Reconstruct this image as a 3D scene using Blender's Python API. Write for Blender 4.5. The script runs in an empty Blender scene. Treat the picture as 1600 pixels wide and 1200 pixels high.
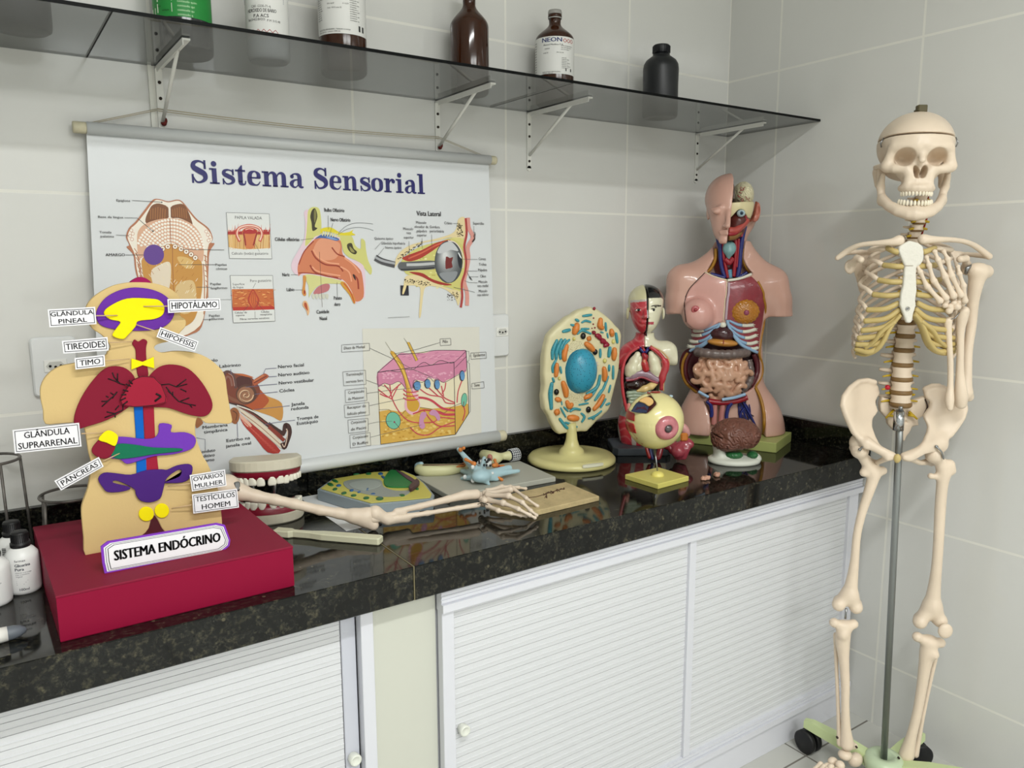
import bpy, math, random
import numpy as np
from mathutils import Vector, Matrix
sc = bpy.context.scene
COL = sc.collection
random.seed(7)
rng = np.random.default_rng(5)
PI = math.pi

# ---------------------------------------------------------------- camera
CAM = np.array([-2.101, -1.827, 1.378])
YAW, PITCH, ROLL, FPX = 0.59562, 0.15848, -0.00345, 1222.5
cy_, sy_, cp_, sp_ = math.cos(YAW), math.sin(YAW), math.cos(PITCH), math.sin(PITCH)
c_f = np.array([sy_*cp_, cy_*cp_, -sp_]); _r = np.array([cy_, -sy_, 0.0]); _u = np.cross(_r, c_f)
c_r = math.cos(ROLL)*_r + math.sin(ROLL)*_u
c_u = -math.sin(ROLL)*_r + math.cos(ROLL)*_u
camd = bpy.data.cameras.new('camera'); cam = bpy.data.objects.new('camera', camd); COL.objects.link(cam)
camd.sensor_fit = 'HORIZONTAL'; camd.sensor_width = 36; camd.lens = 36*FPX/1600; camd.clip_start = 0.01
M3 = Matrix([[c_r[i], c_u[i], -c_f[i]] for i in range(3)])
cam.matrix_world = Matrix.Translation(Vector(CAM)) @ M3.to_4x4()
sc.camera = cam

# ---------------------------------------------------------------- exposure, world
sc.view_settings.view_transform = 'Standard'; sc.view_settings.look = 'None'
sc.view_settings.gamma = 1; sc.view_settings.use_curve_mapping = False
sc.view_settings.exposure = 0.35
w = bpy.data.worlds.new('world'); sc.world = w; w.use_nodes = True
w.node_tree.nodes['Background'].inputs[0].default_value = (0.9, 0.93, 1.0, 1)
w.node_tree.nodes['Background'].inputs[1].default_value = 0.5

def lamp(name, loc, size, sizey, power, rot=(0, 0, 0), col=(.985, 1, .985)):
    l = bpy.data.lights.new(name, 'AREA'); l.shape = 'RECTANGLE'; l.size = size; l.size_y = sizey
    l.energy = power; l.color = col
    o = bpy.data.objects.new(name, l); COL.objects.link(o); o.location = loc; o.rotation_euler = rot
    return o
lamp('ceiling_tube_light', (-1.78, -2.15, 2.70), 1.15, 0.14, 31)
lamp('added_fill_light_right', (-1.0, -4.4, 2.70), 1.2, 1.1, 46)  # unseen fill light, added to even out the room
lamp('added_fill_light_far', (-2.3, -4.3, 2.70), 1.2, 1.1, 44)  # second added fill, further back, made wide to soften its shadows

# ---------------------------------------------------------------- pixel helpers
def ray(px, py): return c_f + (px-800)/FPX*c_r - (py-600)/FPX*c_u
def on_plane(px, py, P, n):
    d = ray(px, py); n = np.array(n, float); t = ((np.array(P, float)-CAM) @ n)/(d @ n); return CAM+t*d
def on_z(px, py, z): return on_plane(px, py, (0, 0, z), (0, 0, 1))
def on_y(px, py, y): return on_plane(px, py, (0, y, 0), (0, 1, 0))
FW = np.array([sy_, cy_, 0.0]); RT = np.array([cy_, -sy_, 0.0])
VROT = -YAW            # rotation.z of a frame whose +x is the image's right and +y away from the lens
class Frame:
    """local frame standing at G, turned to face the room's corner view; L(px,py,v) gives local coordinates"""
    def __init__(s, G, rz=None):
        s.G = np.array(G, float); s.rz = VROT if rz is None else rz
        c, q = math.cos(s.rz), math.sin(s.rz)
        s.X = np.array([c, q, 0]); s.Y = np.array([-q, c, 0])
    def L(s, px, py, v=0.0):
        P = on_plane(px, py, s.G+s.Y*v, s.Y)-s.G
        return np.array([P @ s.X, v, P[2]])
def Z(x0, y0, k): return lambda x, y: (x0+x*k, y0+y*k)

# ---------------------------------------------------------------- materials
def lin(c):
    return tuple((x/12.92 if x <= .04045 else ((x+.055)/1.055)**2.4) for x in [v/255 for v in c])
MATS = {}
def mat(name, col, rough=.5, metal=0., bump=0., bscale=60., spec=.4, var=0., vscale=8., coat=0., trans=0., sss=0.):
    if name in MATS: return MATS[name]
    m = bpy.data.materials.new(name); m.use_nodes = True; nt = m.node_tree; b = nt.nodes['Principled BSDF']
    c = lin(col); b.inputs['Base Color'].default_value = (*c, 1); b.inputs['Roughness'].default_value = rough
    b.inputs['Metallic'].default_value = metal; b.inputs['Specular IOR Level'].default_value = spec
    b.inputs['Coat Weight'].default_value = coat; b.inputs['Transmission Weight'].default_value = trans
    tc = nt.nodes.new('ShaderNodeTexCoord')
    if var > 0:
        n = nt.nodes.new('ShaderNodeTexNoise'); n.inputs['Scale'].default_value = vscale; n.inputs['Detail'].default_value = 5
        nt.links.new(tc.outputs['Object'], n.inputs['Vector'])
        r = nt.nodes.new('ShaderNodeMapRange'); r.inputs[1].default_value = .3; r.inputs[2].default_value = .7
        r.inputs[3].default_value = 1-var; r.inputs[4].default_value = 1+var*.6
        nt.links.new(n.outputs['Fac'], r.inputs[0])
        v = nt.nodes.new('ShaderNodeVectorMath'); v.operation = 'SCALE'; v.inputs[0].default_value = c
        nt.links.new(r.outputs[0], v.inputs['Scale']); nt.links.new(v.outputs[0], b.inputs['Base Color'])
    if bump > 0:
        n = nt.nodes.new('ShaderNodeTexNoise'); n.inputs['Scale'].default_value = bscale; n.inputs['Detail'].default_value = 3
        nt.links.new(tc.outputs['Object'], n.inputs['Vector'])
        bp = nt.nodes.new('ShaderNodeBump'); bp.inputs['Strength'].default_value = bump; bp.inputs['Distance'].default_value = .004
        nt.links.new(n.outputs['Fac'], bp.inputs['Height']); nt.links.new(bp.outputs[0], b.inputs['Normal'])
    MATS[name] = m; return m
def paint_mat(name, rough=.5, bump=0., coat=0., bscale=80):
    """colour comes from the per-corner paint attribute 'Col' (flat printed / painted colours)"""
    if name in MATS: return MATS[name]
    m = bpy.data.materials.new(name); m.use_nodes = True; nt = m.node_tree; b = nt.nodes['Principled BSDF']
    b.inputs['Roughness'].default_value = rough; b.inputs['Coat Weight'].default_value = coat
    a = nt.nodes.new('ShaderNodeAttribute'); a.attribute_name = 'Col'
    nt.links.new(a.outputs['Color'], b.inputs['Base Color'])
    if bump:
        tc = nt.nodes.new('ShaderNodeTexCoord'); n = nt.nodes.new('ShaderNodeTexNoise'); n.inputs['Scale'].default_value = bscale
        nt.links.new(tc.outputs['Object'], n.inputs['Vector']); bp = nt.nodes.new('ShaderNodeBump')
        bp.inputs['Strength'].default_value = bump; bp.inputs['Distance'].default_value = .004
        nt.links.new(n.outputs['Fac'], bp.inputs['Height']); nt.links.new(bp.outputs[0], b.inputs['Normal'])
    MATS[name] = m; return m

# ---------------------------------------------------------------- object helpers
def tag(o, label, cat=None, group=None, kind=None):
    if label: o['label'] = label
    if cat: o['category'] = cat
    if group: o['group'] = group
    if kind: o['kind'] = kind
    return o
def thing(name, label, cat, loc=(0, 0, 0), rz=0., group=None):
    o = bpy.data.objects.new(name, None); COL.objects.link(o); o.empty_display_size = .05
    o.location = [float(v) for v in loc]; o.rotation_euler = (0, 0, rz)
    return tag(o, label, cat, group)
def link(name, me, parent=None, label=None):
    o = bpy.data.objects.new(name, me); COL.objects.link(o)
    if parent is not None: o.parent = parent
    if label: o['label'] = label
    return o
def dup(root, parent=None):
    c = root.copy(); COL.objects.link(c); c.parent = parent
    for ch in list(root.children): dup(ch, c)
    return c

class MB:
    """collects shapes; build() links them as one mesh object"""
    def __init__(s): s.v = []; s.f = []; s.sm = []; s.c = []; s.mi = []; s.cur = (1, 1, 1); s.m = 0
    def add(s, V, F, smooth=False, col=None):
        n = len(s.v); s.v.extend([tuple(float(a) for a in p) for p in V])
        c = col or s.cur
        for f in F: s.f.append(tuple(n+i for i in f)); s.sm.append(smooth); s.c.append(c); s.mi.append(s.m)
        return s
    def box(s, lo, hi, bev=0, col=None, R=None, at=None):
        x0, y0, z0 = lo; x1, y1, z1 = hi
        if bev <= 0:
            V = [(x0, y0, z0), (x1, y0, z0), (x1, y1, z0), (x0, y1, z0), (x0, y0, z1), (x1, y0, z1), (x1, y1, z1), (x0, y1, z1)]
            F = [(0, 3, 2, 1), (4, 5, 6, 7), (0, 1, 5, 4), (1, 2, 6, 5), (2, 3, 7, 6), (3, 0, 4, 7)]
        else:
            b = min(bev, (x1-x0)/2.01, (y1-y0)/2.01, (z1-z0)/2.01); V = []; F = []
            # chamfered box : 24 verts
            def q(i, j, k):  # corner signs
                X = (x0, x1)[i]; Y = (y0, y1)[j]; ZZ = (z0, z1)[k]; sx = (1, -1)[i]; sy = (1, -1)[j]; sz = (1, -1)[k]
                return [(X, Y+sy*b, ZZ+sz*b), (X+sx*b, Y, ZZ+sz*b), (X+sx*b, Y+sy*b, ZZ)]
            idx = {}
            for i in (0, 1):
                for j in (0, 1):
                    for k in (0, 1):
                        idx[i, j, k] = len(V); V += q(i, j, k)
            I = lambda i, j, k, a: idx[i, j, k]+a
            F += [(I(0,0,0,0), I(0,0,1,0), I(0,1,1,0), I(0,1,0,0)), (I(1,0,0,0), I(1,1,0,0), I(1,1,1,0), I(1,0,1,0)),
                  (I(0,0,0,1), I(1,0,0,1), I(1,0,1,1), I(0,0,1,1)), (I(0,1,0,1), I(0,1,1,1), I(1,1,1,1), I(1,1,0,1)),
                  (I(0,0,0,2), I(0,1,0,2), I(1,1,0,2), I(1,0,0,2)), (I(0,0,1,2), I(1,0,1,2), I(1,1,1,2), I(0,1,1,2))]
            for j in (0, 1):
                for k in (0, 1): F.append((I(0,j,k,1), I(1,j,k,1), I(1,j,k,2), I(0,j,k,2)))
            for i in (0, 1):
                for k in (0, 1): F.append((I(i,0,k,0), I(i,1,k,0), I(i,1,k,2), I(i,0,k,2)))
                for j in (0, 1): F.append((I(i,j,0,0), I(i,j,1,0), I(i,j,1,1), I(i,j,0,1)))
            for i in (0, 1):
                for j in (0, 1):
                    for k in (0, 1): F.append((I(i,j,k,0), I(i,j,k,1), I(i,j,k,2)))
        V = np.array(V, float)
        if R is not None: V = V @ np.array(R).T
        if at is not None: V = V+np.array(at)
        return s.add(V, F, False, col)
    def lathe(s, prof, n=32, at=(0, 0, 0), axis='z', col=None, cap=True, smooth=True, R=None):
        V = []; F = []
        for r, z in prof:
            for k in range(n):
                a = 2*PI*k/n; V.append((r*math.cos(a), r*math.sin(a), z))
        m = len(prof)
        for i in range(m-1):
            for k in range(n):
                k2 = (k+1) % n; F.append((i*n+k, i*n+k2, (i+1)*n+k2, (i+1)*n+k))
        if cap: F.append(tuple(range(n))[::-1]); F.append(tuple((m-1)*n+k for k in range(n)))
        V = np.array(V, float)
        if axis == 'x': V = V[:, [2, 0, 1]]
        if axis == 'y': V = V[:, [1, 2, 0]]
        if R is not None: V = V @ np.array(R).T
        return s.add(V+np.array(at), F, smooth, col)
    def tube(s, pts, rad, n=10, closed=False, col=None, flat=None):
        P = np.array(pts, float); m = len(P)
        r = np.full(m, rad) if np.isscalar(rad) else np.array(rad, float)
        T = np.zeros_like(P)
        for i in range(m):
            a = P[(i-1) % m] if (closed or i > 0) else P[i]; b = P[(i+1) % m] if (closed or i < m-1) else P[i]
            t = b-a; T[i] = t/(np.linalg.norm(t)+1e-12)
        u = np.cross(T[0], (0, 0, 1.)); 
        if np.linalg.norm(u) < .1: u = np.cross(T[0], (1., 0, 0))
        u /= np.linalg.norm(u); V = []
        for i in range(m):
            u = u-T[i]*(u @ T[i]); u /= np.linalg.norm(u)+1e-12; w_ = np.cross(T[i], u)
            for k in range(n):
                a = 2*PI*k/n; V.append(P[i]+r[i]*(math.cos(a)*u+math.sin(a)*w_*(flat or 1)))
        F = []
        for i in range(m if closed else m-1):
            j = (i+1) % m
            for k in range(n):
                k2 = (k+1) % n; F.append((i*n+k, i*n+k2, j*n+k2, j*n+k))
        if not closed: F.append(tuple(range(n))[::-1]); F.append(tuple((m-1)*n+k for k in range(n)))
        return s.add(V, F, True, col)
    def ell(s, c, r, n=16, col=None, R=None):
        m = max(6, n//2); V = [(0, 0, -1)]; F = []
        for i in range(1, m):
            a = -PI/2+PI*i/m
            for k in range(n): b = 2*PI*k/n; V.append((math.cos(a)*math.cos(b), math.cos(a)*math.sin(b), math.sin(a)))
        V.append((0, 0, 1)); top = len(V)-1
        for k in range(n):
            k2 = (k+1) % n; F.append((0, 1+k2, 1+k)); F.append((top, 1+(m-2)*n+k, 1+(m-2)*n+k2))
            for i in range(m-2): F.append((1+i*n+k, 1+i*n+k2, 1+(i+1)*n+k2, 1+(i+1)*n+k))
        if np.isscalar(r): r = (r, r, r)
        V = np.array(V)*np.array(r)
        if R is not None: V = V @ np.array(R).T
        return s.add(V+np.array(c), F, True, col)
    def prism(s, pts, t0, t1, axis='y', col=None, smooth=False, bev=0.):
        """outline (a,b) extruded along axis from t0 to t1; axis y: (a,t,b), z: (a,b,t), x: (t,a,b)"""
        n = len(pts); f = {'y': lambda a, b, t: (a, t, b), 'z': lambda a, b, t: (a, b, t), 'x': lambda a, b, t: (t, a, b)}[axis]
        rings = [(t0, 0.), (t1, 0.)]
        if bev > 0: rings = [(t0, bev), (t0+bev*(1 if t1 > t0 else -1), 0.), (t1-bev*(1 if t1 > t0 else -1), 0.), (t1, bev)]
        P = np.array(pts, float); nx = np.roll(P, -1, 0)-np.roll(P, 1, 0); nn = np.stack([nx[:, 1], -nx[:, 0]], 1)
        nn /= np.linalg.norm(nn, axis=1)[:, None]+1e-12
        ar = 0.5*np.sum(P[:, 0]*np.roll(P[:, 1], -1)-np.roll(P[:, 0], -1)*P[:, 1])
        if ar < 0: nn = -nn
        V = []; F = []
        for t, b in rings:
            Q = P-nn*b
            V += [f(a, c, t) for a, c in Q]
        for i in range(len(rings)-1):
            for k in range(n):
                k2 = (k+1) % n; F.append((i*n+k, i*n+k2, (i+1)*n+k2, (i+1)*n+k))
        F.append(tuple(range(n))[::-1]); F.append(tuple((len(rings)-1)*n+k for k in range(n)))
        return s.add(V, F, smooth, col)
    def build(s, name, mats, parent=None, label=None, fix=True, paint=False):
        me = bpy.data.meshes.new(name); me.from_pydata(s.v, [], s.f)
        for m in (mats if isinstance(mats, (list, tuple)) else [mats]): me.materials.append(m)
        me.polygons.foreach_set('use_smooth', s.sm); me.polygons.foreach_set('material_index', s.mi)
        if paint:
            a = me.color_attributes.new('Col', 'FLOAT_COLOR', 'CORNER'); arr = []
            for f, c in zip(s.f, s.c): arr += [*c, 1.0]*len(f)
            a.data.foreach_set('color', arr)
        me.update()
        if fix and len(s.f) < 60000:
            import bmesh
            bm = bmesh.new(); bm.from_mesh(me); bmesh.ops.recalc_face_normals(bm, faces=bm.faces); bm.to_mesh(me); bm.free()
        return link(name, me, parent, label)

def smooth_loop(pts, k=6, closed=True):
    P = np.array(pts, float); n = len(P); out = []
    rngi = range(n) if closed else range(n-1)
    for i in rngi:
        p0 = P[(i-1) % n] if (closed or i > 0) else P[i]; p1 = P[i]; p2 = P[(i+1) % n]
        p3 = P[(i+2) % n] if (closed or i+2 < n) else P[(i+1) % n]
        for j in range(k):
            t = j/k; out.append(.5*((2*p1)+(-p0+p2)*t+(2*p0-5*p1+4*p2-p3)*t*t+(-p0+3*p1-3*p2+p3)*t**3))
    if not closed: out.append(P[-1])
    return np.array(out)
def rotm(ax, a):
    return np.array(Matrix.Rotation(a, 3, ax))

# ---------------------------------------------------------------- implicit surfaces (smooth blends) -> mesh
def smin(a, b, k):
    if k <= 0: return np.minimum(a, b)
    h = np.clip(.5+.5*(b-a)/k, 0, 1); return b*(1-h)+a*h-k*h*(1-h)
def smax(a, b, k): return -smin(-a, -b, k)
def s_ell(P, c, r, R=None):
    q = [P[i]-np.float32(c[i]) for i in range(3)]
    if R is not None: q = [sum(np.float32(R[j][i])*q[j] for j in range(3)) for i in range(3)]
    if np.isscalar(r): return np.sqrt(q[0]**2+q[1]**2+q[2]**2)-r
    k0 = np.sqrt(sum((q[i]/np.float32(r[i]))**2 for i in range(3)))
    return (k0-1)*np.float32(min(r)*.5+sum(r)/6)
def s_cap(P, a, b, ra, rb=None):
    rb = ra if rb is None else rb; a = np.array(a, float); b = np.array(b, float); d = b-a; L2 = float(d @ d)+1e-12
    q = [P[i]-np.float32(a[i]) for i in range(3)]
    t = np.clip((q[0]*np.float32(d[0])+q[1]*np.float32(d[1])+q[2]*np.float32(d[2]))/np.float32(L2), 0, 1)
    return np.sqrt((q[0]-t*np.float32(d[0]))**2+(q[1]-t*np.float32(d[1]))**2+(q[2]-t*np.float32(d[2]))**2)-(ra+(rb-ra)*t)
def s_box(P, c, h, r=0., R=None):
    q = [P[i]-np.float32(c[i]) for i in range(3)]
    if R is not None: q = [sum(np.float32(R[j][i])*q[j] for j in range(3)) for i in range(3)]
    q = [np.abs(q[i])-np.float32(h[i]-r) for i in range(3)]
    o = np.sqrt(sum(np.maximum(x, 0)**2 for x in q)); return o+np.minimum(np.maximum(np.maximum(q[0], q[1]), q[2]), 0)-r
def s_chain(P, pts, rad, k=.0):
    d = None
    for i in range(len(pts)-1):
        e = s_cap(P, pts[i], pts[i+1], rad[i] if not np.isscalar(rad) else rad, rad[i+1] if not np.isscalar(rad) else rad)
        d = e if d is None else smin(d, e, k)
    return d
def s_slice(P, a, n): n = np.array(n, float); n /= np.linalg.norm(n); return sum(np.float32(n[i])*(P[i]-np.float32(a[i])) for i in range(3))

def surf(name, f, lo, hi, h, m, parent=None, label=None, colf=None, relax=1):
    """naive surface nets over the box lo..hi with cell h"""
    lo = np.array(lo, float); hi = np.array(hi, float); n = np.maximum(4, np.ceil((hi-lo)/h).astype(int)+1)
    ax = [np.float32(lo[i])+np.arange(n[i], dtype=np.float32)*np.float32(h) for i in range(3)]
    P = np.meshgrid(*ax, indexing='ij', sparse=True)
    D = np.broadcast_to(f(P), tuple(n)).astype(np.float32).copy()
    for a in range(3):
        sl = [slice(None)]*3; sl[a] = 0; D[tuple(sl)] = np.maximum(D[tuple(sl)], h*.3); sl[a] = -1; D[tuple(sl)] = np.maximum(D[tuple(sl)], h*.3)
    S = D < 0
    cs = [(i, j, k) for i in (0, 1) for j in (0, 1) for k in (0, 1)]
    sub = lambda A, c: A[c[0]:n[0]-1+c[0], c[1]:n[1]-1+c[1], c[2]:n[2]-1+c[2]]
    cnt = sum(sub(S, c).astype(np.int8) for c in cs); act = (cnt > 0) & (cnt < 8)
    I = np.argwhere(act)
    if len(I) == 0: print('EMPTY', name); return link(name, bpy.data.meshes.new(name), parent, label)
    vid = -np.ones(act.shape, np.int32); vid[act] = np.arange(len(I))
    acc = np.zeros((len(I), 3)); num = np.zeros(len(I))
    for a in cs:
        for b in cs:
            df = [b[i]-a[i] for i in range(3)]
            if sum(df) == 1 and min(df) == 0:
                da = D[I[:, 0]+a[0], I[:, 1]+a[1], I[:, 2]+a[2]]; db = D[I[:, 0]+b[0], I[:, 1]+b[1], I[:, 2]+b[2]]
                mk = (da < 0) != (db < 0); t = np.where(mk, da/(da-db+1e-20), 0)
                pt = np.array(a)+t[:, None]*np.array(df); acc[mk] += pt[mk]; num[mk] += 1
    V = lo+h*(I+acc/num[:, None])
    Q = []
    for a in range(3):
        b, c = (a+1) % 3, (a+2) % 3
        A = [slice(1, n[i]-1) for i in range(3)]; A[a] = slice(0, n[a]-1); B = list(A); B[a] = slice(1, n[a])
        sa = S[tuple(A)]; sb = S[tuple(B)]; E = np.argwhere(sa != sb)
        if len(E) == 0: continue
        off = np.zeros(3, int); off[b] = 1; off[c] = 1; G = E+off
        inside = sa[E[:, 0], E[:, 1], E[:, 2]]
        def vv(db, dc):
            K = G.copy(); K[:, b] -= db; K[:, c] -= dc; return vid[K[:, 0], K[:, 1], K[:, 2]]
        q = np.stack([vv(1, 1), vv(0, 1), vv(0, 0), vv(1, 0)], 1); q[~inside] = q[~inside][:, ::-1]; Q.append(q)
    Q = np.concatenate(Q)
    for _ in range(relax):
        A_ = np.zeros_like(V); N_ = np.zeros(len(V))
        for i in range(4):
            np.add.at(A_, Q[:, i], V[Q[:, (i+1) % 4]]); np.add.at(N_, Q[:, i], 1)
            np.add.at(A_, Q[:, i], V[Q[:, (i-1) % 4]]); np.add.at(N_, Q[:, i], 1)
        V = V*.5+.5*A_/np.maximum(N_, 1)[:, None]
    me = bpy.data.meshes.new(name)
    me.vertices.add(len(V)); me.vertices.foreach_set('co', V.astype(np.float32).ravel())
    me.loops.add(Q.size); me.loops.foreach_set('vertex_index', Q.astype(np.int32).ravel())
    me.polygons.add(len(Q)); me.polygons.foreach_set('loop_start', np.arange(0, Q.size, 4, dtype=np.int32))
    me.polygons.foreach_set('loop_total', np.full(len(Q), 4, np.int32)); me.polygons.foreach_set('use_smooth', np.ones(len(Q), bool))
    if colf is not None:
        c = np.ones((len(V), 4), np.float32); c[:, :3] = colf(V)
        at = me.color_attributes.new('Col', 'FLOAT_COLOR', 'POINT'); at.data.foreach_set('color', c.ravel())
    me.materials.append(m); me.update(calc_edges=True); me.validate()
    return link(name, me, parent, label)

# ---------------------------------------------------------------- lettering
_TX = {}
def text_geo(body, bold=0.):
    key = (body, bold)
    if key in _TX: return _TX[key]
    cu = bpy.data.curves.new('t', 'FONT'); cu.body = body; cu.size = 1; cu.offset = bold; cu.resolution_u = 2
    o = bpy.data.objects.new('t', cu); COL.objects.link(o); dg = bpy.context.evaluated_depsgraph_get(); dg.update()
    me = bpy.data.meshes.new_from_object(o.evaluated_get(dg)); V = [tuple(v.co[:2]) for v in me.vertices]
    F = [tuple(p.vertices) for p in me.polygons]
    bpy.data.objects.remove(o); bpy.data.curves.remove(cu); bpy.data.meshes.remove(me)
    _TX[key] = (np.array(V) if V else np.zeros((0, 2)), F); return _TX[key]
def put_text(mb, body, f, x, y, w=None, h=.01, align='l', bold=0., col=(0, 0, 0), squash=None):
    """f maps flat (a,b) to space; x,y baseline start; h = size (cap height about .7 h)"""
    V, F = text_geo(body, 0.)
    if len(V) == 0: return
    x0, x1 = V[:, 0].min(), V[:, 0].max(); k = h; kx = w/(x1-x0) if w else h
    ox = {'l': 0, 'c': -.5, 'r': -1}[align]*(x1-x0)*kx
    for j, s_ in enumerate((0,) if bold <= 0 else (-1, 0, 1)):
        mb.add([f(x+ox+(a-x0)*kx+s_*bold*h*.9, y+b*k) for a, b in V], F, False, col)
# ================================================================ ROOM
def tile_mat(name, ax, off, wid, hgt, zoff, col, grout, msize=.0035, rough=.11, bump=.08):
    m = bpy.data.materials.new(name); m.use_nodes = True; nt = m.node_tree; b = nt.nodes['Principled BSDF']; N = nt.nodes; Lk = nt.links.new
    tc = N.new('ShaderNodeTexCoord'); sp = N.new('ShaderNodeSeparateXYZ'); Lk(tc.outputs['Object'], sp.inputs[0])
    cb = N.new('ShaderNodeCombineXYZ')
    a1 = N.new('ShaderNodeMath'); a1.inputs[1].default_value = off; Lk(sp.outputs[ax[0]], a1.inputs[0]); Lk(a1.outputs[0], cb.inputs[0])
    a2 = N.new('ShaderNodeMath'); a2.inputs[1].default_value = zoff; Lk(sp.outputs[ax[1]], a2.inputs[0]); Lk(a2.outputs[0], cb.inputs[1])
    br = N.new('ShaderNodeTexBrick'); br.offset = 0; br.squash = 1; Lk(cb.outputs[0], br.inputs['Vector'])
    br.inputs['Scale'].default_value = 1; br.inputs['Mortar Size'].default_value = msize; br.inputs['Mortar Smooth'].default_value = .2
    br.inputs['Brick Width'].default_value = wid; br.inputs['Row Height'].default_value = hgt; br.inputs['Bias'].default_value = -1
    c = lin(col); g = lin(grout)
    br.inputs['Color1'].default_value = (*c, 1); br.inputs['Color2'].default_value = (*c, 1); br.inputs['Mortar'].default_value = (*g, 1)
    n2 = N.new('ShaderNodeTexNoise'); n2.inputs['Scale'].default_value = 2.2; n2.inputs['Detail'].default_value = 4; Lk(tc.outputs['Object'], n2.inputs['Vector'])
    mr = N.new('ShaderNodeMapRange'); mr.inputs[3].default_value = .95; mr.inputs[4].default_value = 1.03; Lk(n2.outputs['Fac'], mr.inputs[0])
    vm = N.new('ShaderNodeVectorMath'); vm.operation = 'SCALE'; Lk(br.outputs['Color'], vm.inputs[0]); Lk(mr.outputs[0], vm.inputs['Scale'])
    Lk(vm.outputs[0], b.inputs['Base Color'])
    rr = N.new('ShaderNodeMapRange'); rr.inputs[3].default_value = rough; rr.inputs[4].default_value = .7; Lk(br.outputs['Fac'], rr.inputs[0]); Lk(rr.outputs[0], b.inputs['Roughness'])
    n = N.new('ShaderNodeTexNoise'); n.inputs['Scale'].default_value = 7; n.inputs['Detail'].default_value = 2; Lk(tc.outputs['Object'], n.inputs['Vector'])
    mx = N.new('ShaderNodeMath'); mx.operation = 'MULTIPLY_ADD'; mx.inputs[1].default_value = -.5; Lk(br.outputs['Fac'], mx.inputs[0]); Lk(n.outputs['Fac'], mx.inputs[2])
    bp = N.new('ShaderNodeBump'); bp.inputs['Strength'].default_value = bump; bp.inputs['Distance'].default_value = .01; Lk(mx.outputs[0], bp.inputs['Height']); Lk(bp.outputs[0], b.inputs['Normal'])
    return m
WT, GR = (214, 214, 210), (228, 227, 219)
ROWH, ZR = .4365, 1.9475
m_back = tile_mat('glazed_tile_back', (0, 2), .44*20, .44, ROWH, -ZR+ROWH*10, WT, GR)
m_right = tile_mat('glazed_tile_side', (1, 2), .197+.448*20, .448, ROWH, -ZR+ROWH*10, WT, GR)
m_floor = tile_mat('floor_tile', (0, 1), .30+.45*20, .45, .45, .631+.45*20, (196, 196, 190), (120, 116, 108), msize=.003, rough=.35, bump=.05)
m_paint = mat('white_paint', (236, 236, 230), .8)
XL, YF, ZC = -4.3, -5.6, 2.78
def wall(name, lo, hi, m):
    o = MB().box(lo, hi).build(name, m); o['kind'] = 'structure'; return o
wall('wall_back', (XL, 0, 0), (.12, .12, ZC), m_back)
wall('wall_right', (0, YF, 0), (.12, 0, ZC), m_right)
wall('wall_left', (XL-.12, YF, 0), (XL, .12, ZC), m_right)
wall('wall_front', (XL, YF-.12, 0), (.12, YF, ZC), m_back)
wall('floor', (XL-.12, YF-.12, -.1), (.12, .12, 0), m_floor)
wall('ceiling', (XL-.12, YF-.12, ZC), (.12, .12, ZC+.1), m_paint)
for i, (lx, ly) in enumerate(((-1.78, -2.15), (-2.3, -4.3), (-1.0, -4.4))):
    t = thing('ceiling_light_or_fill', ('tube light fixture on the ceiling nearer the shelf wall', 'added fill light panel on the ceiling farther from the shelf wall', 'added fill light panel on the ceiling nearest the side wall')[i], 'lamp', (lx, ly, ZC))
    MB().box((-.62, -.09 if i == 0 else -.58, -.05), (.62, .09 if i == 0 else .58, 0), .01).build('housing', mat('lamp_housing', (235, 235, 235), .5), t)  # the two wide housings are added to go with the fill lights

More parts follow.
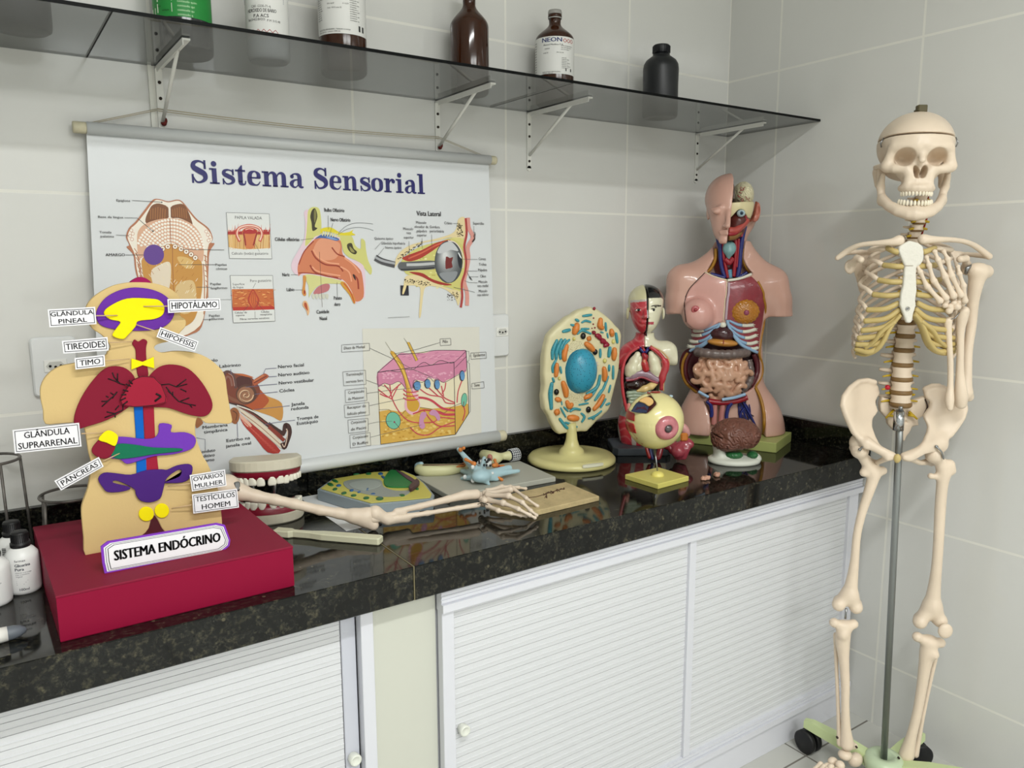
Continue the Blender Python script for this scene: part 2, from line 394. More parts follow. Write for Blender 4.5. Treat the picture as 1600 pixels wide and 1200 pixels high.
# ================================================================ COUNTER
def granite():
    m = bpy.data.materials.new('black_granite'); m.use_nodes = True; nt = m.node_tree; b = nt.nodes['Principled BSDF']; N = nt.nodes; Lk = nt.links.new
    tc = N.new('ShaderNodeTexCoord')
    v = N.new('ShaderNodeTexNoise'); v.inputs['Scale'].default_value = 105; v.inputs['Detail'].default_value = 6; v.inputs['Roughness'].default_value = .65; Lk(tc.outputs['Object'], v.inputs['Vector'])
    r = N.new('ShaderNodeValToRGB'); e = r.color_ramp.elements
    e[0].position = .40; e[0].color = (*lin((12, 13, 12)), 1); e[1].position = .73; e[1].color = (*lin((86, 82, 64)), 1)
    x = e.new(.53); x.color = (*lin((26, 27, 24)), 1); x = e.new(.62); x.color = (*lin((54, 52, 41)), 1)
    Lk(v.outputs['Fac'], r.inputs[0])
    v2 = N.new('ShaderNodeTexNoise'); v2.inputs['Scale'].default_value = 14; v2.inputs['Detail'].default_value = 3; Lk(tc.outputs['Object'], v2.inputs['Vector'])
    mr = N.new('ShaderNodeMapRange'); mr.inputs[1].default_value = .35; mr.inputs[2].default_value = .65; mr.inputs[3].default_value = .45; mr.inputs[4].default_value = 1.25; Lk(v2.outputs['Fac'], mr.inputs[0])
    vm = N.new('ShaderNodeVectorMath'); vm.operation = 'SCALE'; Lk(r.outputs['Color'], vm.inputs[0]); Lk(mr.outputs[0], vm.inputs['Scale'])
    v3 = N.new('ShaderNodeTexVoronoi'); v3.inputs['Scale'].default_value = 42; Lk(tc.outputs['Object'], v3.inputs['Vector'])
    r3 = N.new('ShaderNodeMapRange'); r3.inputs[1].default_value = .10; r3.inputs[2].default_value = .16; r3.inputs[3].default_value = 1; r3.inputs[4].default_value = 0; Lk(v3.outputs['Distance'], r3.inputs[0])
    mk = N.new('ShaderNodeMath'); mk.operation = 'MULTIPLY'; Lk(r3.outputs[0], mk.inputs[0])
    g = N.new('ShaderNodeMath'); g.operation = 'GREATER_THAN'; g.inputs[1].default_value = .72; sp = N.new('ShaderNodeSeparateColor'); Lk(v3.outputs['Color'], sp.inputs[0]); Lk(sp.outputs[0], g.inputs[0]); Lk(g.outputs[0], mk.inputs[1])
    mx = N.new('ShaderNodeMix'); mx.data_type = 'RGBA'; Lk(mk.outputs[0], mx.inputs[0]); Lk(vm.outputs[0], mx.inputs[6]); mx.inputs[7].default_value = (*lin((84, 79, 62)), 1)
    Lk(mx.outputs[2], b.inputs['Base Color']); b.inputs['Roughness'].default_value = .06; b.inputs['Specular IOR Level'].default_value = .32
    return m
m_gran = granite()
CT, CF = .815, -.582
seam = -1.4785
def slab(name, label, cat, lo, hi, bev=.0015):
    c = ((lo[0]+hi[0])/2, (lo[1]+hi[1])/2, lo[2])
    o = MB().box(np.array(lo)-np.array(c), np.array(hi)-np.array(c), bev).build(name, m_gran); o.location = c
    return tag(o, label, cat)
slab('granite_countertop', 'black speckled granite worktop left of the pale seam', 'countertop', (XL, CF, .748), (seam-.0012, 0, CT))
ctr = slab('granite_countertop', 'black speckled granite worktop right of the pale seam, running to the corner', 'countertop', (seam+.0012, CF, .748), (0, 0, CT))
o = MB().box((-.0009, CF-.0005, .749), (.0009, -.021, CT+.0004)).build('seam_filler', mat('seam_filler', (120, 112, 84), .5)); o.location = (seam, 0, 0)
tag(o, 'thin pale seam line crossing the black worktop', 'seam')
slab('granite_backsplash', 'low black granite backsplash under the tiles, left of the seam', 'backsplash', (XL, -.02, CT), (seam-.0012, 0, .883))
slab('granite_backsplash', 'low black granite backsplash along the shelf wall behind the models', 'backsplash', (seam+.0012, -.02, CT), (0, 0, .883))
slab('granite_backsplash', 'short black granite backsplash on the side wall behind the skeleton', 'backsplash', (-.02, CF, CT), (0, -.0202, .883))

# ================================================================ CABINETS
m_pvc = mat('white_pvc', (212, 213, 216), .32)
m_alu = mat('white_aluminium', (214, 215, 222), .3)
m_knob = mat('ivory_knob', (220, 222, 212), .3)
m_cream = mat('cream_board', (200, 201, 190), .45)
CY = -.566
def slat_door(x0, x1, z0, z1, y, name, parent, org, pitch=.0218):
    mb = MB(); pr = []; z = z1
    while z-pitch > z0:
        pr += [(y, z), (y, z-.0100), (y-.0014, z-.0106), (y-.0016, z-.0116), (y-.0002, z-.0128), (y, z-.0207), (y+.004, z-.0208), (y+.004, z-.0215)]
        z -= pitch
    pr += [(y, z), (y, z0)]
    V = []; F = []
    for (yy, zz) in pr: V += [(x0-org[0], yy-org[1], zz-org[2]), (x1-org[0], yy-org[1], zz-org[2])]
    for i in range(len(pr)-1): F.append((2*i, 2*i+2, 2*i+3, 2*i+1))
    # back
    n = len(V); V += [(x0-org[0], y+.014-org[1], z1-org[2]), (x1-org[0], y+.014-org[1], z1-org[2]), (x0-org[0], y+.014-org[1], z0-org[2]), (x1-org[0], y+.014-org[1], z0-org[2])]
    F += [(n, n+1, n+3, n+2), (0, 1, n+1, n), (2*len(pr)-2, n+2, n+3, 2*len(pr)-1)]
    mb.add(V, F); return mb.build(name, m_pvc, parent, fix=False)
def ridged_rail(x0, x1, z0, z1, y, org, nr=4):
    pr = [(y+.02, z1)]; dz = (z1-z0-.016)/nr
    for i in range(nr): pr += [(y, z1-i*dz), (y, z1-i*dz-dz*.7), (y+.002, z1-i*dz-dz*.75), (y+.002, z1-i*dz-dz*.97)]
    pr += [(y-.006, z0+.016), (y-.006, z0), (y+.02, z0)]
    V = []; F = []
    for (yy, zz) in pr: V += [(x0-org[0], yy-org[1], zz-org[2]), (x1-org[0], yy-org[1], zz-org[2])]
    for i in range(len(pr)-1): F.append((2*i, 2*i+2, 2*i+3, 2*i+1))
    F += [tuple(2*i for i in range(len(pr))), tuple(2*i+1 for i in range(len(pr)))[::-1]]
    return MB().add(V, F)
def knob(x, z, y, org, parent):
    mb = MB(); mb.lathe([(.0085, 0), (.0105, -.004), (.0115, -.012), (.0115, -.018), (.009, -.020), (.0075, -.018), (.0, -.018)], 24, (x-org[0], y-org[1], z-org[2]), 'y', cap=False)
    return mb.build('knob', m_knob, parent)
def cabinet(label, x0, x1, posts, doors, knobs, org, rail=True):
    c = thing('slatted_cabinet', label, 'cabinet', org)
    B = lambda lo, hi, bev=.001: MB().box(np.array(lo)-np.array(org), np.array(hi)-np.array(org), bev)
    if rail: ridged_rail(x0, x1, .700, .748, CY, org).build('top_rail', m_alu, c)
    ridged_rail(x0, x1, .085, .120, CY, org, 2).build('bottom_rail', m_alu, c)
    B((x0, CY+.004, .0), (x1, CY+.03, .085)).build('kick_board', m_alu, c)
    for a, b in posts: B((a, CY+(.001 if rail else .016), .12), (b, CY+(.02 if rail else .04), .700 if rail else .7475)).build('post', m_alu, c)
    for (a, b, yy), kn in zip(doors, knobs):
        d = slat_door(a, b, .12, .698 if rail else .7465, yy, 'door', c, org)
        if kn:
            knob(kn[0], kn[1], yy-(.004 if not rail else 0), org, d)
    for a in (x0, x1-.015): B((a, CY+.03, 0), (a+.015, -.02, .745)).build('side_panel', m_alu, c)
    return c
RC = cabinet('white slatted sliding-door cabinet right of the cream pillar', -1.413, -.004, [(-1.412, -1.385), (-.722, -.700), (-.062, -.019)],
             [(-1.384, -.722, CY+.010), (-.700, -.062, CY+.010)], [(-1.368, .437), None], (-.72, -.3, 0))
LC = cabinet('white slatted sliding-door cabinet left of the cream pillar', -3.2, -1.549, [(-1.574, -1.549), (-2.41, -2.39)],
             [(-2.39, -1.606, CY+.040), (-3.18, -2.41, CY+.030)], [(-1.592, .445), None], (-2.4, -.3, 0), False)
MB().box((-.016, -.004, -.289), (.012, .012, .338), .001).build('post', mat('grey_alu', (196, 198, 208), .3), LC).location = (-1.589+2.4, CY+.040+.3, .409)
p = MB().box((-.067, -.14, 0), (.067, .5, .747), .001).build('cream_pillar', m_cream); p.location = (-1.481, -.42, 0)
p.location = (-1.481, -.425, 0)
p.data.transform(Matrix.Translation((0, 0, 0)))
tag(p, 'cream board pillar between the two slatted cabinets', 'pillar')
p.scale = (1, .84, 1)

# ================================================================ GLASS SHELF
def smoked_glass():
    m = bpy.data.materials.new('smoked_glass'); m.use_nodes = True; nt = m.node_tree; N = nt.nodes; Lk = nt.links.new
    for n in list(N): N.remove(n)
    out = N.new('ShaderNodeOutputMaterial'); tr = N.new('ShaderNodeBsdfTransparent'); tr.inputs[0].default_value = (.485, .495, .50, 1)
    gl = N.new('ShaderNodeBsdfGlossy'); gl.inputs['Roughness'].default_value = .03; gl.inputs[0].default_value = (.9, .9, .9, 1)
    fr = N.new('ShaderNodeFresnel'); fr.inputs[0].default_value = 1.5; mx = N.new('ShaderNodeMixShader'); ge = N.new('ShaderNodeNewGeometry'); sb = N.new('ShaderNodeMath'); sb.operation = 'SUBTRACT'; sb.inputs[0].default_value = 1; Lk(ge.outputs['Backfacing'], sb.inputs[1]); ml = N.new('ShaderNodeMath'); ml.operation = 'MULTIPLY'; Lk(fr.outputs[0], ml.inputs[0]); Lk(sb.outputs[0], ml.inputs[1])
    Lk(ml.outputs[0], mx.inputs[0]); Lk(tr.outputs[0], mx.inputs[1]); Lk(gl.outputs[0], mx.inputs[2]); Lk(mx.outputs[0], out.inputs[0]); return m
m_sg = smoked_glass(); m_edge = mat('dark_glass_edge', (6, 8, 8), .5, spec=.1)
SZ = 1.775
for i, (a, b, lb) in enumerate([(-2.75, -1.8804, 'leftmost smoked glass shelf pane, cut off by the left edge'), (-1.8800, -.9299, 'smoked glass shelf pane holding most of the reagent bottles, above the poster'), (-.9295, -.001, 'smoked glass shelf pane ending at the corner, above the torso models')]):
    t = thing('glass_shelf', lb, 'shelf', ((a+b)/2, -.18, SZ))
    h = (b-a)/2
    MB().box((-h+.0012, -.1715, 0), (h-.0012, .179, .006)).build('pane', m_sg, t)
    mb = MB(); mb.box((-h, -.1735, 0), (h, -.172, .006)); mb.box((-h, -.1715, 0), (-h+.0010, .179, .006)); mb.box((h-.0010, -.1715, 0), (h, .179, .006))
    mb.build('polished_edge', m_edge, t)
m_brk = mat('white_bracket_paint', (226, 226, 220), .4); m_scr = mat('dark_screw', (60, 52, 45), .5, .6)
def bracket(x, label, tied=False):
    t = thing('shelf_bracket', label, 'bracket', (x, 0, SZ-.002), 0)
    mb = MB(); W_ = .007
    mb.box((-W_, -.004, -.147), (W_, -.0005, .0)); mb.lathe([(W_, -.004), (W_, -.0005)], 20, (0, 0, -.147), 'y', smooth=False)
    mb.build('wall_arm', m_brk, t)
    mb = MB(); mb.box((-W_, -.265, -.0035), (W_, -.0005, 0)); mb.box((-W_, -.265, -.012), (-W_+.002, -.02, -.0035)); mb.build('shelf_arm', m_brk, t)
    mb = MB(); mb.tube([(0, -.005, -.112), (0, -.19, -.006)], .0038, 8); mb.build('brace', m_brk, t)
    for z in (-.03, -.062, -.128):
        MB().lathe([(.0034, -.0055), (.0034, -.004)], 10, (0, 0, z), 'y').build('screw', m_scr, t)
    if tied: MB().ell((.002, -.01, -.112), (.006, .005, .006), 8).ell((.006, -.012, -.107), (.003, .003, .006), 8).build('string_knot', mat('dark_red_string', (96, 30, 26), .9), t)
    return t
bracket(-2.075, 'white shelf bracket at the left edge of the photo')
bracket(-1.749, 'white shelf bracket above the top left of the poster', True)
bracket(-1.091, 'white shelf bracket above the last letters of the poster title', True)
bracket(-.805, 'white shelf bracket just right of the poster, below the white-labelled amber bottle')
bracket(-.141, 'white shelf bracket nearest the corner above the tall torso')
# conduit strip next to the second bracket
o = MB().box((-.0035, -.006, 0), (.0035, 0, .19)).build('cable_cover', mat('cover_white', (222, 222, 214), .5)); o.location = (-1.7665, 0, 1.60)
tag(o, 'narrow pale cover strip on the tiles beside the bracket above the poster', 'strip')

# ================================================================ OUTLETS
m_plate = mat('outlet_plate', (222, 224, 224), .35)
def outlet(x0, x1, z0, z1, sx, sz, label):
    cx, cz = (x0+x1)/2, (z0+z1)/2; w_, h_ = (x1-x0)/2, (z1-z0)/2; t = thing('wall_outlet', label, 'outlet', (cx, 0, cz))
    ang = []; r = .009
    for cx_, cz_, a0 in ((w_-r, h_-r, 0), (-w_+r, h_-r, 90), (-w_+r, -h_+r, 180), (w_-r, -h_+r, 270)):
        for k in range(6): a = math.radians(a0+k*18); ang.append((cx_+r*math.cos(a), cz_+r*math.sin(a)))
    MB().prism(ang, -.0115, 0, 'y', bev=.003).build('cover_plate', m_plate, t)
    f = MB().box((sx-cx-.0205, -.0135, sz-cz-.0125), (sx-cx+.0205, -.011, sz-cz+.0125), .001).build('socket_module', mat('socket_white', (232, 232, 228), .3), t)
    hexp = [(sx-cx-.017, sz-cz), (sx-cx-.010, sz-cz+.0085), (sx-cx+.010, sz-cz+.0085), (sx-cx+.017, sz-cz), (sx-cx+.010, sz-cz-.0085), (sx-cx-.010, sz-cz-.0085)]
    MB().prism(hexp, -.0140, -.0134, 'y').build('socket_recess', mat('recess_grey', (196, 196, 190), .4), f)
    for dx, dz in ((-.0095, 0), (0, -.002), (.0095, 0)): MB().lathe([(.0026, -.0145), (.0026, -.0139)], 12, (sx-cx+dx, 0, sz-cz+dz), 'y').build('pin_hole', mat('hole_black', (18, 18, 18), .6), f)
outlet(-2.026, -1.945, 1.107, 1.226, -1.985, 1.168, 'white wall outlet behind the endocrine display')
outlet(-.957, -.879, 1.109, 1.226, -.903, 1.178, 'white wall outlet half hidden by the right edge of the poster')

# ================================================================ SHELF BOTTLES
m_amb = mat('amber_glass', (52, 24, 8), .10, spec=.45)
m_ambd = mat('amber_liquid_band', (40, 20, 10), .1, spec=.8)
m_blk = mat('black_plastic', (26, 28, 31), .38); m_lab = mat('label_paper', (224, 224, 220), .55)
m_ink = paint_mat('label_ink', .6)
def cyl_map(r, a0=0.): return lambda a, b: (r*math.sin(a/r+a0), -r*math.cos(a/r+a0), b)
def label_patch(r, z0, z1, a0, a1, n=28, col=None):
    V = []; F = []
    for i in range(n+1):
        a = a0+(a1-a0)*i/n; V += [(r*math.sin(a), -r*math.cos(a), z0), (r*math.sin(a), -r*math.cos(a), z1)]
    for i in range(n): F.append((2*i, 2*i+2, 2*i+3, 2*i+1))
    return MB().add(V, F, True, col)
def shelf_bottle(px, py, r, name, label, prof, m, z=SZ+.006):
    P = on_z(px, py, z); c = P+FW*r
    t = thing(name, label, 'bottle', (c[0], c[1], z), VROT)
    MB().lathe(prof, 40).build('body', m, t); return t
def body_prof(r, hb, hs, rn, ht, lip=True):
    p = [(r*.86, 0), (r*.97, .004), (r, .012), (r, hb)]
    for k in range(1, 8):
        a = k/7; p.append((rn+(r-rn)*(math.cos(a*PI)*.5+.5)**.8 if a < 1 else rn, hb+(hs-hb)*a))
    p += [(rn, ht)]
    if lip: p += [(rn*1.18, ht), (rn*1.18, ht+.008), (rn, ht+.008)]
    return p
def squares(mb, f, x, y, s, col=(.15, .03, .03)):
    for (a, b) in (((x, y+s), (x+s, y)), ((x+s, y), (x, y-s)), ((x, y-s), (x-s, y)), ((x-s, y), (x, y+s))):
        w_ = s*.12; dx, dy = b[0]-a[0], b[1]-a[1]; L = math.hypot(dx, dy); nx, ny = -dy/L*w_, dx/L*w_
        mb.add([f(a[0]+nx, a[1]+ny), f(b[0]+nx, b[1]+ny), f(b[0]-nx, b[1]-ny), f(a[0]-nx, a[1]-ny)], [(0, 1, 2, 3)], False, col)
def bar(mb, f, x, y, w_, h_, col=(.03, .03, .03)):
    mb.add([f(x, y), f(x+w_, y), f(x+w_, y+h_), f(x, y+h_)], [(0, 1, 2, 3)], False, col)
def cap(t, r, z0, z1, m, nm='cap'):
    MB().lathe([(r, z0), (r*1.03, z0+.002), (r*1.03, z1-.003), (r*.95, z1), (0, z1)], 28, cap=False).build(nm, m, t)
# 1 far left, mostly out of frame
t = shelf_bottle(5, 36, .05, 'reagent_bottle', 'dark bottle at the left edge of the shelf, only its base in view', body_prof(.05, .13, .17, .015, .19), m_blk); cap(t, .018, .185, .21, m_blk)
# 2 green label
t = shelf_bottle(272, 78, .0545, 'reagent_bottle', 'dark bottle with a green label on the shelf', body_prof(.0545, .16, .20, .018, .22), mat('near_black_glass', (18, 20, 26), .12, spec=.7)); cap(t, .021, .215, .24, m_blk)
label_patch(.0550, .062, .15, -1.7, 1.7).build('label', mat('green_label', (34, 136, 58), .5), t)
mb = MB(); f0 = cyl_map(.0554); f = lambda a, b: f0(a, b+.030)
bar(mb, f, -.032, .040, .034, .016, lin((226, 232, 214))); bar(mb, f, -.032, .060, .034, .012, lin((226, 232, 214))); bar(mb, f, -.056, .034, .018, .016, lin((226, 232, 214)))
for i in range(6): put_text(mb, 'conteudo quimico'[:10+i % 4], f, .012, .034+i*.008, h=.006, col=lin((200, 235, 190)))
put_text(mb, 'lote', f, -.03, .050, h=.005); put_text(mb, 'validade', f, -.02, .042, h=.005)
mb.build('label_print', m_ink, t, paint=True)
# 3 white jar label
t = shelf_bottle(411, 90, .0425, 'reagent_bottle', 'white bottle whose label reads hidróxido de bário', body_prof(.0425, .145, .17, .02, .185), mat('white_plastic', (222, 224, 224), .35)); cap(t, .024, .18, .205, m_blk)
label_patch(.0430, .036, .14, -1.6, 1.6).build('label', m_lab, t)
mb = MB(); f0 = cyl_map(.0434); f = lambda a, b: f0(a, b*1.0+.004)
bar(mb, f, -.05, .103, .10, .017, lin((44, 42, 96))); put_text(mb, 'CAS 12230-71-6', f, .0, .092, h=.006, align='c'); put_text(mb, 'HIDRÓXIDO DE BÁRIO', f, .0, .083, h=.0095, align='c', bold=.01, w=.062)
put_text(mb, 'P.A ACS', f, .0, .073, h=.009, align='c', bold=.01); put_text(mb, 'Ba(OH)2.8H2O', f, -.03, .067, h=.006); put_text(mb, 'P.M 315.48', f, .012, .065, h=.006)
for k in range(6): squares(mb, f, -.030+k*.0115, .045, .0052, lin((170, 90, 90)))
put_text(mb, '!', f, -.019, .0425, h=.008, bold=.03)
mb.build('label_print', m_ink, t, paint=True)
# 4 amber with tall white label
t = shelf_bottle(530, 111, .0515, 'reagent_bottle', 'amber bottle with a tall white label above the poster title', body_prof(.0515, .18, .22, .015, .24), m_amb); cap(t, .018, .24, .262, m_blk)
label_patch(.0520, .0773, .175, -1.55, 1.55).build('label', m_lab, t)
mb = MB(); f0 = cyl_map(.0525); f = lambda a, b: f0(a, b+.025)
put_text(mb, '99,8% P.A.', f, -.008, .135, h=.008, align='c', bold=.01); put_text(mb, 'C2H6O', f, -.01, .125, h=.005)
for k in range(14): put_text(mb, 'perigo inflamavel'[:9+k % 5], f, -.056, .140-k*.0045, h=.004); put_text(mb, 'armazenar em local'[:8+(k*3) % 7], f, .028, .138-k*.0045, h=.004)
put_text(mb, 'P.M. 46,07', f, -.022, .112, h=.004); put_text(mb, 'd = 0,79', f, .012, .112, h=.004); put_text(mb, 'Cod. 1015 Lote 52', f, -.006, .1035, h=.0042, align='c')
put_text(mb, 'INDUSTRIA BRASILEIRA - Validade na tampa', f, -.05, .060, h=.0042); put_text(mb, 'Resp. quimico - contem 1000 mL', f, -.05, .0555, h=.0042); bar(mb, f, .048, .060, .016, .012)
mb.build('label_print', m_ink, t, paint=True)
# 5 amber without label
t = shelf_bottle(733, 143, .0475, 'reagent_bottle', 'unlabelled amber bottle, the only bare brown one on the shelf', body_prof(.0475, .160, .210, .0155, .235), m_amb); cap(t, .019, .235, .26, m_blk)
# 6 NEON
t = shelf_bottle(868, 160, .0510, 'reagent_bottle', 'amber bottle with a grey cap and white label, left of the black bottle', body_prof(.0510, .165, .205, .0155, .222), m_amb)
MB().lathe([(.0178, .219), (.0182, .222), (.0182, .235), (.0170, .240), (0, .240)], 28, cap=False).build('clear_cap', mat('grey_clear_cap', (150, 148, 144), .25), t)
label_patch(.0515, .0716, .1640, -1.6, 1.6).build('label', m_lab, t)
mb = MB(); f0 = cyl_map(.0520); f = lambda a, b: f0(a*1.14, .0716+(b-.030)*.924); nv = lin((24, 44, 104))
put_text(mb, 'NEON', f, -.033, .1155, h=.0165, w=.047, bold=.03, col=nv)
for k in range(3): squares(mb, f, .022+k*.010, .1195, .0052, lin((170, 40, 40)))
put_text(mb, 'Álcool Metílico P.A.', f, -.030, .106, h=.006, bold=.01); put_text(mb, 'CH4O', f, -.026, .096, h=.0045)
for k in range(3): put_text(mb, 'Uso em laboratório'[:18-k*3], f, .012, .104-k*.005, h=.0042)
put_text(mb, 'd=0,79', f, -.03, .085, h=.0045); put_text(mb, 'PM 32,04', f, .002, .085, h=.0045)
for k in range(7): put_text(mb, 'atencao inflamavel'[:8+(k*5) % 9], f, .014, .072-k*.0045, h=.004)
bar(mb, f, .024, .038, .018, .008); put_text(mb, 'INDUSTRIA BRASILEIRA', f, -.032, .034, h=.0042); put_text(mb, 'Contem 1000 mL', f, -.032, .0305+.0, h=.0036)
for k in range(12): bar(mb, f, -.064, .040+k*.007, .010, .002, (.25, .25, .25))
mb.build('label_print', m_ink, t, paint=True)
# 7 black plastic bottle
t = shelf_bottle(1036, 180, .0510, 'reagent_bottle', 'plain black plastic bottle nearest the corner', [(.045, 0), (.0495, .004), (.051, .011), (.0503, .09), (.051, .135), (.0493, .148), (.043, .159), (.031, .168), (.0245, .172), (.0245, .176), (.0, .176)], m_blk)
mb = MB(); pr = [(.0215, .170), (.0215, .179), (.0245, .179), (.0245, .199), (.0215, .202), (0, .202)]
mb.lathe(pr, 28, cap=False)
for k in range(28): a = 2*PI*k/28; mb.box((-.0010, -.0256, .180), (.0010, -.0235, .198), R=rotm('Z', a))
mb.build('ribbed_cap', m_blk, t)
# ================================================================ HANGING POSTER
PO = np.array([-1.41, -.052, .90]); PT = np.array([-1.41, -.024, 1.632])
PU = (PT-PO)/np.linalg.norm(PT-PO); PX = np.array([1., 0, 0]); PN = np.cross(PX, PU)   # PN points into the room (-y)
def to2(px, py):
    P = on_plane(px, py, PO, PN)-PO; return np.array([P @ PX, P @ PU])
def to3(a, b, layer=0.): return PX*a+PU*b+PN*(.0005+.00003*layer)
m_print = paint_mat('poster_print', .5)
poster = thing('hanging_poster', 'large white roll-down anatomy poster titled Sistema Sensorial', 'poster', PO)
c4 = [to2(*q) for q in ((135, 205), (764, 262), (777, 700), (160, 750))]
aL, aR, aLb, aRb = c4[0][0], c4[1][0], c4[3][0], c4[2][0]
bT = np.linalg.norm(PT-PO); bB = .0
# vinyl sheet: a fine grid, faintly wavy
V = []; F = []; nu, nv = 40, 60
for j in range(nv+1):
    t = j/nv; b = bB+(bT-bB)*t
    for i in range(nu+1):
        s = i/nu; a = (aLb+(aL-aLb)*t)*(1-s)+(aRb+(aR-aRb)*t)*s
        wv = -.0004-.0007*(.5+.5*math.sin(9*t*PI+1.2*s))
        V.append(PX*a+PU*b+PN*wv)
for j in range(nv):
    for i in range(nu): k = j*(nu+1)+i; F.append((k, k+1, k+nu+2, k+nu+1))
sheet = MB().add(V, F, True).build('vinyl_sheet', mat('poster_vinyl', (214, 217, 219), .28, bump=.12, bscale=6), poster)
m_rod = mat('rod_sleeve', (205, 208, 208), .3); m_cap = mat('aged_cap', (205, 198, 170), .5, var=.15, vscale=60)
def rodset(b, a0, a1, e0, e1, r):
    mb = MB(); mb.lathe([(r, a0), (r, a1)], 24, PU*b+PN*.004, 'x'); rd = mb.build('rod_sleeve', m_rod, poster)
    for s, e in ((a0, e0), (a1, e1)):
        q = sorted((s, e)); MB().lathe([(r*.86, q[0]), (r*.92, q[0]+.003), (r*.92, q[1]-.003), (r*.86, q[1])], 24, PU*b+PN*.004, 'x').build('rod_end_cap', m_cap, poster)
rodset(bT+.004, aL, aR, aL-.024, aR+.018, .0125)
rodset(bB-.006, aLb, aRb, aLb-.02, aRb+.022, .0165)
mb = MB()
ct = on_y(246, 170, -.012)-PO; cr = on_y(686, 214, -.012)-PO
mb.tube([PX*(aL-.004)+PU*(bT+.012), ct], .0008, 5); mb.tube([PX*(aL+.01)+PU*(bT+.014), ct-np.array([0, 0, .003])], .0008, 5)
mid = [ct+(cr-ct)*t+np.array([0, 0, -.006*math.sin(PI*t)]) for t in np.linspace(0, 1, 12)]
mb.tube(mid, .0011, 5); mb.tube([m_-np.array([0, 0, .004]) for m_ in mid], .0009, 5)
mb.tube([cr, PX*(aR-.005)+PU*(bT+.012)], .0008, 5); mb.tube([cr-np.array([0, 0, .003]), PX*(aR-.02)+PU*(bT+.013)], .0008, 5)
mb.build('hanging_cord', mat('old_cord', (176, 166, 140), .9), poster)

class Art:
    """flat printed shapes on the sheet, traced in photo pixels through zoom frames"""
    def __init__(s, z=None): s.mb = MB(); s.z = z or (lambda x, y: (x, y)); s.layer = 1
    def p(s, x, y): return to2(*s.z(x, y))
    def poly(s, pts, col, smooth=0, dl=.35):
        s.layer += dl
        Q = [s.p(*q) for q in pts]
        if smooth: Q = smooth_loop(Q, smooth)
        n = len(Q); s.mb.add([to3(a, b, s.layer) for a, b in Q], [tuple(range(n))], False, lin(col)); return s
    def ribbon(s, pts, wd, col, smooth=4, dl=.35, px=True):
        s.layer += dl
        Q = np.array([s.p(*q) for q in pts]); m = len(Q)
        k = s.scale(*pts[0]) if px else 1
        wd = np.array([wd]*m if np.isscalar(wd) else wd, float)*k
        if smooth and m > 2:
            QQ = smooth_loop(np.column_stack([Q, wd]), smooth, False); Q = QQ[:, :2]; wd = QQ[:, 2]
        T = np.gradient(Q, axis=0); T /= np.linalg.norm(T, axis=1)[:, None]+1e-12; Nn = np.column_stack([-T[:, 1], T[:, 0]])
        L = Q+Nn*wd[:, None]/2; Rr = Q-Nn*wd[:, None]/2; n = len(Q)
        s.mb.add([to3(a, b, s.layer) for a, b in L]+[to3(a, b, s.layer) for a, b in Rr], [(i, i+1, n+i+1, n+i) for i in range(n-1)], False, lin(col)); return s
    def scale(s, x, y):
        a = s.p(x, y); b = s.p(x+4, y); return np.linalg.norm(b-a)/4
    def line(s, *pts, w=1.5, col=(60, 60, 60)): return s.ribbon(pts, w, col, 0)
    def disc(s, x, y, r, col, ry=None, n=16, rot=0.):
        ry = ry or r; c, q = math.cos(rot), math.sin(rot)
        return s.poly([(x+r*math.cos(a)*c-ry*math.sin(a)*q, y+r*math.cos(a)*q+ry*math.sin(a)*c) for a in np.linspace(0, 2*PI, n, endpoint=False)], col, dl=.12)
    def text(s, t, x, y, h, w=None, col=(40, 40, 42), bold=0., align='l'):
        k = s.scale(x, y); s.layer += .05; L = s.layer; o = s.p(x, y)
        put_text(s.mb, t, lambda a, b: to3(a, b, L), o[0], o[1], w*k if w else None, h*k, align, bold, lin(col)); return s
    def done(s, name): return s.mb.build(name, m_print, poster, paint=True, fix=False)

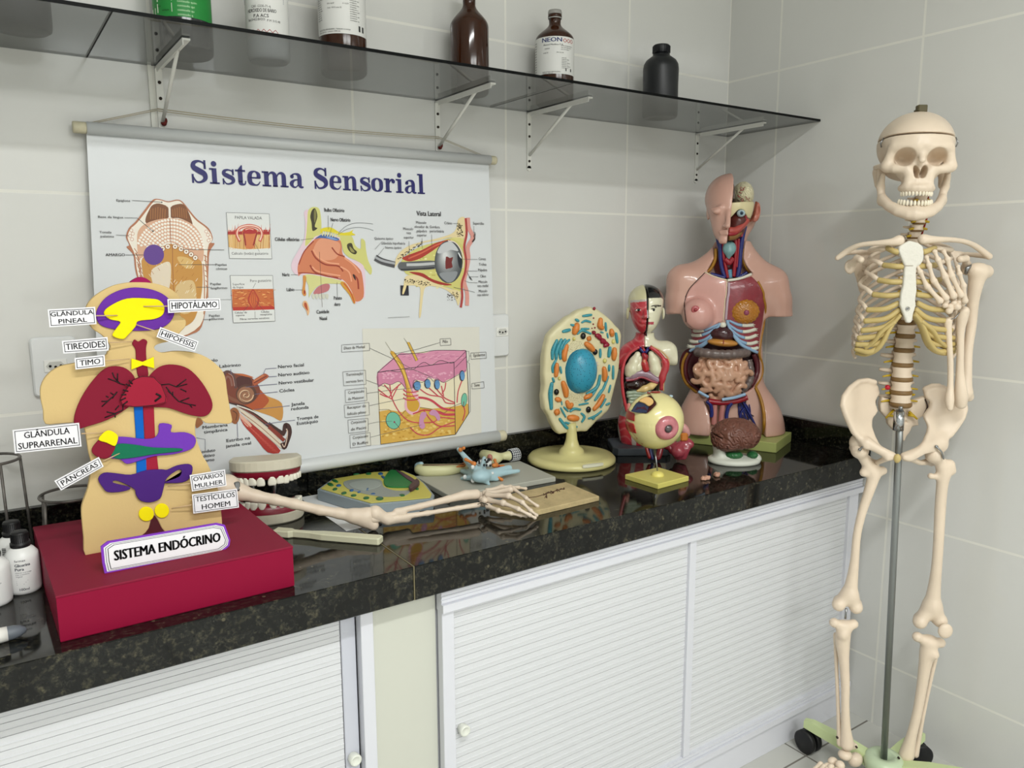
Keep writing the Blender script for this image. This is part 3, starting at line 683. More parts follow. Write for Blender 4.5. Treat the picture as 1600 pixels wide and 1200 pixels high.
# ---- title, slab lettering drawn stroke by stroke
def glyph_title(word):
    a = Art(); mb = a.mb; navy = lin((24, 22, 98)); K = .0500
    o = to2(296, 286); e = to2(665, 303); x = [o[0]]; y0 = (o[1]+e[1])/2
    L = [2.0]
    def P(u, v): return to3(x[0]+u*K, y0+v*K*1.03, L[0])
    def rect(u0, v0, u1, v1): mb.add([P(u0, v0), P(u1, v0), P(u1, v1), P(u0, v1)], [(0, 1, 2, 3)], False, navy)
    def rib(pts, ws, sx=1, sy=1, sw=1, closed=False):
        A = np.column_stack([np.array(pts, float)*[sx, sy], np.array(ws)*sw]); A = smooth_loop(A, 6, closed)
        if closed: A = np.vstack([A, A[:1]])
        Q = A[:, :2]; T = np.gradient(Q, axis=0)
        if closed: T[0] = T[-1] = Q[1]-Q[-2]
        T /= np.linalg.norm(T, axis=1)[:, None]+1e-9; N_ = np.column_stack([-T[:, 1], T[:, 0]]); n = len(Q)
        l = Q+N_*A[:, 2:3]/2; r = Q-N_*A[:, 2:3]/2
        mb.add([P(*q) for q in l]+[P(*q) for q in r], [(i, i+1, n+i+1, n+i) for i in range(n-1)], False, navy)
    def ball(u, v, r, ry=None): mb.add([P(u+r*math.cos(t), v+(ry or r)*math.sin(t)) for t in np.linspace(0, 2*PI, 20, endpoint=False)], [tuple(range(20))], False, navy)
    def ss(sx, sy, sw):
        rib([(.55, .47), (.49, .60), (.33, .645), (.18, .58), (.17, .46), (.33, .37), (.50, .28), (.53, .15), (.41, .05), (.24, .04), (.13, .20)],
            [.04, .05, .07, .13, .17, .19, .18, .14, .08, .06, .04], sx, sy, sw)
        rect(.50*sx, .42*sy, .57*sx, .68*sy); rect(.09*sx, 0, .155*sx, .26*sy)
    def G(ch):
        L[0] += .02
        if ch == 'S': ss(1.32, 1.47, 1.32); return .86
        if ch == 's': ss(1.08, 1, 1.05); return .66
        if ch in 'il':
            t = .68 if ch == 'i' else 1.0
            rect(.14, 0, .35, t); rect(.03, 0, .46, .075); rect(.03, t-.075, .2, t)
            if ch == 'i': ball(.245, .87, .12)
            return .50
        if ch == 't':
            rect(.14, .13, .35, .66); mb.add([P(.14, .6), P(.35, .6), P(.35, .88), P(.30, .88), P(.14, .68)], [(0, 1, 2, 3, 4)], False, navy)
            rect(.02, .60, .48, .68); rib([(.245, .2), (.26, .09), (.36, .035), (.45, .07), (.48, .2)], [.21, .19, .09, .06, .05]); return .53
        if ch in 'nmr':
            rect(.12, 0, .33, .66); rect(.02, 0, .43, .075); rect(.02, .605, .33, .68)
            if ch == 'r': rib([(.30, .42), (.36, .57), (.47, .63), (.55, .60)], [.06, .08, .1, .14]); ball(.55, .55, .10); return .66
            rib([(.30, .46), (.38, .59), (.50, .635), (.60, .58), (.635, .46), (.635, .2), (.635, .0)], [.05, .07, .11, .17, .21, .21, .21]); rect(.52, 0, .75 if ch == 'm' else .85, .075)
            if ch == 'm':
                rib([(.72, .46), (.80, .59), (.92, .635), (1.02, .58), (1.055, .46), (1.055, .2), (1.055, .0)], [.05, .07, .11, .17, .21, .21, .21]); rect(.88, 0, 1.27, .075); return 1.29
            return .87
        if ch == 'o':
            rib([(.36, .645), (.17, .53), (.14, .34), (.17, .15), (.36, .035), (.55, .15), (.58, .34), (.55, .53)], [.06, .18, .21, .18, .06, .18, .21, .18], closed=True); return .72
        if ch == 'e':
            rect(.16, .325, .62, .395); rib([(.555, .35), (.55, .53), (.38, .645), (.19, .55), (.14, .34), (.18, .13), (.38, .04), (.52, .07), (.62, .2)], [.2, .16, .06, .17, .21, .19, .08, .06, .04]); return .70
        if ch == 'a':
            rib([(.16, .50), (.20, .59), (.33, .64), (.48, .60), (.535, .47), (.535, .17), (.60, .05), (.72, .05)], [.13, .08, .07, .15, .20, .20, .12, .06]); ball(.17, .51, .09)
            rib([(.47, .38), (.27, .34), (.14, .20), (.20, .06), (.33, .03), (.46, .14)], [.05, .09, .19, .11, .06, .05]); return .76
        return .40
    words = 'Sistema Sensorial'; adv = []
    tot = {'S': .86, 's': .66, 'i': .50, 'l': .50, 't': .53, 'n': .87, 'm': 1.29, 'r': .66, 'o': .72, 'e': .70, 'a': .76, ' ': .40}
    K2 = (e[0]-o[0])/sum(tot[c] for c in words); K = K2
    for i, ch in enumerate(words):
        if (i < 8) == (word == 0): G(ch)
        x[0] += tot[ch]*K
    return a.done('title_word')
glyph_title(0); glyph_title(1)

TG = (60, 58, 60)
# ---- tongue drawing
A = Art(Z(140, 290, .175)); br1 = (176, 112, 78); cr = (238, 230, 216)
A.poly([(560, 130), (620, 120), (700, 140), (780, 125), (830, 145), (900, 230), (960, 300), (1040, 360), (1075, 400), (1100, 470), (1085, 510), (1115, 520), (1070, 600), (1060, 780), (1050, 1000), (1000, 1260), (900, 1330), (740, 1370), (580, 1330), (480, 1150), (440, 900), (405, 740), (390, 620), (330, 550), (355, 530), (325, 460), (350, 380), (410, 320), (480, 230)], br1, 4)
A.poly([(575, 140), (625, 130), (700, 150), (780, 135), (825, 155), (890, 240), (950, 310), (1030, 370), (1062, 410), (1085, 465), (1070, 505), (1050, 600), (1048, 780), (1038, 1000), (985, 1250), (740, 1350), (500, 1150), (455, 900), (420, 740), (405, 620), (350, 500), (340, 450), (365, 390), (425, 330), (490, 250)], cr, 4)
for x0, x1, y0, y1 in ((1030, 1055, 620, 1000), (1015, 1020, 700, 1150), (430, 470, 700, 900), (415, 455, 600, 760)): A.ribbon([(x0, y0), ((x0+x1)/2+8, (y0+y1)/2), (x1, y1)], 10, (184, 128, 92))
for k in range(7): A.ribbon([(1018+k*3, 620+k*45), (1052, 640+k*45)], 7, br1, 0); A.ribbon([(398+k*8, 560+k*40), (440+k*8, 620+k*42)], 7, br1, 0)
A.poly([(560, 175), (620, 160), (700, 195), (705, 285), (640, 300), (560, 325), (505, 335), (500, 290), (530, 220)], (122, 72, 34), 3)
A.poly([(722, 195), (790, 165), (840, 170), (875, 220), (910, 310), (915, 350), (860, 315), (790, 290), (725, 285)], (122, 72, 34), 3)
for dx in range(-3, 4): A.ribbon([(610+dx*22, 190+abs(dx)*7), (606+dx*21, 300)], 9, (156, 100, 50), 0, .06); A.ribbon([(800+dx*20, 190+abs(dx)*7), (805+dx*20, 285+dx*3)], 9, (156, 100, 50), 0, .06)
A.ribbon([(712, 160), (715, 300)], 18, (240, 232, 220), 0)
A.poly([(380, 370), (405, 370), (400, 440), (392, 505), (365, 500), (340, 470), (352, 410)], (240, 230, 218), 4); A.poly([(1015, 375), (1050, 390), (1092, 460), (1080, 508), (1050, 512), (1030, 450)], (240, 230, 218), 4)
for q in ((372, 400), (385, 430), (360, 450), (378, 480), (1040, 410), (1056, 440), (1075, 460), (1062, 490)): A.disc(*q, 16, (196, 140, 108)); A.disc(*q, 12, (242, 234, 222))
A.poly([(500, 340), (600, 305), (715, 292), (830, 305), (920, 350), (985, 430), (1015, 530), (1018, 620), (1000, 680), (930, 620), (860, 570), (760, 520), (715, 505), (660, 520), (560, 590), (470, 640), (440, 650), (425, 560), (425, 440), (450, 380)], (216, 170, 140), 4)
rr = random.Random(3)
for j in range(9):
    R_ = 305-j*30; cx, cyy = 722, 612
    for k in range(int(R_/10)):
        a = PI*(.06+.88*(k+.5*(j % 2))/(R_/10)); x = cx+R_*math.cos(a)*.99; y = cyy-R_*math.sin(a)*1.0
        if y < 590 and (j < 4 or y < 520+abs(x-cx)*.25): A.mb.m = 0; A.disc(x, y, 12.5+rr.random()*2, (244, 238, 228), 10.5, 8, rr.random())
A.poly([(470, 650), (560, 600), (640, 550), (720, 520), (800, 550), (890, 600), (960, 650), (1000, 690), (1008, 800), (1000, 950), (960, 1130), (900, 1230), (740, 1290), (600, 1240), (540, 1050), (500, 900), (470, 760)], (198, 142, 62), 4)
A.poly([(550, 760), (640, 700), (700, 680), (725, 720), (720, 860), (690, 960), (610, 960), (565, 880)], (226, 212, 190), 4); A.poly([(770, 900), (850, 850), (930, 860), (950, 1000), (900, 1130), (800, 1130), (770, 1000)], (216, 186, 132), 4)
A.poly([(780, 640), (860, 640), (920, 680), (900, 740), (830, 720)], (218, 180, 110), 4)
for k in range(60):
    x = 520+rr.random()*440; y = 680+rr.random()*420; s_ = 1 if x > 745 else -1
    A.ribbon([(x, y), (x+s_*18, y-26)], 4, rr.choice([(232, 214, 178), (176, 112, 40), (240, 230, 208)]), 0, .05)
A.ribbon([(716, 300), (722, 420), (726, 520), (738, 560), (742, 760), (750, 1000), (750, 1250)], 5, (150, 84, 46))
for q in ((650, 565), (697, 545), (762, 545), (815, 566), (862, 590), (905, 615), (942, 645)): A.disc(*q, 25, (150, 92, 54)); A.disc(*q, 20, (244, 236, 222)); A.disc(*q, 8, (150, 110, 90))
A.disc(572, 618, 91, (92, 52, 142), n=40)
A.line((380, 133), (635, 148), w=4); A.disc(643, 149, 6, (30, 30, 30)); A.line((310, 287), (425, 290), (560, 405), w=4); A.disc(565, 408, 7, (30, 30, 30)); A.line((235, 441), (350, 447), w=4)
A.line((320, 619), (480, 619), w=4); A.line((820, 570), (1200, 574), w=4); A.line((795, 706), (1120, 706), w=4); A.line((955, 908), (1075, 908), w=4); A.line((1010, 1195), (1080, 1195), w=4)
for t, x, y, x1 in (('Epiglote', 240, 142, 362), ('Base da língua', 76, 288, 303), ('Tonsila', 88, 425, 196), ('palatina', 98, 462, 218)): A.text(t, x, y, 32, x1-x, TG, .01)
A.text('AMARGO', 143, 630, 40, 175, (40, 38, 40), .012); A.text('Papilas', 1123, 716, 30, 100, TG, .01); A.text('cônicas', 1128, 752, 30, 100, TG, .01)
A.text('Papilas', 1078, 888, 30, 95, TG, .01); A.text('fungiformes', 1080, 925, 30, 150, TG, .01); A.text('Papilas', 1066, 1172, 30, 95, TG, .01); A.text('piliformes', 1068, 1202, 30, 130, TG, .01)
A.done('tongue_drawing')
# ---- papilla boxes
A = Art(Z(350, 325, .1585))
def frame(A, pts, w=3, col=(60, 60, 64)):
    for i in range(len(pts)): A.ribbon([pts[i], pts[(i+1) % len(pts)]], w, col, 0, .06)
A.poly([(22, 45), (445, 58), (472, 502), (53, 497)], (222, 224, 222))
A.poly([(38, 235), (452, 235), (455, 395), (380, 400), (300, 405), (200, 408), (120, 400), (45, 385)], (214, 168, 98))
for k in range(48):
    x = 45+k*8.6; A.ribbon([(x, 260+rr.random()*20), (x+rr.uniform(-14, 14), 395+rr.random()*18)], 3.4, rr.choice([(240, 214, 168), (168, 84, 44), (226, 184, 120)]), 0, .05)
A.poly([(34, 215), (80, 222), (130, 215), (180, 225), (370, 215), (452, 215), (452, 262), (34, 262)], (168, 36, 32))
for k in range(26):
    x = 36+k*16.5; A.ribbon([(x, 232), (x+rr.uniform(-10, 14), 150+rr.random()*50)], [9, 1], rr.choice([(196, 84, 64), (232, 196, 178), (240, 222, 210)]), 0, .05)
A.ribbon([(155, 330), (125, 260), (150, 200), (250, 172), (345, 200), (375, 260), (350, 330)], 30, (198, 84, 66), 5); A.ribbon([(155, 320), (128, 255), (155, 195), (250, 172), (340, 195), (372, 255), (352, 320)], 12, (242, 208, 190), 5)
A.poly([(180, 250), (190, 210), (250, 190), (320, 212), (330, 255), (300, 320), (290, 395), (215, 395), (205, 320)], (206, 118, 66), 4)
A.poly([(185, 245), (198, 212), (250, 196), (312, 215), (322, 245), (280, 255), (220, 255)], (174, 34, 34), 3); A.ribbon([(210, 215), (250, 205), (290, 215)], 8, (244, 190, 170), 4)
A.ribbon([(190, 240), (205, 310), (212, 370)], 14, (150, 26, 30), 4); A.ribbon([(325, 240), (305, 310), (288, 370)], 14, (150, 26, 30), 4)
A.line((305, 350), (348, 432), w=3)
A.text('PAPILA VALADA', 108, 108, 44, 270, (50, 50, 52)); A.text('Calículo (botão) gustatório', 76, 460, 38, 370, (60, 56, 58))
frame(A, [(22, 45), (445, 58), (472, 502), (53, 497)])
A.poly([(60, 665), (478, 665), (503, 1115), (90, 1132)], (222, 224, 222))
A.poly([(76, 800), (487, 797), (495, 975), (495, 998), (88, 1010), (82, 975)], (196, 104, 48)); A.poly([(82, 978), (495, 965), (496, 1000), (88, 1012)], (184, 44, 30))
for k in range(90):
    x = 90+rr.random()*390; y = 810+rr.random()*155; s_ = 1 if x > 290 else -1
    A.ribbon([(x, y), (x+s_*28, y+rr.uniform(-9, 14))], 4, rr.choice([(226, 158, 84), (156, 62, 28), (238, 186, 110), (206, 74, 38)]), 0, .05)
A.poly([(285, 798), (320, 850), (348, 910), (330, 970), (300, 1008), (262, 975), (232, 910), (250, 850)], (176, 56, 32), 4); A.poly([(285, 815), (312, 860), (330, 910), (300, 985), (268, 960), (248, 910), (262, 855)], (204, 98, 44), 4)
for dx in (-22, 0, 22): A.ribbon([(287+dx*.3, 830), (290+dx, 900), (298+dx*.3, 985)], 4, (150, 52, 28), 3)
A.line((310, 740), (285, 790), w=3); A.line((190, 1020), (240, 960), w=3); A.line((305, 1085), (303, 1020), w=3); A.line((392, 1015), (310, 910), w=3)
A.text('Poro gustatório', 258, 730, 38, 210, (60, 56, 58)); A.text('Superfície', 84, 762, 30, 118, (60, 56, 58)); A.text('da língua', 86, 792, 30, 105, (60, 56, 58))
A.text('Células de', 106, 1042, 28, 120, (50, 46, 48), .01); A.text('suporte', 116, 1068, 28, 86, (50, 46, 48), .01); A.text('Células', 365, 1034, 28, 80, (50, 46, 48), .01); A.text('receptoras', 356, 1060, 28, 118, (50, 46, 48), .01)
A.text('Fibras nervosas sensitivas', 158, 1105, 28, 294, (50, 46, 48), .01)
frame(A, [(60, 665), (478, 665), (503, 1115), (90, 1132)])
A.line((-230, 905), (70, 902), w=3, col=(120, 120, 120))
A.done('taste_papilla_drawing')
# ---- nose drawing
A = Art(Z(425, 310, 1/6.)); pk = (226, 200, 212); yl = (206, 204, 122)
A.poly([(300, 130), (350, 120), (450, 340), (330, 480), (240, 620), (245, 720), (190, 680), (185, 600), (250, 480), (300, 380), (310, 220)], pk, 4)
A.poly([(340, 110), (400, 80), (450, 120), (460, 320), (400, 360), (340, 430), (310, 440), (320, 340), (330, 220)], yl, 4)
A.poly([(375, 110), (405, 95), (425, 170), (400, 260), (425, 280), (380, 305), (370, 230), (358, 170)], (52, 46, 22), 4); A.poly([(395, 110), (410, 110), (415, 170), (400, 230), (392, 180)], (120, 116, 60), 4)
A.poly([(620, 345), (740, 350), (780, 440), (830, 470), (835, 380), (870, 400), (880, 480), (900, 580), (935, 660), (925, 715), (880, 670), (800, 590), (720, 550), (670, 500), (650, 420)], yl, 4)
A.poly([(705, 430), (745, 420), (765, 470), (795, 500), (780, 525), (740, 510), (708, 470)], (60, 54, 26), 4); A.poly([(725, 450), (750, 470), (775, 505), (740, 500)], (146, 140, 78), 3)
A.poly([(640, 400), (680, 540), (820, 600), (870, 680), (870, 920), (850, 930), (775, 990), (740, 930), (640, 800), (300, 720), (245, 730), (235, 620), (300, 480), (380, 390), (450, 345), (620, 360)], pk, 4)
A.poly([(450, 355), (620, 385), (650, 430), (665, 530), (740, 590), (810, 650), (845, 720), (858, 920), (780, 965), (740, 860), (640, 750), (400, 705), (280, 705), (248, 725), (243, 620), (310, 480), (385, 395)], (206, 122, 84), 5)
A.poly([(460, 375), (600, 400), (640, 450), (600, 560), (480, 580), (420, 540), (390, 470)], (222, 152, 118), 5)
for pts, w_ in (([(370, 490), (410, 560), (500, 620), (620, 635), (665, 685)], 14), ([(355, 625), (400, 690), (500, 725), (620, 745)], 15), ([(560, 460), (610, 520), (680, 545)], 12), ([(250, 620), (300, 500), (390, 400)], 10), ([(245, 700), (340, 700), (480, 720), (650, 760)], 10), ([(760, 715), (800, 760), (810, 850)], 16)):
    A.ribbon(pts, w_, (150, 52, 30), 5)
for pts in ([(385, 480), (430, 550), (520, 600), (630, 615)], [(375, 640), (420, 680), (520, 705), (640, 725)], [(680, 560), (760, 620), (820, 700)], [(640, 640), (720, 690), (745, 780)]): A.ribbon(pts, 13, (230, 160, 124), 5)
A.poly([(755, 712), (775, 720), (785, 770), (765, 745)], (40, 22, 16), 3)
A.poly([(450, 345), (520, 340), (600, 365), (630, 385), (600, 398), (520, 378), (440, 372), (400, 385)], (66, 96, 156), 4); A.poly([(500, 360), (560, 365), (620, 390), (560, 385)], (120, 152, 206), 3)
A.poly([(455, 290), (520, 270), (570, 280), (640, 320), (720, 315), (760, 295), (750, 320), (778, 345), (640, 345), (560, 320), (480, 310), (460, 335)], (222, 206, 34), 4)
for k in range(7): A.ribbon([(480+k*22, 305+k*3), (472+k*23, 350+k*3)], 9, (228, 220, 150), 0)
A.poly([(310, 715), (480, 735), (660, 775), (640, 800), (500, 800), (420, 830), (360, 900), (345, 930), (340, 820)], (210, 208, 140), 4)
A.poly([(390, 880), (430, 830), (500, 800), (540, 812), (530, 860), (480, 885), (400, 900)], (188, 112, 116), 4)
for k in range(5): A.poly([(370+k*32, 905), (380+k*32, 895), (400+k*32, 900), (398+k*32, 940), (380+k*32, 940)], (206, 206, 190), 2)
A.poly([(640, 800), (680, 785), (740, 870), (780, 960), (765, 985), (720, 900)], (206, 148, 44), 4); A.ribbon([(672, 795), (735, 880), (770, 975)], 9, (196, 60, 40), 4)
A.poly([(290, 725), (320, 740), (310, 840), (320, 900), (300, 915), (280, 880), (290, 800)], (206, 140, 62), 4); A.poly([(298, 860), (312, 870), (306, 900), (296, 890)], (160, 50, 24), 3)
A.poly([(300, 960), (330, 975), (350, 1050), (335, 1100), (320, 1050), (285, 1000)], (222, 176, 130), 4); A.poly([(305, 975), (325, 990), (335, 1050), (320, 1040), (300, 1005)], (176, 74, 34), 4)
A.ribbon([(610, 340), (680, 270), (760, 235), (850, 230), (945, 240)], 3, (90, 96, 100), 5); A.ribbon([(625, 335), (700, 290), (800, 272), (880, 280), (950, 300)], 3, (90, 96, 100), 5)
A.line((525, 160), (527, 290), w=3); A.line((570, 232), (538, 345), w=3); A.line((265, 390), (390, 375), w=3); A.line((175, 716), (245, 716), w=3); A.line((215, 858), (290, 858), w=3); A.line((443, 500), (470, 1020), w=3, col=(90, 60, 50)); A.line((608, 785), (612, 915), w=3)
for t, x, y, x1, h in (('Bulbo Olfatório', 490, 124, 680, 46), ('Nervo Olfatório', 550, 215, 736, 46), ('Células olfatórias', 28, 398, 260, 46), ('Nariz', 98, 730, 164, 44), ('Lábio', 138, 870, 210, 44), ('Palato', 580, 950, 655, 44), ('duro', 584, 1008, 640, 44), ('Cavidade', 418, 1080, 536, 46), ('Nasal', 448, 1142, 515, 46)): A.text(t, x, y, h, x1-x, (36, 34, 38), .02)
A.done('nose_drawing')
# ---- eye drawing
A = Art(Z(575, 320, .15)); bn = (226, 208, 160)
A.poly([(940, 150), (1010, 140), (1010, 350), (860, 340), (740, 370), (560, 400), (430, 480), (350, 560), (270, 655), (310, 520), (420, 430), (560, 385), (720, 350), (870, 300), (920, 240)], bn, 4)
A.poly([(860, 345), (1000, 360), (1010, 480), (960, 460), (880, 400)], (214, 206, 130), 3)
A.poly([(350, 580), (430, 500), (560, 430), (760, 380), (860, 350), (980, 420), (1010, 560), (1010, 760), (970, 900), (860, 870), (700, 830), (540, 740), (420, 730), (380, 700), (340, 640)], (206, 200, 118), 4)
for k in range(70):
    x = 450+rr.random()*500; y = 440+rr.random()*430; A.disc(x, y, 10+rr.random()*8, rr.choice([(226, 222, 150), (188, 178, 92), (236, 232, 176)]), 8, 7)
A.poly([(400, 740), (540, 740), (680, 810), (830, 870), (960, 910), (940, 1050), (900, 960), (800, 880), (690, 850), (620, 850), (580, 900), (550, 1150), (530, 1150), (545, 900), (520, 850), (440, 840), (400, 860), (370, 930), (355, 920), (370, 830)], bn, 4)
A.ribbon([(75, 550), (150, 590), (280, 625)], 62, (70, 70, 74), 5); A.ribbon([(75, 545), (150, 583), (280, 612)], 22, (166, 168, 172), 5)
A.poly([(355, 560), (400, 530), (560, 470), (700, 400), (830, 365), (860, 380), (760, 420), (640, 500), (540, 560), (430, 590)], (170, 52, 38), 4); A.ribbon([(420, 560), (560, 500), (700, 425), (820, 380)], 14, (206, 96, 70), 4)
A.poly([(430, 700), (560, 710), (660, 770), (780, 810), (870, 830), (800, 840), (680, 810), (560, 750), (470, 720)], (160, 44, 36), 4)
A.poly([(310, 640), (330, 600), (400, 595), (700, 585), (700, 665), (500, 680), (380, 690), (330, 675)], (92, 94, 96), 4); A.ribbon([(400, 625), (540, 622), (700, 610)], 26, (188, 190, 190), 4); A.ribbon([(340, 675), (500, 670), (690, 655)], 12, (30, 30, 34), 4)
A.poly([(335, 840), (420, 840), (425, 945), (338, 945)], (24, 22, 40)); A.poly([(400, 845), (370, 930), (355, 920), (372, 840)], (232, 212, 156), 2)
def gball(A, cx, cy, rx, ry, dark, lite, n=12, hx=-.25, hy=-.3):
    for k in range(n):
        t = k/(n-1); c = tuple(dark[i]+(lite[i]-dark[i])*t for i in range(3)); A.disc(cx+hx*rx*t, cy+hy*ry*t, rx*(1-t*.85), c, ry*(1-t*.85), 28)
gball(A, 838, 595, 146, 222, (66, 70, 74), (214, 216, 216)); A.poly([(720, 500), (760, 420), (830, 385), (880, 395), (940, 480), (860, 470), (790, 500)], (196, 198, 200), 4); A.poly([(740, 720), (840, 700), (930, 700), (890, 790), (820, 805)], (140, 144, 148), 4)
A.poly([(810, 540), (850, 555), (885, 545), (870, 600), (880, 650), (830, 665), (805, 660)], (112, 30, 30), 2)
A.poly([(935, 500), (965, 520), (978, 580), (965, 660), (945, 640), (930, 560)], (22, 26, 38), 4); A.poly([(935, 500), (950, 505), (975, 560), (955, 545)], (220, 224, 226), 2)
A.ribbon([(1040, 135), (1050, 240), (1090, 340), (1040, 440), (1045, 560), (1020, 700), (1000, 800), (1030, 920), (1030, 1050)], 40, (216, 150, 140), 5)
A.ribbon([(1015, 140), (1025, 300), (1000, 440), (1020, 580), (1010, 700), (975, 820), (980, 960), (965, 1070)], 24, (190, 84, 78), 5); A.ribbon([(1018, 140), (1026, 300), (1004, 440), (1022, 580), (1008, 700), (977, 820), (980, 960), (965, 1070)], 8, (142, 30, 34), 5)
A.ribbon([(830, 375), (900, 390), (960, 460), (995, 560), (985, 660)], 9, (228, 214, 206), 5)
for k in range(150):
    t = rr.random(); q = rr.choice([0, 1, 2])
    if q == 0: x = 310+t*250; y = 560-t*165+rr.uniform(-18, 18)
    elif q == 1: x = 900+rr.random()*80; y = 190+rr.random()*140; 
    else: x = 380+t*270; y = 790+t*40+rr.uniform(-22, 20)
    if q == 1 and x < 985-(330-y)*.35: x += 20
    A.disc(x, y, 4+rr.random()*4, (52, 34, 22), 5, 5)
for k in range(45): A.disc(820+rr.random()*120, 905+rr.random()*70+rr.random()*30, 4+rr.random()*3, (60, 40, 26), 4, 5)
for k in range(14): A.ribbon([(1085+rr.uniform(-5, 5), 385+rr.uniform(-6, 6)), (1110, 350+rr.uniform(-14, 14)), (1100+rr.uniform(-8, 20), 280+rr.random()*90)], 2.5, (60, 44, 40), 3, .05)
for k in range(8): A.ribbon([(1025, 700), (1050, 740), (1050+k*5, 770+rr.uniform(-15, 25))], 2.5, (40, 40, 44), 3, .05)
A.text('Vista Lateral', 505, 112, 62, 255, (44, 40, 44), .02); g2 = (96, 92, 96)
for t, x, y, x1 in (('Músculo', 498, 196, 605), ('elevador da', 482, 240, 626), ('pálpebra', 505, 285, 612), ('superior', 510, 328, 610), ('Gordura', 640, 243, 745), ('periorbitária', 642, 286, 790), ('Músculo', 365, 262, 470), ('reto', 400, 305, 445), ('superior', 372, 352, 474), ('Quiasma óptico', 65, 362, 263), ('Glândula hipofisária', 132, 412, 390), ('Nervo óptico', 178, 458, 348), ('Crânio', 793, 203, 874), ('Supercílio', 1092, 206, 1205), ('Córnea', 1150, 577, 1226), ('Trólea', 1152, 634, 1230), ('Pálpebra', 1146, 693, 1238), ('Cílios', 1165, 757, 1226), ('Músculo', 1150, 815, 1240), ('reto medial', 1138, 858, 1250), ('Músculo', 1152, 912, 1240), ('reto inferior', 1138, 952, 1255)): A.text(t, x, y, 34, x1-x, g2, .008)
for l in (((70, 465), (125, 402)), ((90, 540), (165, 450)), ((423, 380), (430, 555)), ((560, 345), (563, 460)), ((660, 310), (664, 470)), ((885, 195), (935, 197)), ((1100, 222), (1100, 290)), ((985, 567), (1138, 569)), ((1020, 690), (1136, 690)), ((1050, 750), (1145, 750)), ((1000, 790), (1050, 810), (1138, 812)), ((890, 860), (1110, 910)), ((205, 1177), (430, 1165))): A.line(*l, w=3, col=(90, 88, 90))
A.done('eye_drawing')
# ---- skin block drawing
A = Art(Z(530, 510, .175)); ln = (52, 44, 60)
A.poly([(205, 20), (1250, 5), (1270, 990), (240, 1065)], (217, 215, 205), dl=.1)
A.poly([(340, 410), (525, 250), (840, 215), (985, 212), (1130, 215), (1150, 560), (1155, 775), (1035, 965), (370, 1052), (350, 740)], (230, 220, 190))
A.poly([(352, 760), (440, 745), (560, 765), (600, 740), (720, 720), (830, 735), (1030, 715), (1150, 690), (1155, 775), (1035, 965), (370, 1052)], (212, 168, 74))
for k in range(120):
    x = 375+rr.random()*640; y = 790+rr.random()*215
    if y < 1040-(x-370)*.13: A.disc(x, y, 9+rr.random()*12, rr.choice([(230, 200, 118), (196, 146, 52), (222, 184, 96)]), 9, 7)
A.poly([(340, 412), (440, 395), (530, 405), (590, 380), (660, 383), (750, 320), (820, 345), (900, 302), (1000, 328), (1060, 290), (1128, 220), (1132, 400), (1060, 425), (1020, 455), (960, 480), (930, 500), (880, 480), (800, 455), (760, 490), (680, 478), (660, 540), (600, 560), (530, 492), (460, 520), (400, 510), (345, 540)], (206, 130, 160), 3)
A.poly([(345, 408), (525, 250), (600, 240), (760, 238), (840, 215), (985, 212), (1060, 215), (1130, 214), (1060, 290), (1000, 325), (900, 300), (820, 343), (750, 318), (660, 380), (590, 378), (530, 402), (440, 392)], (214, 142, 170), 3)
for k in range(70):
    x = 370+rr.random()*640; y = 400+rr.random()*70; A.disc(x, y, 6+rr.random()*8, (226, 168, 190), 6, 7)
for k in range(40):
    x = 540+rr.random()*560; y = 240+rr.random()*60; A.ribbon([(x, y), (x+30, y-8)], 5, rr.choice([(228, 168, 190), (196, 116, 150)]), 0, .05)
A.ribbon([(345, 410), (440, 395), (530, 405), (590, 382), (660, 383), (750, 320), (820, 347), (900, 303), (1000, 328), (1060, 290), (1130, 218)], 4, ln, 4)
A.ribbon([(345, 538), (400, 508), (460, 520), (530, 492), (580, 540), (600, 600)], 3.5, ln, 4); A.ribbon([(655, 560), (665, 480), (740, 500), (800, 452), (840, 490), (870, 462), (930, 500), (1020, 455), (1130, 390)], 3.5, ln, 4)
A.ribbon([(352, 745), (440, 742), (470, 770), (540, 795), (590, 750)], 3, ln, 4); A.ribbon([(720, 722), (800, 735), (900, 760), (940, 770), (1000, 722), (1100, 680)], 3, ln, 4)
for pts in ([(450, 520), (470, 640), (540, 770), (640, 850), (830, 855), (900, 815), (1030, 825)], [(345, 560), (420, 620), (470, 650)], [(360, 600), (440, 630), (480, 570), (550, 510)], [(400, 520), (450, 580), (465, 630)], [(530, 520), (500, 580), (470, 640)], [(720, 560), (800, 610), (910, 630), (950, 680), (1030, 690)], [(800, 550), (880, 620)], [(860, 550), (920, 620), (960, 650), (1030, 680)], [(910, 530), (930, 620)], [(950, 500), (940, 560), (915, 600)], [(1095, 480), (1060, 580), (1050, 680)], [(1100, 690), (1120, 760), (1100, 840)], [(630, 900), (700, 960), (800, 965), (900, 900), (1030, 850)], [(750, 745), (820, 840), (900, 890), (1030, 885)]):
    A.ribbon(pts, 9, (198, 66, 82), 5)
for pts in ([(600, 650), (720, 635), (820, 660), (920, 730), (1030, 750)], [(860, 755), (940, 785), (1030, 785)]): A.ribbon(pts, 18, (196, 62, 80), 5)
A.poly([(580, 560), (600, 600), (580, 700), (600, 760), (650, 790), (700, 760), (720, 690), (690, 600), (655, 550)], (228, 176, 190), 4)
A.poly([(455, 235), (490, 230), (560, 330), (600, 440), (650, 600), (710, 680), (700, 740), (655, 762), (610, 735), (600, 660), (590, 520), (540, 380)], (206, 158, 52), 4); A.ribbon([(480, 250), (570, 400), (620, 540), (650, 640)], 10, (228, 190, 90), 4)
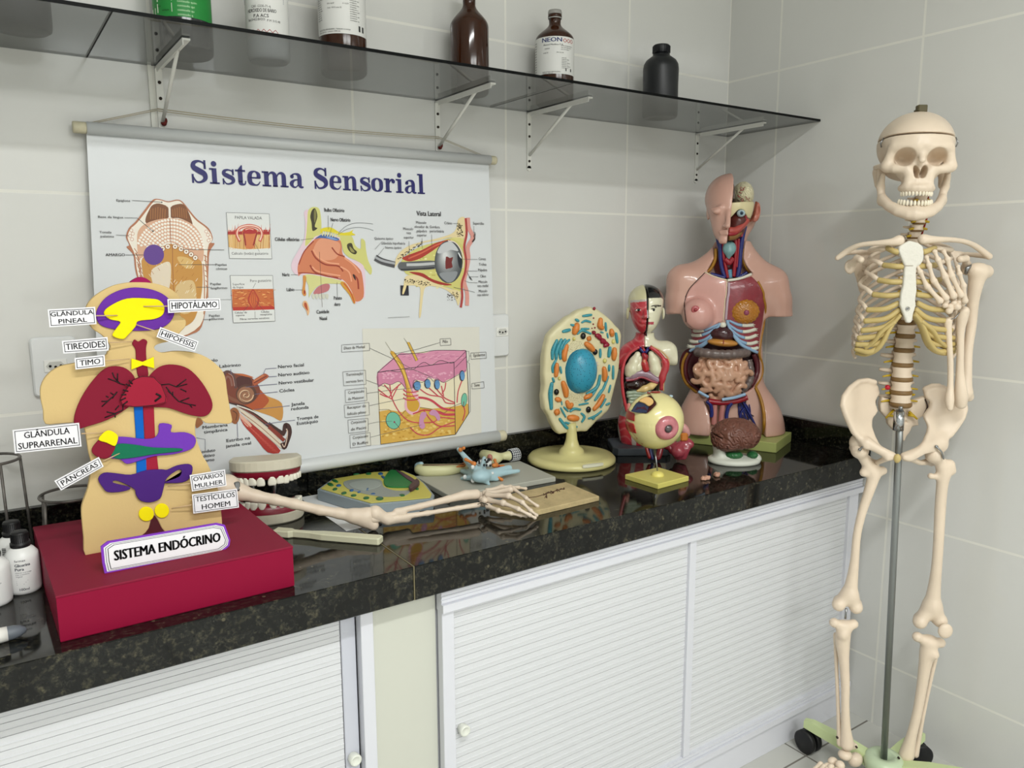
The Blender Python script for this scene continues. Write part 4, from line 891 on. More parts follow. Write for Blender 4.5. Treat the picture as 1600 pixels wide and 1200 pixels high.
A.ribbon([(455, 240), (545, 380), (590, 520), (605, 640)], 3.5, ln, 4); A.ribbon([(490, 232), (562, 330), (602, 440), (655, 590)], 3.5, ln, 4)
A.poly([(600, 140), (625, 140), (700, 300), (680, 312)], (206, 166, 62)); A.ribbon([(600, 140), (680, 310)], 3, ln, 0); A.ribbon([(625, 140), (702, 300)], 3, ln, 0); A.ribbon([(410, 140), (470, 230)], 2.5, (120, 112, 80), 0); A.ribbon([(575, 105), (605, 145)], 2.5, (120, 112, 80), 0)
for y in (585, 620, 655): A.ribbon([(570, y-20), (600, y), (660, y+2), (705, y-8)], 9, (196, 56, 76), 4)
A.ribbon([(655, 780), (700, 765), (760, 745), (860, 760)], 10, (190, 50, 60), 4)
for q in ((695, 530, 30, 38), (788, 512, 24, 38), (873, 518, 22, 42), (1097, 440, 20, 44)):
    A.disc(q[0]-3, q[1], q[2]+5, ln, q[3]+5); A.disc(q[0], q[1]-10, q[2], (88, 138, 186), q[3]*.7); A.disc(q[0]+3, q[1]+14, q[2]*.9, (96, 148, 196), q[3]*.6)
A.disc(480, 840, 66, ln, 78, 24, -.25); A.disc(480, 840, 62, (112, 186, 158), 74, 24, -.25); A.line((490, 852), (540, 912), w=4); A.disc(490, 853, 8, (150, 40, 80)); A.disc(1113, 655, 27, ln, 62, 20, .1); A.disc(1113, 655, 24, (112, 186, 158), 58, 20, .1); A.line((1110, 670), (1104, 720), w=6, col=(120, 40, 70))
A.poly([(730, 770), (770, 765), (775, 800), (750, 840), (765, 890), (740, 915), (712, 890), (715, 820)], (200, 142, 178), 4); A.poly([(800, 770), (840, 740), (880, 770), (900, 820), (880, 842), (850, 800), (815, 790)], (200, 142, 178), 4)
frame(A, [(340, 410), (368, 1052), (1035, 965), (1022, 318)], 4, ln); A.ribbon([(340, 410), (525, 252)], 4, ln, 0); A.ribbon([(525, 250), (700, 238), (840, 215), (985, 212), (1130, 216)], 4, ln, 4); A.ribbon([(1130, 216), (1150, 560), (1155, 775), (1035, 965)], 5, ln, 0); A.line((1028, 375), (1130, 270), w=3, col=ln)
for pts, tx in (([(20, 165), (267, 150), (270, 215), (20, 230)], ['Disco de Merkel']), ([(30, 405), (232, 390), (238, 515), (38, 530)], ['Terminação', 'nervosa livre']), ([(50, 567), (240, 547), (245, 660), (56, 680)], ['Corpúsculo', 'de Meissner']), ([(42, 703), (262, 677), (268, 790), (50, 815)], ['Receptor do', 'folículo piloso']), ([(76, 835), (255, 820), (257, 935), (82, 953)], ['Corpúsculo', 'de Pacini']), ([(93, 970), (273, 947), (280, 1062), (98, 1085)], ['Corpúsculo', 'D Ruffini']), ([(898, 112), (992, 107), (996, 165), (900, 172)], ['Pêlo']), ([(1172, 238), (1308, 228), (1312, 283), (1175, 293)], ['Epiderme']), ([(1180, 510), (1288, 492), (1292, 548), (1183, 558)], ['Derme'])):
    frame(A, pts, 3, (90, 88, 90)); n_ = len(tx); x0, y0 = pts[3]; h_ = pts[3][1]-pts[0][1]
    for k, t in enumerate(tx): A.text(t, x0+22, y0-h_*(n_-1-k)/n_-h_/n_*.35-2, 34, (pts[1][0]-pts[0][0])*.76 if len(t) > 5 else 46, (110, 104, 100), .008)
for l in (((272, 195), (480, 290), (650, 380)), ((660, 385), (830, 455)), ((893, 145), (690, 205), (490, 245)), ((238, 478), (350, 520), (460, 555)), ((245, 597), (440, 570), (700, 545)), ((268, 707), (440, 670), (600, 640)), ((258, 870), (340, 852), (470, 845)), ((280, 988), (430, 950), (730, 878)), ((1130, 222), (1155, 222), (1158, 262), (1172, 264)), ((1158, 264), (1156, 308), (1132, 310)), ((1135, 315), (1160, 330), (1165, 530), (1182, 534)), ((1166, 535), (1168, 760), (1150, 775))): A.line(*l, w=3, col=(96, 94, 96))
A.done('skin_block_drawing')
# ---- ear drawing
A = Art(Z(290, 540, 1/6.)); bw = (96, 50, 34)
A.poly([(660, 400), (760, 470), (900, 540), (900, 700), (800, 660), (600, 590), (540, 540)], (196, 140, 66), 4); A.poly([(660, 400), (740, 460), (780, 520), (700, 600), (600, 590), (540, 540)], (172, 78, 36), 4)
A.poly([(340, 250), (460, 260), (560, 270), (640, 320), (700, 420), (640, 520), (540, 560), (460, 540), (380, 520), (340, 400)], (120, 56, 36), 4)
A.poly([(480, 300), (570, 285), (620, 330), (610, 390), (520, 400), (480, 380)], (74, 30, 26), 4); A.poly([(460, 262), (560, 270), (640, 300), (560, 290)], (190, 100, 52), 3)
for pts, w_, c in (([(350, 290), (380, 245), (430, 260), (460, 320), (470, 400)], 26, (92, 60, 56)), ([(370, 330), (390, 290), (420, 310), (435, 380)], 18, (136, 92, 80)), ([(400, 260), (440, 290), (458, 380)], 6, (176, 140, 130)), ([(350, 440), (400, 480), (480, 520), (560, 540)], 30, (130, 80, 58)), ([(360, 360), (380, 400), (372, 460)], 14, (40, 30, 24))): A.ribbon(pts, w_, c, 5)
A.disc(568, 455, 98, (84, 50, 38), 92, 28); A.disc(562, 460, 80, (150, 102, 74), 76, 28)
sp = [(562+(74-k*3.4)*math.cos(k*.55), 462+(70-k*3.3)*math.sin(k*.55)) for k in range(21)]
A.ribbon(sp, 12, (216, 180, 146), 4); A.ribbon([(x+6, y+6) for x, y in sp], 5, (90, 54, 40), 4)
A.poly([(630, 330), (720, 270), (745, 262), (775, 280), (770, 300), (660, 370), (640, 370)], (170, 84, 50), 3); A.ribbon([(640, 350), (760, 285)], 8, (96, 34, 26), 0); A.ribbon([(640, 335), (735, 275)], 5, (216, 150, 100), 0)
A.ribbon([(405, 535), (560, 580), (700, 680), (800, 760), (900, 830)], [10, 30, 45, 55, 60], (60, 34, 30), 4); A.ribbon([(470, 580), (640, 680), (780, 790), (910, 880)], 26, (196, 186, 170), 4); A.ribbon([(500, 570), (700, 690), (910, 850)], 12, (120, 50, 36), 4); A.ribbon([(480, 560), (640, 620), (780, 720)], 12, (222, 216, 206), 4)
A.poly([(500, 630), (570, 690), (700, 800), (890, 985), (770, 1000), (650, 860), (540, 740)], (168, 46, 38), 3); A.poly([(490, 620), (560, 680), (620, 750), (580, 760), (520, 690)], (216, 170, 150), 3)
for k in range(14): x = 520+k*22; A.ribbon([(x, 690+k*22), (x+60, 740+k*20)], 4, (196, 88, 74), 0, .05)
A.poly([(500, 590), (600, 650), (760, 770), (900, 910), (890, 960), (740, 830), (600, 710)], (216, 204, 184), 3); A.ribbon([(520, 625), (700, 760), (890, 930)], 6, (150, 96, 70), 4)
A.ribbon([(905, 910), (925, 955), (950, 900), (975, 820), (965, 760), (935, 745), (925, 800), (905, 840)], 40, (62, 30, 26), 5); A.ribbon([(905, 920), (925, 950), (945, 890), (955, 810), (942, 780)], 8, (222, 196, 176), 5); A.ribbon([(780, 760), (880, 850), (925, 890)], 34, (132, 48, 34), 4)
A.poly([(420, 600), (460, 580), (500, 620), (500, 690), (470, 735), (430, 715), (415, 660)], (146, 86, 44), 4); A.ribbon([(440, 610), (480, 640), (470, 700)], 8, (84, 44, 26), 4)
A.poly([(95, 660), (130, 680), (165, 720), (140, 750), (100, 775), (90, 720)], (166, 104, 60), 2)
A.line((90, 862), (182, 878), (184, 980), w=4, col=(96, 98, 118))
for l in (((422, 222), (428, 270)), ((728, 268), (748, 218), (852, 210)), ((772, 292), (855, 288)), ((560, 390), (720, 372), (858, 360)), ((645, 456), (862, 433)), ((640, 600), (800, 582), (975, 564)), ((740, 738), (860, 718), (1025, 698)), ((482, 715), (488, 860))): A.line(*l, w=5, col=(96, 96, 126))
for t, x, y, x1 in (('Labirinto', 318, 208, 520), ('Nervo facial', 868, 213, 1112), ('Nervo auditivo', 870, 290, 1168), ('Nervo vestibular', 874, 366, 1212), ('Cóclea', 880, 440, 1022), ('Janela', 990, 567, 1118), ('redonda', 990, 608, 1155), ('Trompa de', 1042, 702, 1248), ('Eustáquio', 1044, 745, 1243), ('Membrana', 160, 782, 398), ('timpânica', 172, 825, 396), ('Estribo na', 384, 905, 608), ('janela oval', 378, 956, 617), ('Conduto', 118, 1012, 280), ('auditivo', 118, 1056, 274), ('externo', 128, 1098, 270), ('Martelo', 130, 160, 303)): A.text(t, x, y, 44, x1-x, (34, 34, 44), .018)
A.done('ear_drawing')
# ================================================================ ENDOCRINE DISPLAY
BT = .8885; YB = -.385
ed = thing('endocrine_display', 'crafted endocrine system display, tan foam torso standing on a dark pink box', 'display', (-1.87, -.37, CT))
EO = np.array([-1.87, -.37, CT])
m_foam = lambda n, c: mat('foam_'+n, c, .75, spec=.2, bump=.05, bscale=200)
E1 = Z(0, 420, .3); E2 = Z(0, 700, .3)
def ep(z, x, y, Y): P = on_y(*z(x, y), Y)-EO; return (P[0], P[2])
# pink box
bx = [(-2.047, -.545), (-1.6905, -.542), (-1.700, -.185), (-2.056, -.170)]
mb = MB(); mb.prism([(a-EO[0], b-EO[1]) for a, b in bx], 0, BT-CT-.002, 'z', bev=.0015); mb.build('pink_box', mat('pink_card', (136, 3, 48), .6, spec=.2, bump=.03, bscale=30), ed)
cx_ = np.mean([a for a, b in bx]); cyb = np.mean([b for a, b in bx])
mb = MB(); mb.prism([(cx_+(a-cx_)*1.004-EO[0], cyb+(b-cyb)*1.004-EO[1]) for a, b in bx], BT-CT-.004, BT-CT, 'z', bev=.001); mb.build('box_lid', mat('pink_card_lid', (128, 16, 48), .65, spec=.25), ed)
def foam(name, z, pts, Y, th, m, k=4, pts2=None, parent=None):
    Q = [ep(z, *q, Y) for q in pts]
    if pts2: Q += [ep(pts2[0], *q, Y) for q in pts2[1]]
    if k: Q = smooth_loop(Q, k)
    return MB().prism(Q, Y-EO[1]-th, Y-EO[1], 'y', bev=min(.0008, th*.3)).build(name, m, parent or ed)
skin = m_foam('tan', (212, 184, 128))
def dens(pts): return pts
body = [ep(E1, *q, YB) for q in [(700, 70), (640, 76), (580, 92), (510, 130), (465, 172), (446, 215), (455, 270), (485, 315), (530, 345), (562, 380), (575, 410), (560, 435), (548, 452), (480, 465), (400, 490), (310, 510), (245, 555), (212, 615), (212, 680), (225, 740), (236, 808), (320, 806), (405, 804), (440, 835), (452, 900), (462, 960), (475, 1010), (478, 1060)]]
body += [ep(E2, *q, YB) for q in [(470, 140), (458, 210), (437, 270), (424, 320), (428, 390), (436, 470), (445, 560), (520, 548), (640, 520), (760, 440), (785, 380), (803, 352), (825, 380), (860, 438), (950, 480), (1050, 475), (1152, 455), (1152, 330), (1148, 260), (1120, 170), (1080, 80)]]
body += [ep(E1, *q, YB) for q in [(1062, 985), (1035, 920), (1018, 860), (1020, 800), (1035, 772), (1070, 803), (1135, 805), (1207, 803), (1200, 740), (1185, 650), (1172, 560), (1140, 510), (1075, 460), (1000, 435), (910, 430), (845, 438), (806, 418), (812, 398), (850, 385), (905, 372), (935, 335), (966, 300), (966, 265), (938, 240), (952, 190), (930, 140), (880, 100), (800, 75)]]
def smooth_some(P, k=3): return smooth_loop(P, k)
MB().prism(smooth_some(body), YB-EO[1], YB-EO[1]+.012, 'y', bev=.001).build('torso_cutout', skin, ed)
pur = m_foam('purple', (104, 48, 158)); yel = m_foam('yellow', (246, 228, 10)); mar = m_foam('maroon', (130, 24, 48)); blu = m_foam('blue', (8, 96, 190)); red = m_foam('crimson', (156, 30, 54)); dvi = m_foam('dark_violet', (72, 34, 118)); grn = m_foam('green', (20, 112, 80)); lpu = m_foam('light_purple', (112, 56, 176)); mag = m_foam('magenta', (150, 22, 84))
foam('hair_bump', E1, [(670, 78), (690, 55), (725, 42), (760, 52), (782, 78), (730, 95)], YB+.0135, .012, mag)
foam('brain_ring', E1, [(700, 97), (620, 112), (550, 150), (508, 205), (500, 250), (520, 290), (580, 312), (680, 322), (800, 318), (870, 290), (905, 240), (900, 190), (860, 140), (790, 108)], YB-.0005, .003, pur)
foam('hypothalamus', E1, [(660, 155), (780, 155), (830, 165), (855, 200), (845, 240), (800, 262), (720, 272), (705, 300), (665, 345), (638, 366), (585, 348), (605, 310), (625, 276), (570, 262), (540, 230), (570, 195)], YB-.0036, .003, yel)
foam('thyroid', E1, [(700, 368), (720, 378), (745, 365), (766, 378), (760, 410), (762, 480), (770, 560), (720, 560), (708, 480), (704, 420), (687, 390)], YB-.0005, .0028, mar)
foam('thymus', E1, [(683, 466), (742, 484), (800, 458), (803, 518), (742, 502), (683, 525)], YB-.0036, .0025, yel, 0)
foam('aorta', E1, [(742, 690), (800, 700), (806, 860), (815, 960), (828, 1075), (762, 1075), (752, 880)], YB-.0005, .0025, red, 0)
foam('vena_cava', E1, [(695, 700), (742, 700), (750, 880), (762, 980), (764, 1075), (710, 1075), (708, 900)], YB-.0005, .0026, blu, 0)
foam('lung', E1, [(560, 512), (640, 512), (695, 555), (712, 620), (712, 680), (640, 740), (560, 785), (460, 818), (400, 832), (384, 790), (400, 720), (440, 640), (500, 560)], YB-.0033, .003, mar)
foam('lung', E1, [(775, 560), (830, 510), (900, 498), (980, 520), (1050, 590), (1100, 680), (1100, 735), (1060, 768), (980, 758), (880, 725), (800, 720), (740, 715), (735, 640)], YB-.0033, .003, mar)
h = foam('heart', E1, [(690, 580), (740, 560), (800, 565), (840, 605), (864, 665), (860, 695), (800, 710), (700, 718), (640, 710), (625, 680), (650, 640)], YB-.0066, .005, red)
foam('stomach_outline', E1, [(830, 805), (893, 812), (890, 850), (960, 850), (1010, 870), (1018, 905), (990, 940), (900, 965), (800, 975), (720, 1000), (660, 1015), (625, 992), (560, 980), (580, 940), (600, 880), (660, 875), (740, 885), (800, 880), (825, 850)], YB-.0035, .003, lpu, 3)
foam('pancreas', E1, [(610, 912), (700, 915), (800, 930), (940, 935), (930, 950), (800, 965), (700, 982), (610, 988), (575, 960)], YB-.0068, .0025, grn, 3)
foam('kidney', E1, [(520, 885), (560, 880), (600, 920), (585, 960), (560, 985), (520, 985), (482, 960), (480, 930)], YB-.0068, .003, mar, 4)
foam('adrenal_gland', E1, [(545, 848), (575, 842), (608, 862), (614, 885), (598, 922), (555, 905), (512, 888)], YB-.0100, .0025, yel, 3)
foam('uterus', E2, [(510, 160), (540, 128), (600, 130), (680, 138), (760, 115), (840, 110), (870, 112), (920, 90), (980, 82), (1002, 100), (990, 150), (950, 178), (860, 182), (862, 175), (930, 150), (945, 120), (930, 112), (890, 135), (862, 165), (850, 210), (832, 262), (780, 282), (730, 272), (706, 240), (700, 215), (650, 185), (600, 168), (590, 180), (670, 200), (672, 215), (620, 228), (560, 228), (535, 205)], YB-.0035, .003, dvi, 3)
foam('testis', E2, [(725+38+40*math.cos(a)*1.0-2, 342+38*math.sin(a)) for a in np.linspace(0, 2*PI, 20, endpoint=False)], YB-.0005, .003, yel, 0)
foam('testis', E2, [(842+38*math.cos(a), 325+38*math.sin(a)) for a in np.linspace(0, 2*PI, 20, endpoint=False)], YB-.0005, .003, yel, 0)
# marker-pen vessels
mb = MB()
def pen(pts, Y=YB-.0068, r=.0010, z=E1):
    mb.tube([(ep(z, *q, Y)[0], Y-EO[1], ep(z, *q, Y)[1]) for q in pts], r, 5)
for t in ([(562, 572), (600, 585), (625, 598), (650, 605)], [(585, 540), (595, 565), (625, 598)], [(612, 545), (612, 580)], [(530, 718), (560, 690), (600, 655), (610, 640)], [(528, 690), (560, 690)], [(565, 670), (552, 662)], [(585, 675), (600, 650)], [(575, 645), (590, 655)], [(545, 775), (590, 758), (640, 735), (640, 715)], [(555, 745), (600, 755)], [(600, 775), (600, 755)], [(620, 712), (600, 735)], [(830, 605), (880, 600), (920, 615), (975, 600)], [(920, 612), (950, 590), (970, 575)], [(940, 625), (970, 640)], [(865, 615), (900, 660), (930, 690), (980, 705), (1020, 712)], [(900, 660), (900, 640)], [(940, 690), (985, 672)], [(985, 705), (1000, 722)], [(875, 635), (890, 650)]): pen(t)
for t in ([(672, 580), (690, 600)], [(655, 600), (682, 612)], [(640, 630), (668, 638)], [(632, 655), (658, 655)], [(628, 685), (655, 672)], [(640, 708), (665, 690)], [(812, 650), (835, 662), (838, 665), (806, 690)]): pen(t, YB-.0118, .0012 if t[0][0] < 800 else .0018)
pen([(690, 580), (740, 560), (800, 565), (840, 605), (864, 665), (860, 695), (800, 710), (700, 718), (640, 710), (625, 680), (650, 640), (690, 580)], YB-.0116, .0005)
mb.build('marker_veins', mat('marker_black', (26, 14, 18), .7), ed)
# cards on toothpicks
m_card = mat('card_white', (235, 234, 238), .6); m_pin = mat('toothpick', (200, 170, 130), .7)
def quadcard(z, cs, rows, Y, pin=None, name='label_card', pY=YB-.004):
    C4 = [np.array([*ep(z, *q, Y)]) for q in cs]   # TL TR BR BL
    def B(u, v): return C4[3]*(1-u)*(1-v)+C4[2]*u*(1-v)+C4[1]*u*v+C4[0]*(1-u)*v
    o = MB().prism([tuple(c) for c in C4[::-1]], Y-EO[1], Y-EO[1]+.001, 'y').build(name, m_card, ed)
    W_ = np.linalg.norm(C4[1]-C4[0]); H_ = np.linalg.norm(C4[0]-C4[3])
    f = lambda a, b: (B(a/W_, b/H_)[0], Y-EO[1]-.0004, B(a/W_, b/H_)[1])
    m = MB(); e = .0022; t = .0009; blk = (.012, .012, .014)
    for (a0, b0, a1, b1) in ((e, e, W_-e, e+t), (e, H_-e-t, W_-e, H_-e), (e, e, e+t, H_-e), (W_-e-t, e, W_-e, H_-e)):
        m.add([f(a0, b0), f(a1, b0), f(a1, b1), f(a0, b1)], [(0, 1, 2, 3)], False, blk)
    n = len(rows); rh = (H_-2*e)/n
    for i, (tx, wf) in enumerate(rows): put_text(m, tx, f, W_/2, e+(n-1-i)*rh+rh*.22, W_*wf, min(rh*.86, .022), 'c', .014, blk)
    m.build('card_print', m_ink, o, paint=True, fix=False)
    if pin:
        a = ep(z, *pin[0], Y); b = ep(z, *pin[1], pY)
        MB().tube([(a[0], Y-EO[1]+.002, a[1]), (b[0], pY-EO[1]-.004, b[1])], [.0012, .0009], 6).build('toothpick', m_pin, ed)
YC = YB-.018
quadcard(E1, [(872, 158), (1147, 155), (1150, 215), (876, 230)], [('HIPOTÁLAMO', .86)], YC, ((875, 195), (745, 195)))
quadcard(E1, [(248, 212), (495, 198), (503, 288), (258, 305)], [('GLÂNDULA', .9), ('PINEAL', .60)], YC, ((500, 245), (610, 242)))
quadcard(E1, [(322, 376), (560, 355), (566, 425), (330, 442)], [('TIREOIDES', .86)], YC, ((566, 385), (690, 378)))
quadcard(E1, [(388, 465), (545, 448), (548, 508), (393, 525)], [('TIMO', .68)], YC, ((550, 480), (675, 468)))
quadcard(E1, [(835, 303), (1035, 378), (1015, 430), (815, 355)], [('HIPÓFISIS', .84)], YC, ((825, 330), (708, 290)))
quadcard(E1, [(65, 840), (412, 802), (425, 925), (77, 962)], [('GLÂNDULA', .68), ('SUPRARRENAL', .88)], YC, ((425, 860), (535, 852)))
quadcard(E1, [(283, 1105), (515, 980), (540, 1030), (318, 1155)], [('PÂNCREAS', .82)], YC, ((535, 1005), (628, 955)))
quadcard(E1, [(988, 1075), (1172, 1045), (1180, 1130), (1000, 1160)], [('OVÁRIOS', .84), ('MULHER', .80)], YC, ((990, 1120), (870, 1130)))
quadcard(E2, [(1000, 242), (1235, 212), (1245, 310), (1007, 342)], [('TESTÍCULOS', .86), ('HOMEM', .62)], YC, ((1000, 298), (890, 312)))
# title sign standing in front
YS = -.492
def ring(z, pts, k=4): return smooth_loop([ep(z, *q, YS) for q in pts], k)
sg = [(525, 515), (560, 488), (1130, 392), (1172, 402), (1200, 480), (1195, 510), (1160, 540), (545, 654), (533, 600)]
Q = []
Qr = [ep(E2, *q, YS) for q in sg]
sign = MB().prism(Qr, YS-EO[1], YS-EO[1]+.004, 'y').build('title_sign', m_foam('violet_edge', (132, 62, 190)), ed)
cn = np.mean(Qr, 0)
def scl(s, sy=None): return [((a-cn[0])*s+cn[0], (b-cn[1])*(sy or s)+cn[1]) for a, b in Qr]
mbp = MB()
def ringface(s0, t0, s1, t1, dy, col):
    A_ = scl(s0, t0); B_ = scl(s1, t1); n = len(A_); Y_ = YS-EO[1]-dy
    mbp.add([(a, Y_, b) for a, b in A_]+[(a, Y_, b) for a, b in B_], [(i, (i+1) % n, n+(i+1) % n, n+i) for i in range(n)], False, col)
wh = lin((236, 236, 240)); n = len(Qr)
mbp.add([(a, YS-EO[1]-.0006, b) for a, b in scl(.965, .90)], [tuple(range(n))], False, wh)
ringface(.945, .845, .938, .825, .0011, (.01, .01, .012)); ringface(.915, .76, .905, .735, .0011, (.01, .01, .012))
a0 = ep(E2, 597, 585, YS); a1 = ep(E2, 1147, 485, YS); th = math.atan2(a1[1]-a0[1], a1[0]-a0[0]); L_ = math.hypot(a1[0]-a0[0], a1[1]-a0[1])
f = lambda a, b: (a0[0]+a*math.cos(th)-b*math.sin(th)*.6, YS-EO[1]-.0014, a0[1]+a*math.sin(th)+b*math.cos(th))
put_text(mbp, 'SISTEMA ENDÓCRINO', f, 0, 0, L_, .0235, 'l', .04, (.01, .01, .012)); mbp.build('sign_print', m_ink, sign, paint=True, fix=False)

# ================================================================ WIRE STANDS (retort rings) at the left
m_wire = mat('rusty_wire', (112, 108, 104), .45, .5, var=.5, vscale=30)
def wire_stand(x, y, r, h, lab, legs):
    t = thing('wire_ring_stand', lab, 'stand', (x, y, CT))
    MB().tube([(r*math.cos(a), r*math.sin(a), h) for a in np.linspace(0, 2*PI, 36, endpoint=False)], .0028, 8, True).build('ring', m_wire, t)
    for a in legs: MB().tube([(r*math.cos(a)*1.0, r*math.sin(a), h), (r*1.12*math.cos(a), r*1.12*math.sin(a), .003)], .0026, 8).build('leg', m_wire, t)
g = on_plane(20, 722, (-2.14, -.085, 0), FW)
wire_stand(-2.115, -.085, .052, g[2]-CT, 'taller rusty wire ring stand behind the white glycerine bottles', (-1.2, .1, 2.2))
g = on_plane(100, 772, (-1.99, -.128, 0), FW)
wire_stand(-1.985, -.128, .056, g[2]-CT, 'shorter grey wire ring stand behind the pink box', (-2.6, 2.6, 0))

# ================================================================ GLYCERINE BOTTLES
def glyc(px, py, lab, rot=0.):
    P = on_z(px, py, CT); c = P+FW*.026+np.array([-.004, 0, 0])
    if rot: c = np.array([-2.090, -.222, 0])
    t = thing('glycerine_bottle', lab, 'bottle', (c[0], c[1], CT), VROT+rot, 'small white glycerine bottles')
    MB().lathe([(.022, 0), (.0255, .003), (.0262, .008), (.0262, .060), (.0250, .068), (.019, .076), (.0125, .081), (.0115, .084), (.0, .084)], 36, cap=False).build('body', mat('white_pet', (232, 232, 230), .3), t)
    mb = MB(); mb.lathe([(.0150, .080), (.0155, .083), (.0155, .087), (.0130, .088), (.0130, .104), (.0122, .106), (0, .106)], 30, cap=False)
    for k in range(30): mb.box((-.0006, -.0137, .089), (.0006, -.0128, .103), R=rotm('Z', 2*PI*k/30))
    mb.build('screw_cap', mat('black_cap', (20, 20, 22), .45), t)
    m = MB(); f = cyl_map(.0265, .25); k_ = lin((40, 40, 60))
    put_text(m, 'farmax', f, -.003, .060, h=.006, bold=.0, col=k_); put_text(m, 'Glicerina', f, -.003, .0515, h=.0075, bold=.03, w=.023, col=k_); put_text(m, 'Pura', f, -.003, .0445, h=.0075, bold=.03, col=k_)
    for i in range(3): put_text(m, ('Hidrata e protege', 'Uso cosmético', 'Vegetal')[i], f, -.003, .040-i*.0035, h=.0034, col=lin((110, 110, 120)))
    for i in range(3): bar(m, f, -.003, .026-i*.003, .018-i*.003, .0006, lin((150, 150, 155)))
    put_text(m, '100ml', f, .001, .009, h=.0065, bold=.02, col=k_)
    for i in range(9): bar(m, f, -.0235, .050+i*.0017, .007, .0009 if i % 2 else .0012, (.03, .03, .03))
    for a in range(14): 
        q = 2*PI*a/14; bar(m, f, -.020+.0028*math.cos(q), .032+.0028*math.sin(q), .0008, .0008, (.05, .05, .06))
    put_text(m, 'farmax', f, -.0225, .016, h=.003, col=k_)
    m.build('label_print', m_ink, t, paint=True, fix=False); return t
glyc(29, 931, 'small white glycerine bottle standing in front, beside the pink box')
glyc(47, 898, 'small white glycerine bottle half hidden behind the front one', .5)
glyc(-19, 952, 'white bottle cut off by the left edge of the photo')
P = on_z(8, 1002, CT); t = thing('thermometer_pen', 'white plastic pen-like instrument with a grey rounded tip at the left edge', 'instrument', (P[0], P[1], CT+.011), .05)
MB().lathe([(.009, -.10), (.0115, -.09), (.0115, -.01), (.011, .004)], 24, axis='x').build('barrel', mat('pen_white', (228, 226, 220), .3), t)
MB().lathe([(.0108, .004), (.0104, .012), (.0085, .020), (.0045, .027), (0, .029)], 24, axis='x', cap=False).build('tip', mat('grey_rubber', (98, 104, 112), .45), t)
# ================================================================ MIDDLE OF THE COUNTER
# ---- jaw model
Zd = Z(340, 680, .2)
jx, jy = -1.612, -.140
jaw = thing('dental_model', 'hinged jaw model with dark gums and white teeth, open behind the pink box', 'dental model', (jx, jy, CT), VROT+.30)
FJ = Frame((jx, jy, CT), VROT+.30)
m_plaster = mat('jaw_plaster', (206, 200, 180), .5, var=.04); m_gum = mat('jaw_gum', (128, 22, 44), .3); m_tooth = mat('tooth_enamel', (232, 228, 212), .25); m_tong = mat('tongue_red', (206, 58, 44), .4)
def Dshape(w_, d_, n=18, e=2.3):
    P = []
    for k in range(n+1):
        a = PI+PI*k/n; c, s_ = math.cos(a), math.sin(a)
        P.append((w_*math.copysign(abs(c)**(2/e), c), d_*math.copysign(abs(s_)**(2/e), s_)))
    P += [(w_*.92, .034), (w_*.55, .040), (-w_*.55, .040), (-w_*.92, .034)]
    return P
def tilt_build(mb, name, m, parent, R, at, **k):
    V = (np.array(mb.v) @ R.T)+np.array(at); mb.v = [tuple(v) for v in V]; return mb.build(name, m, parent, **k)
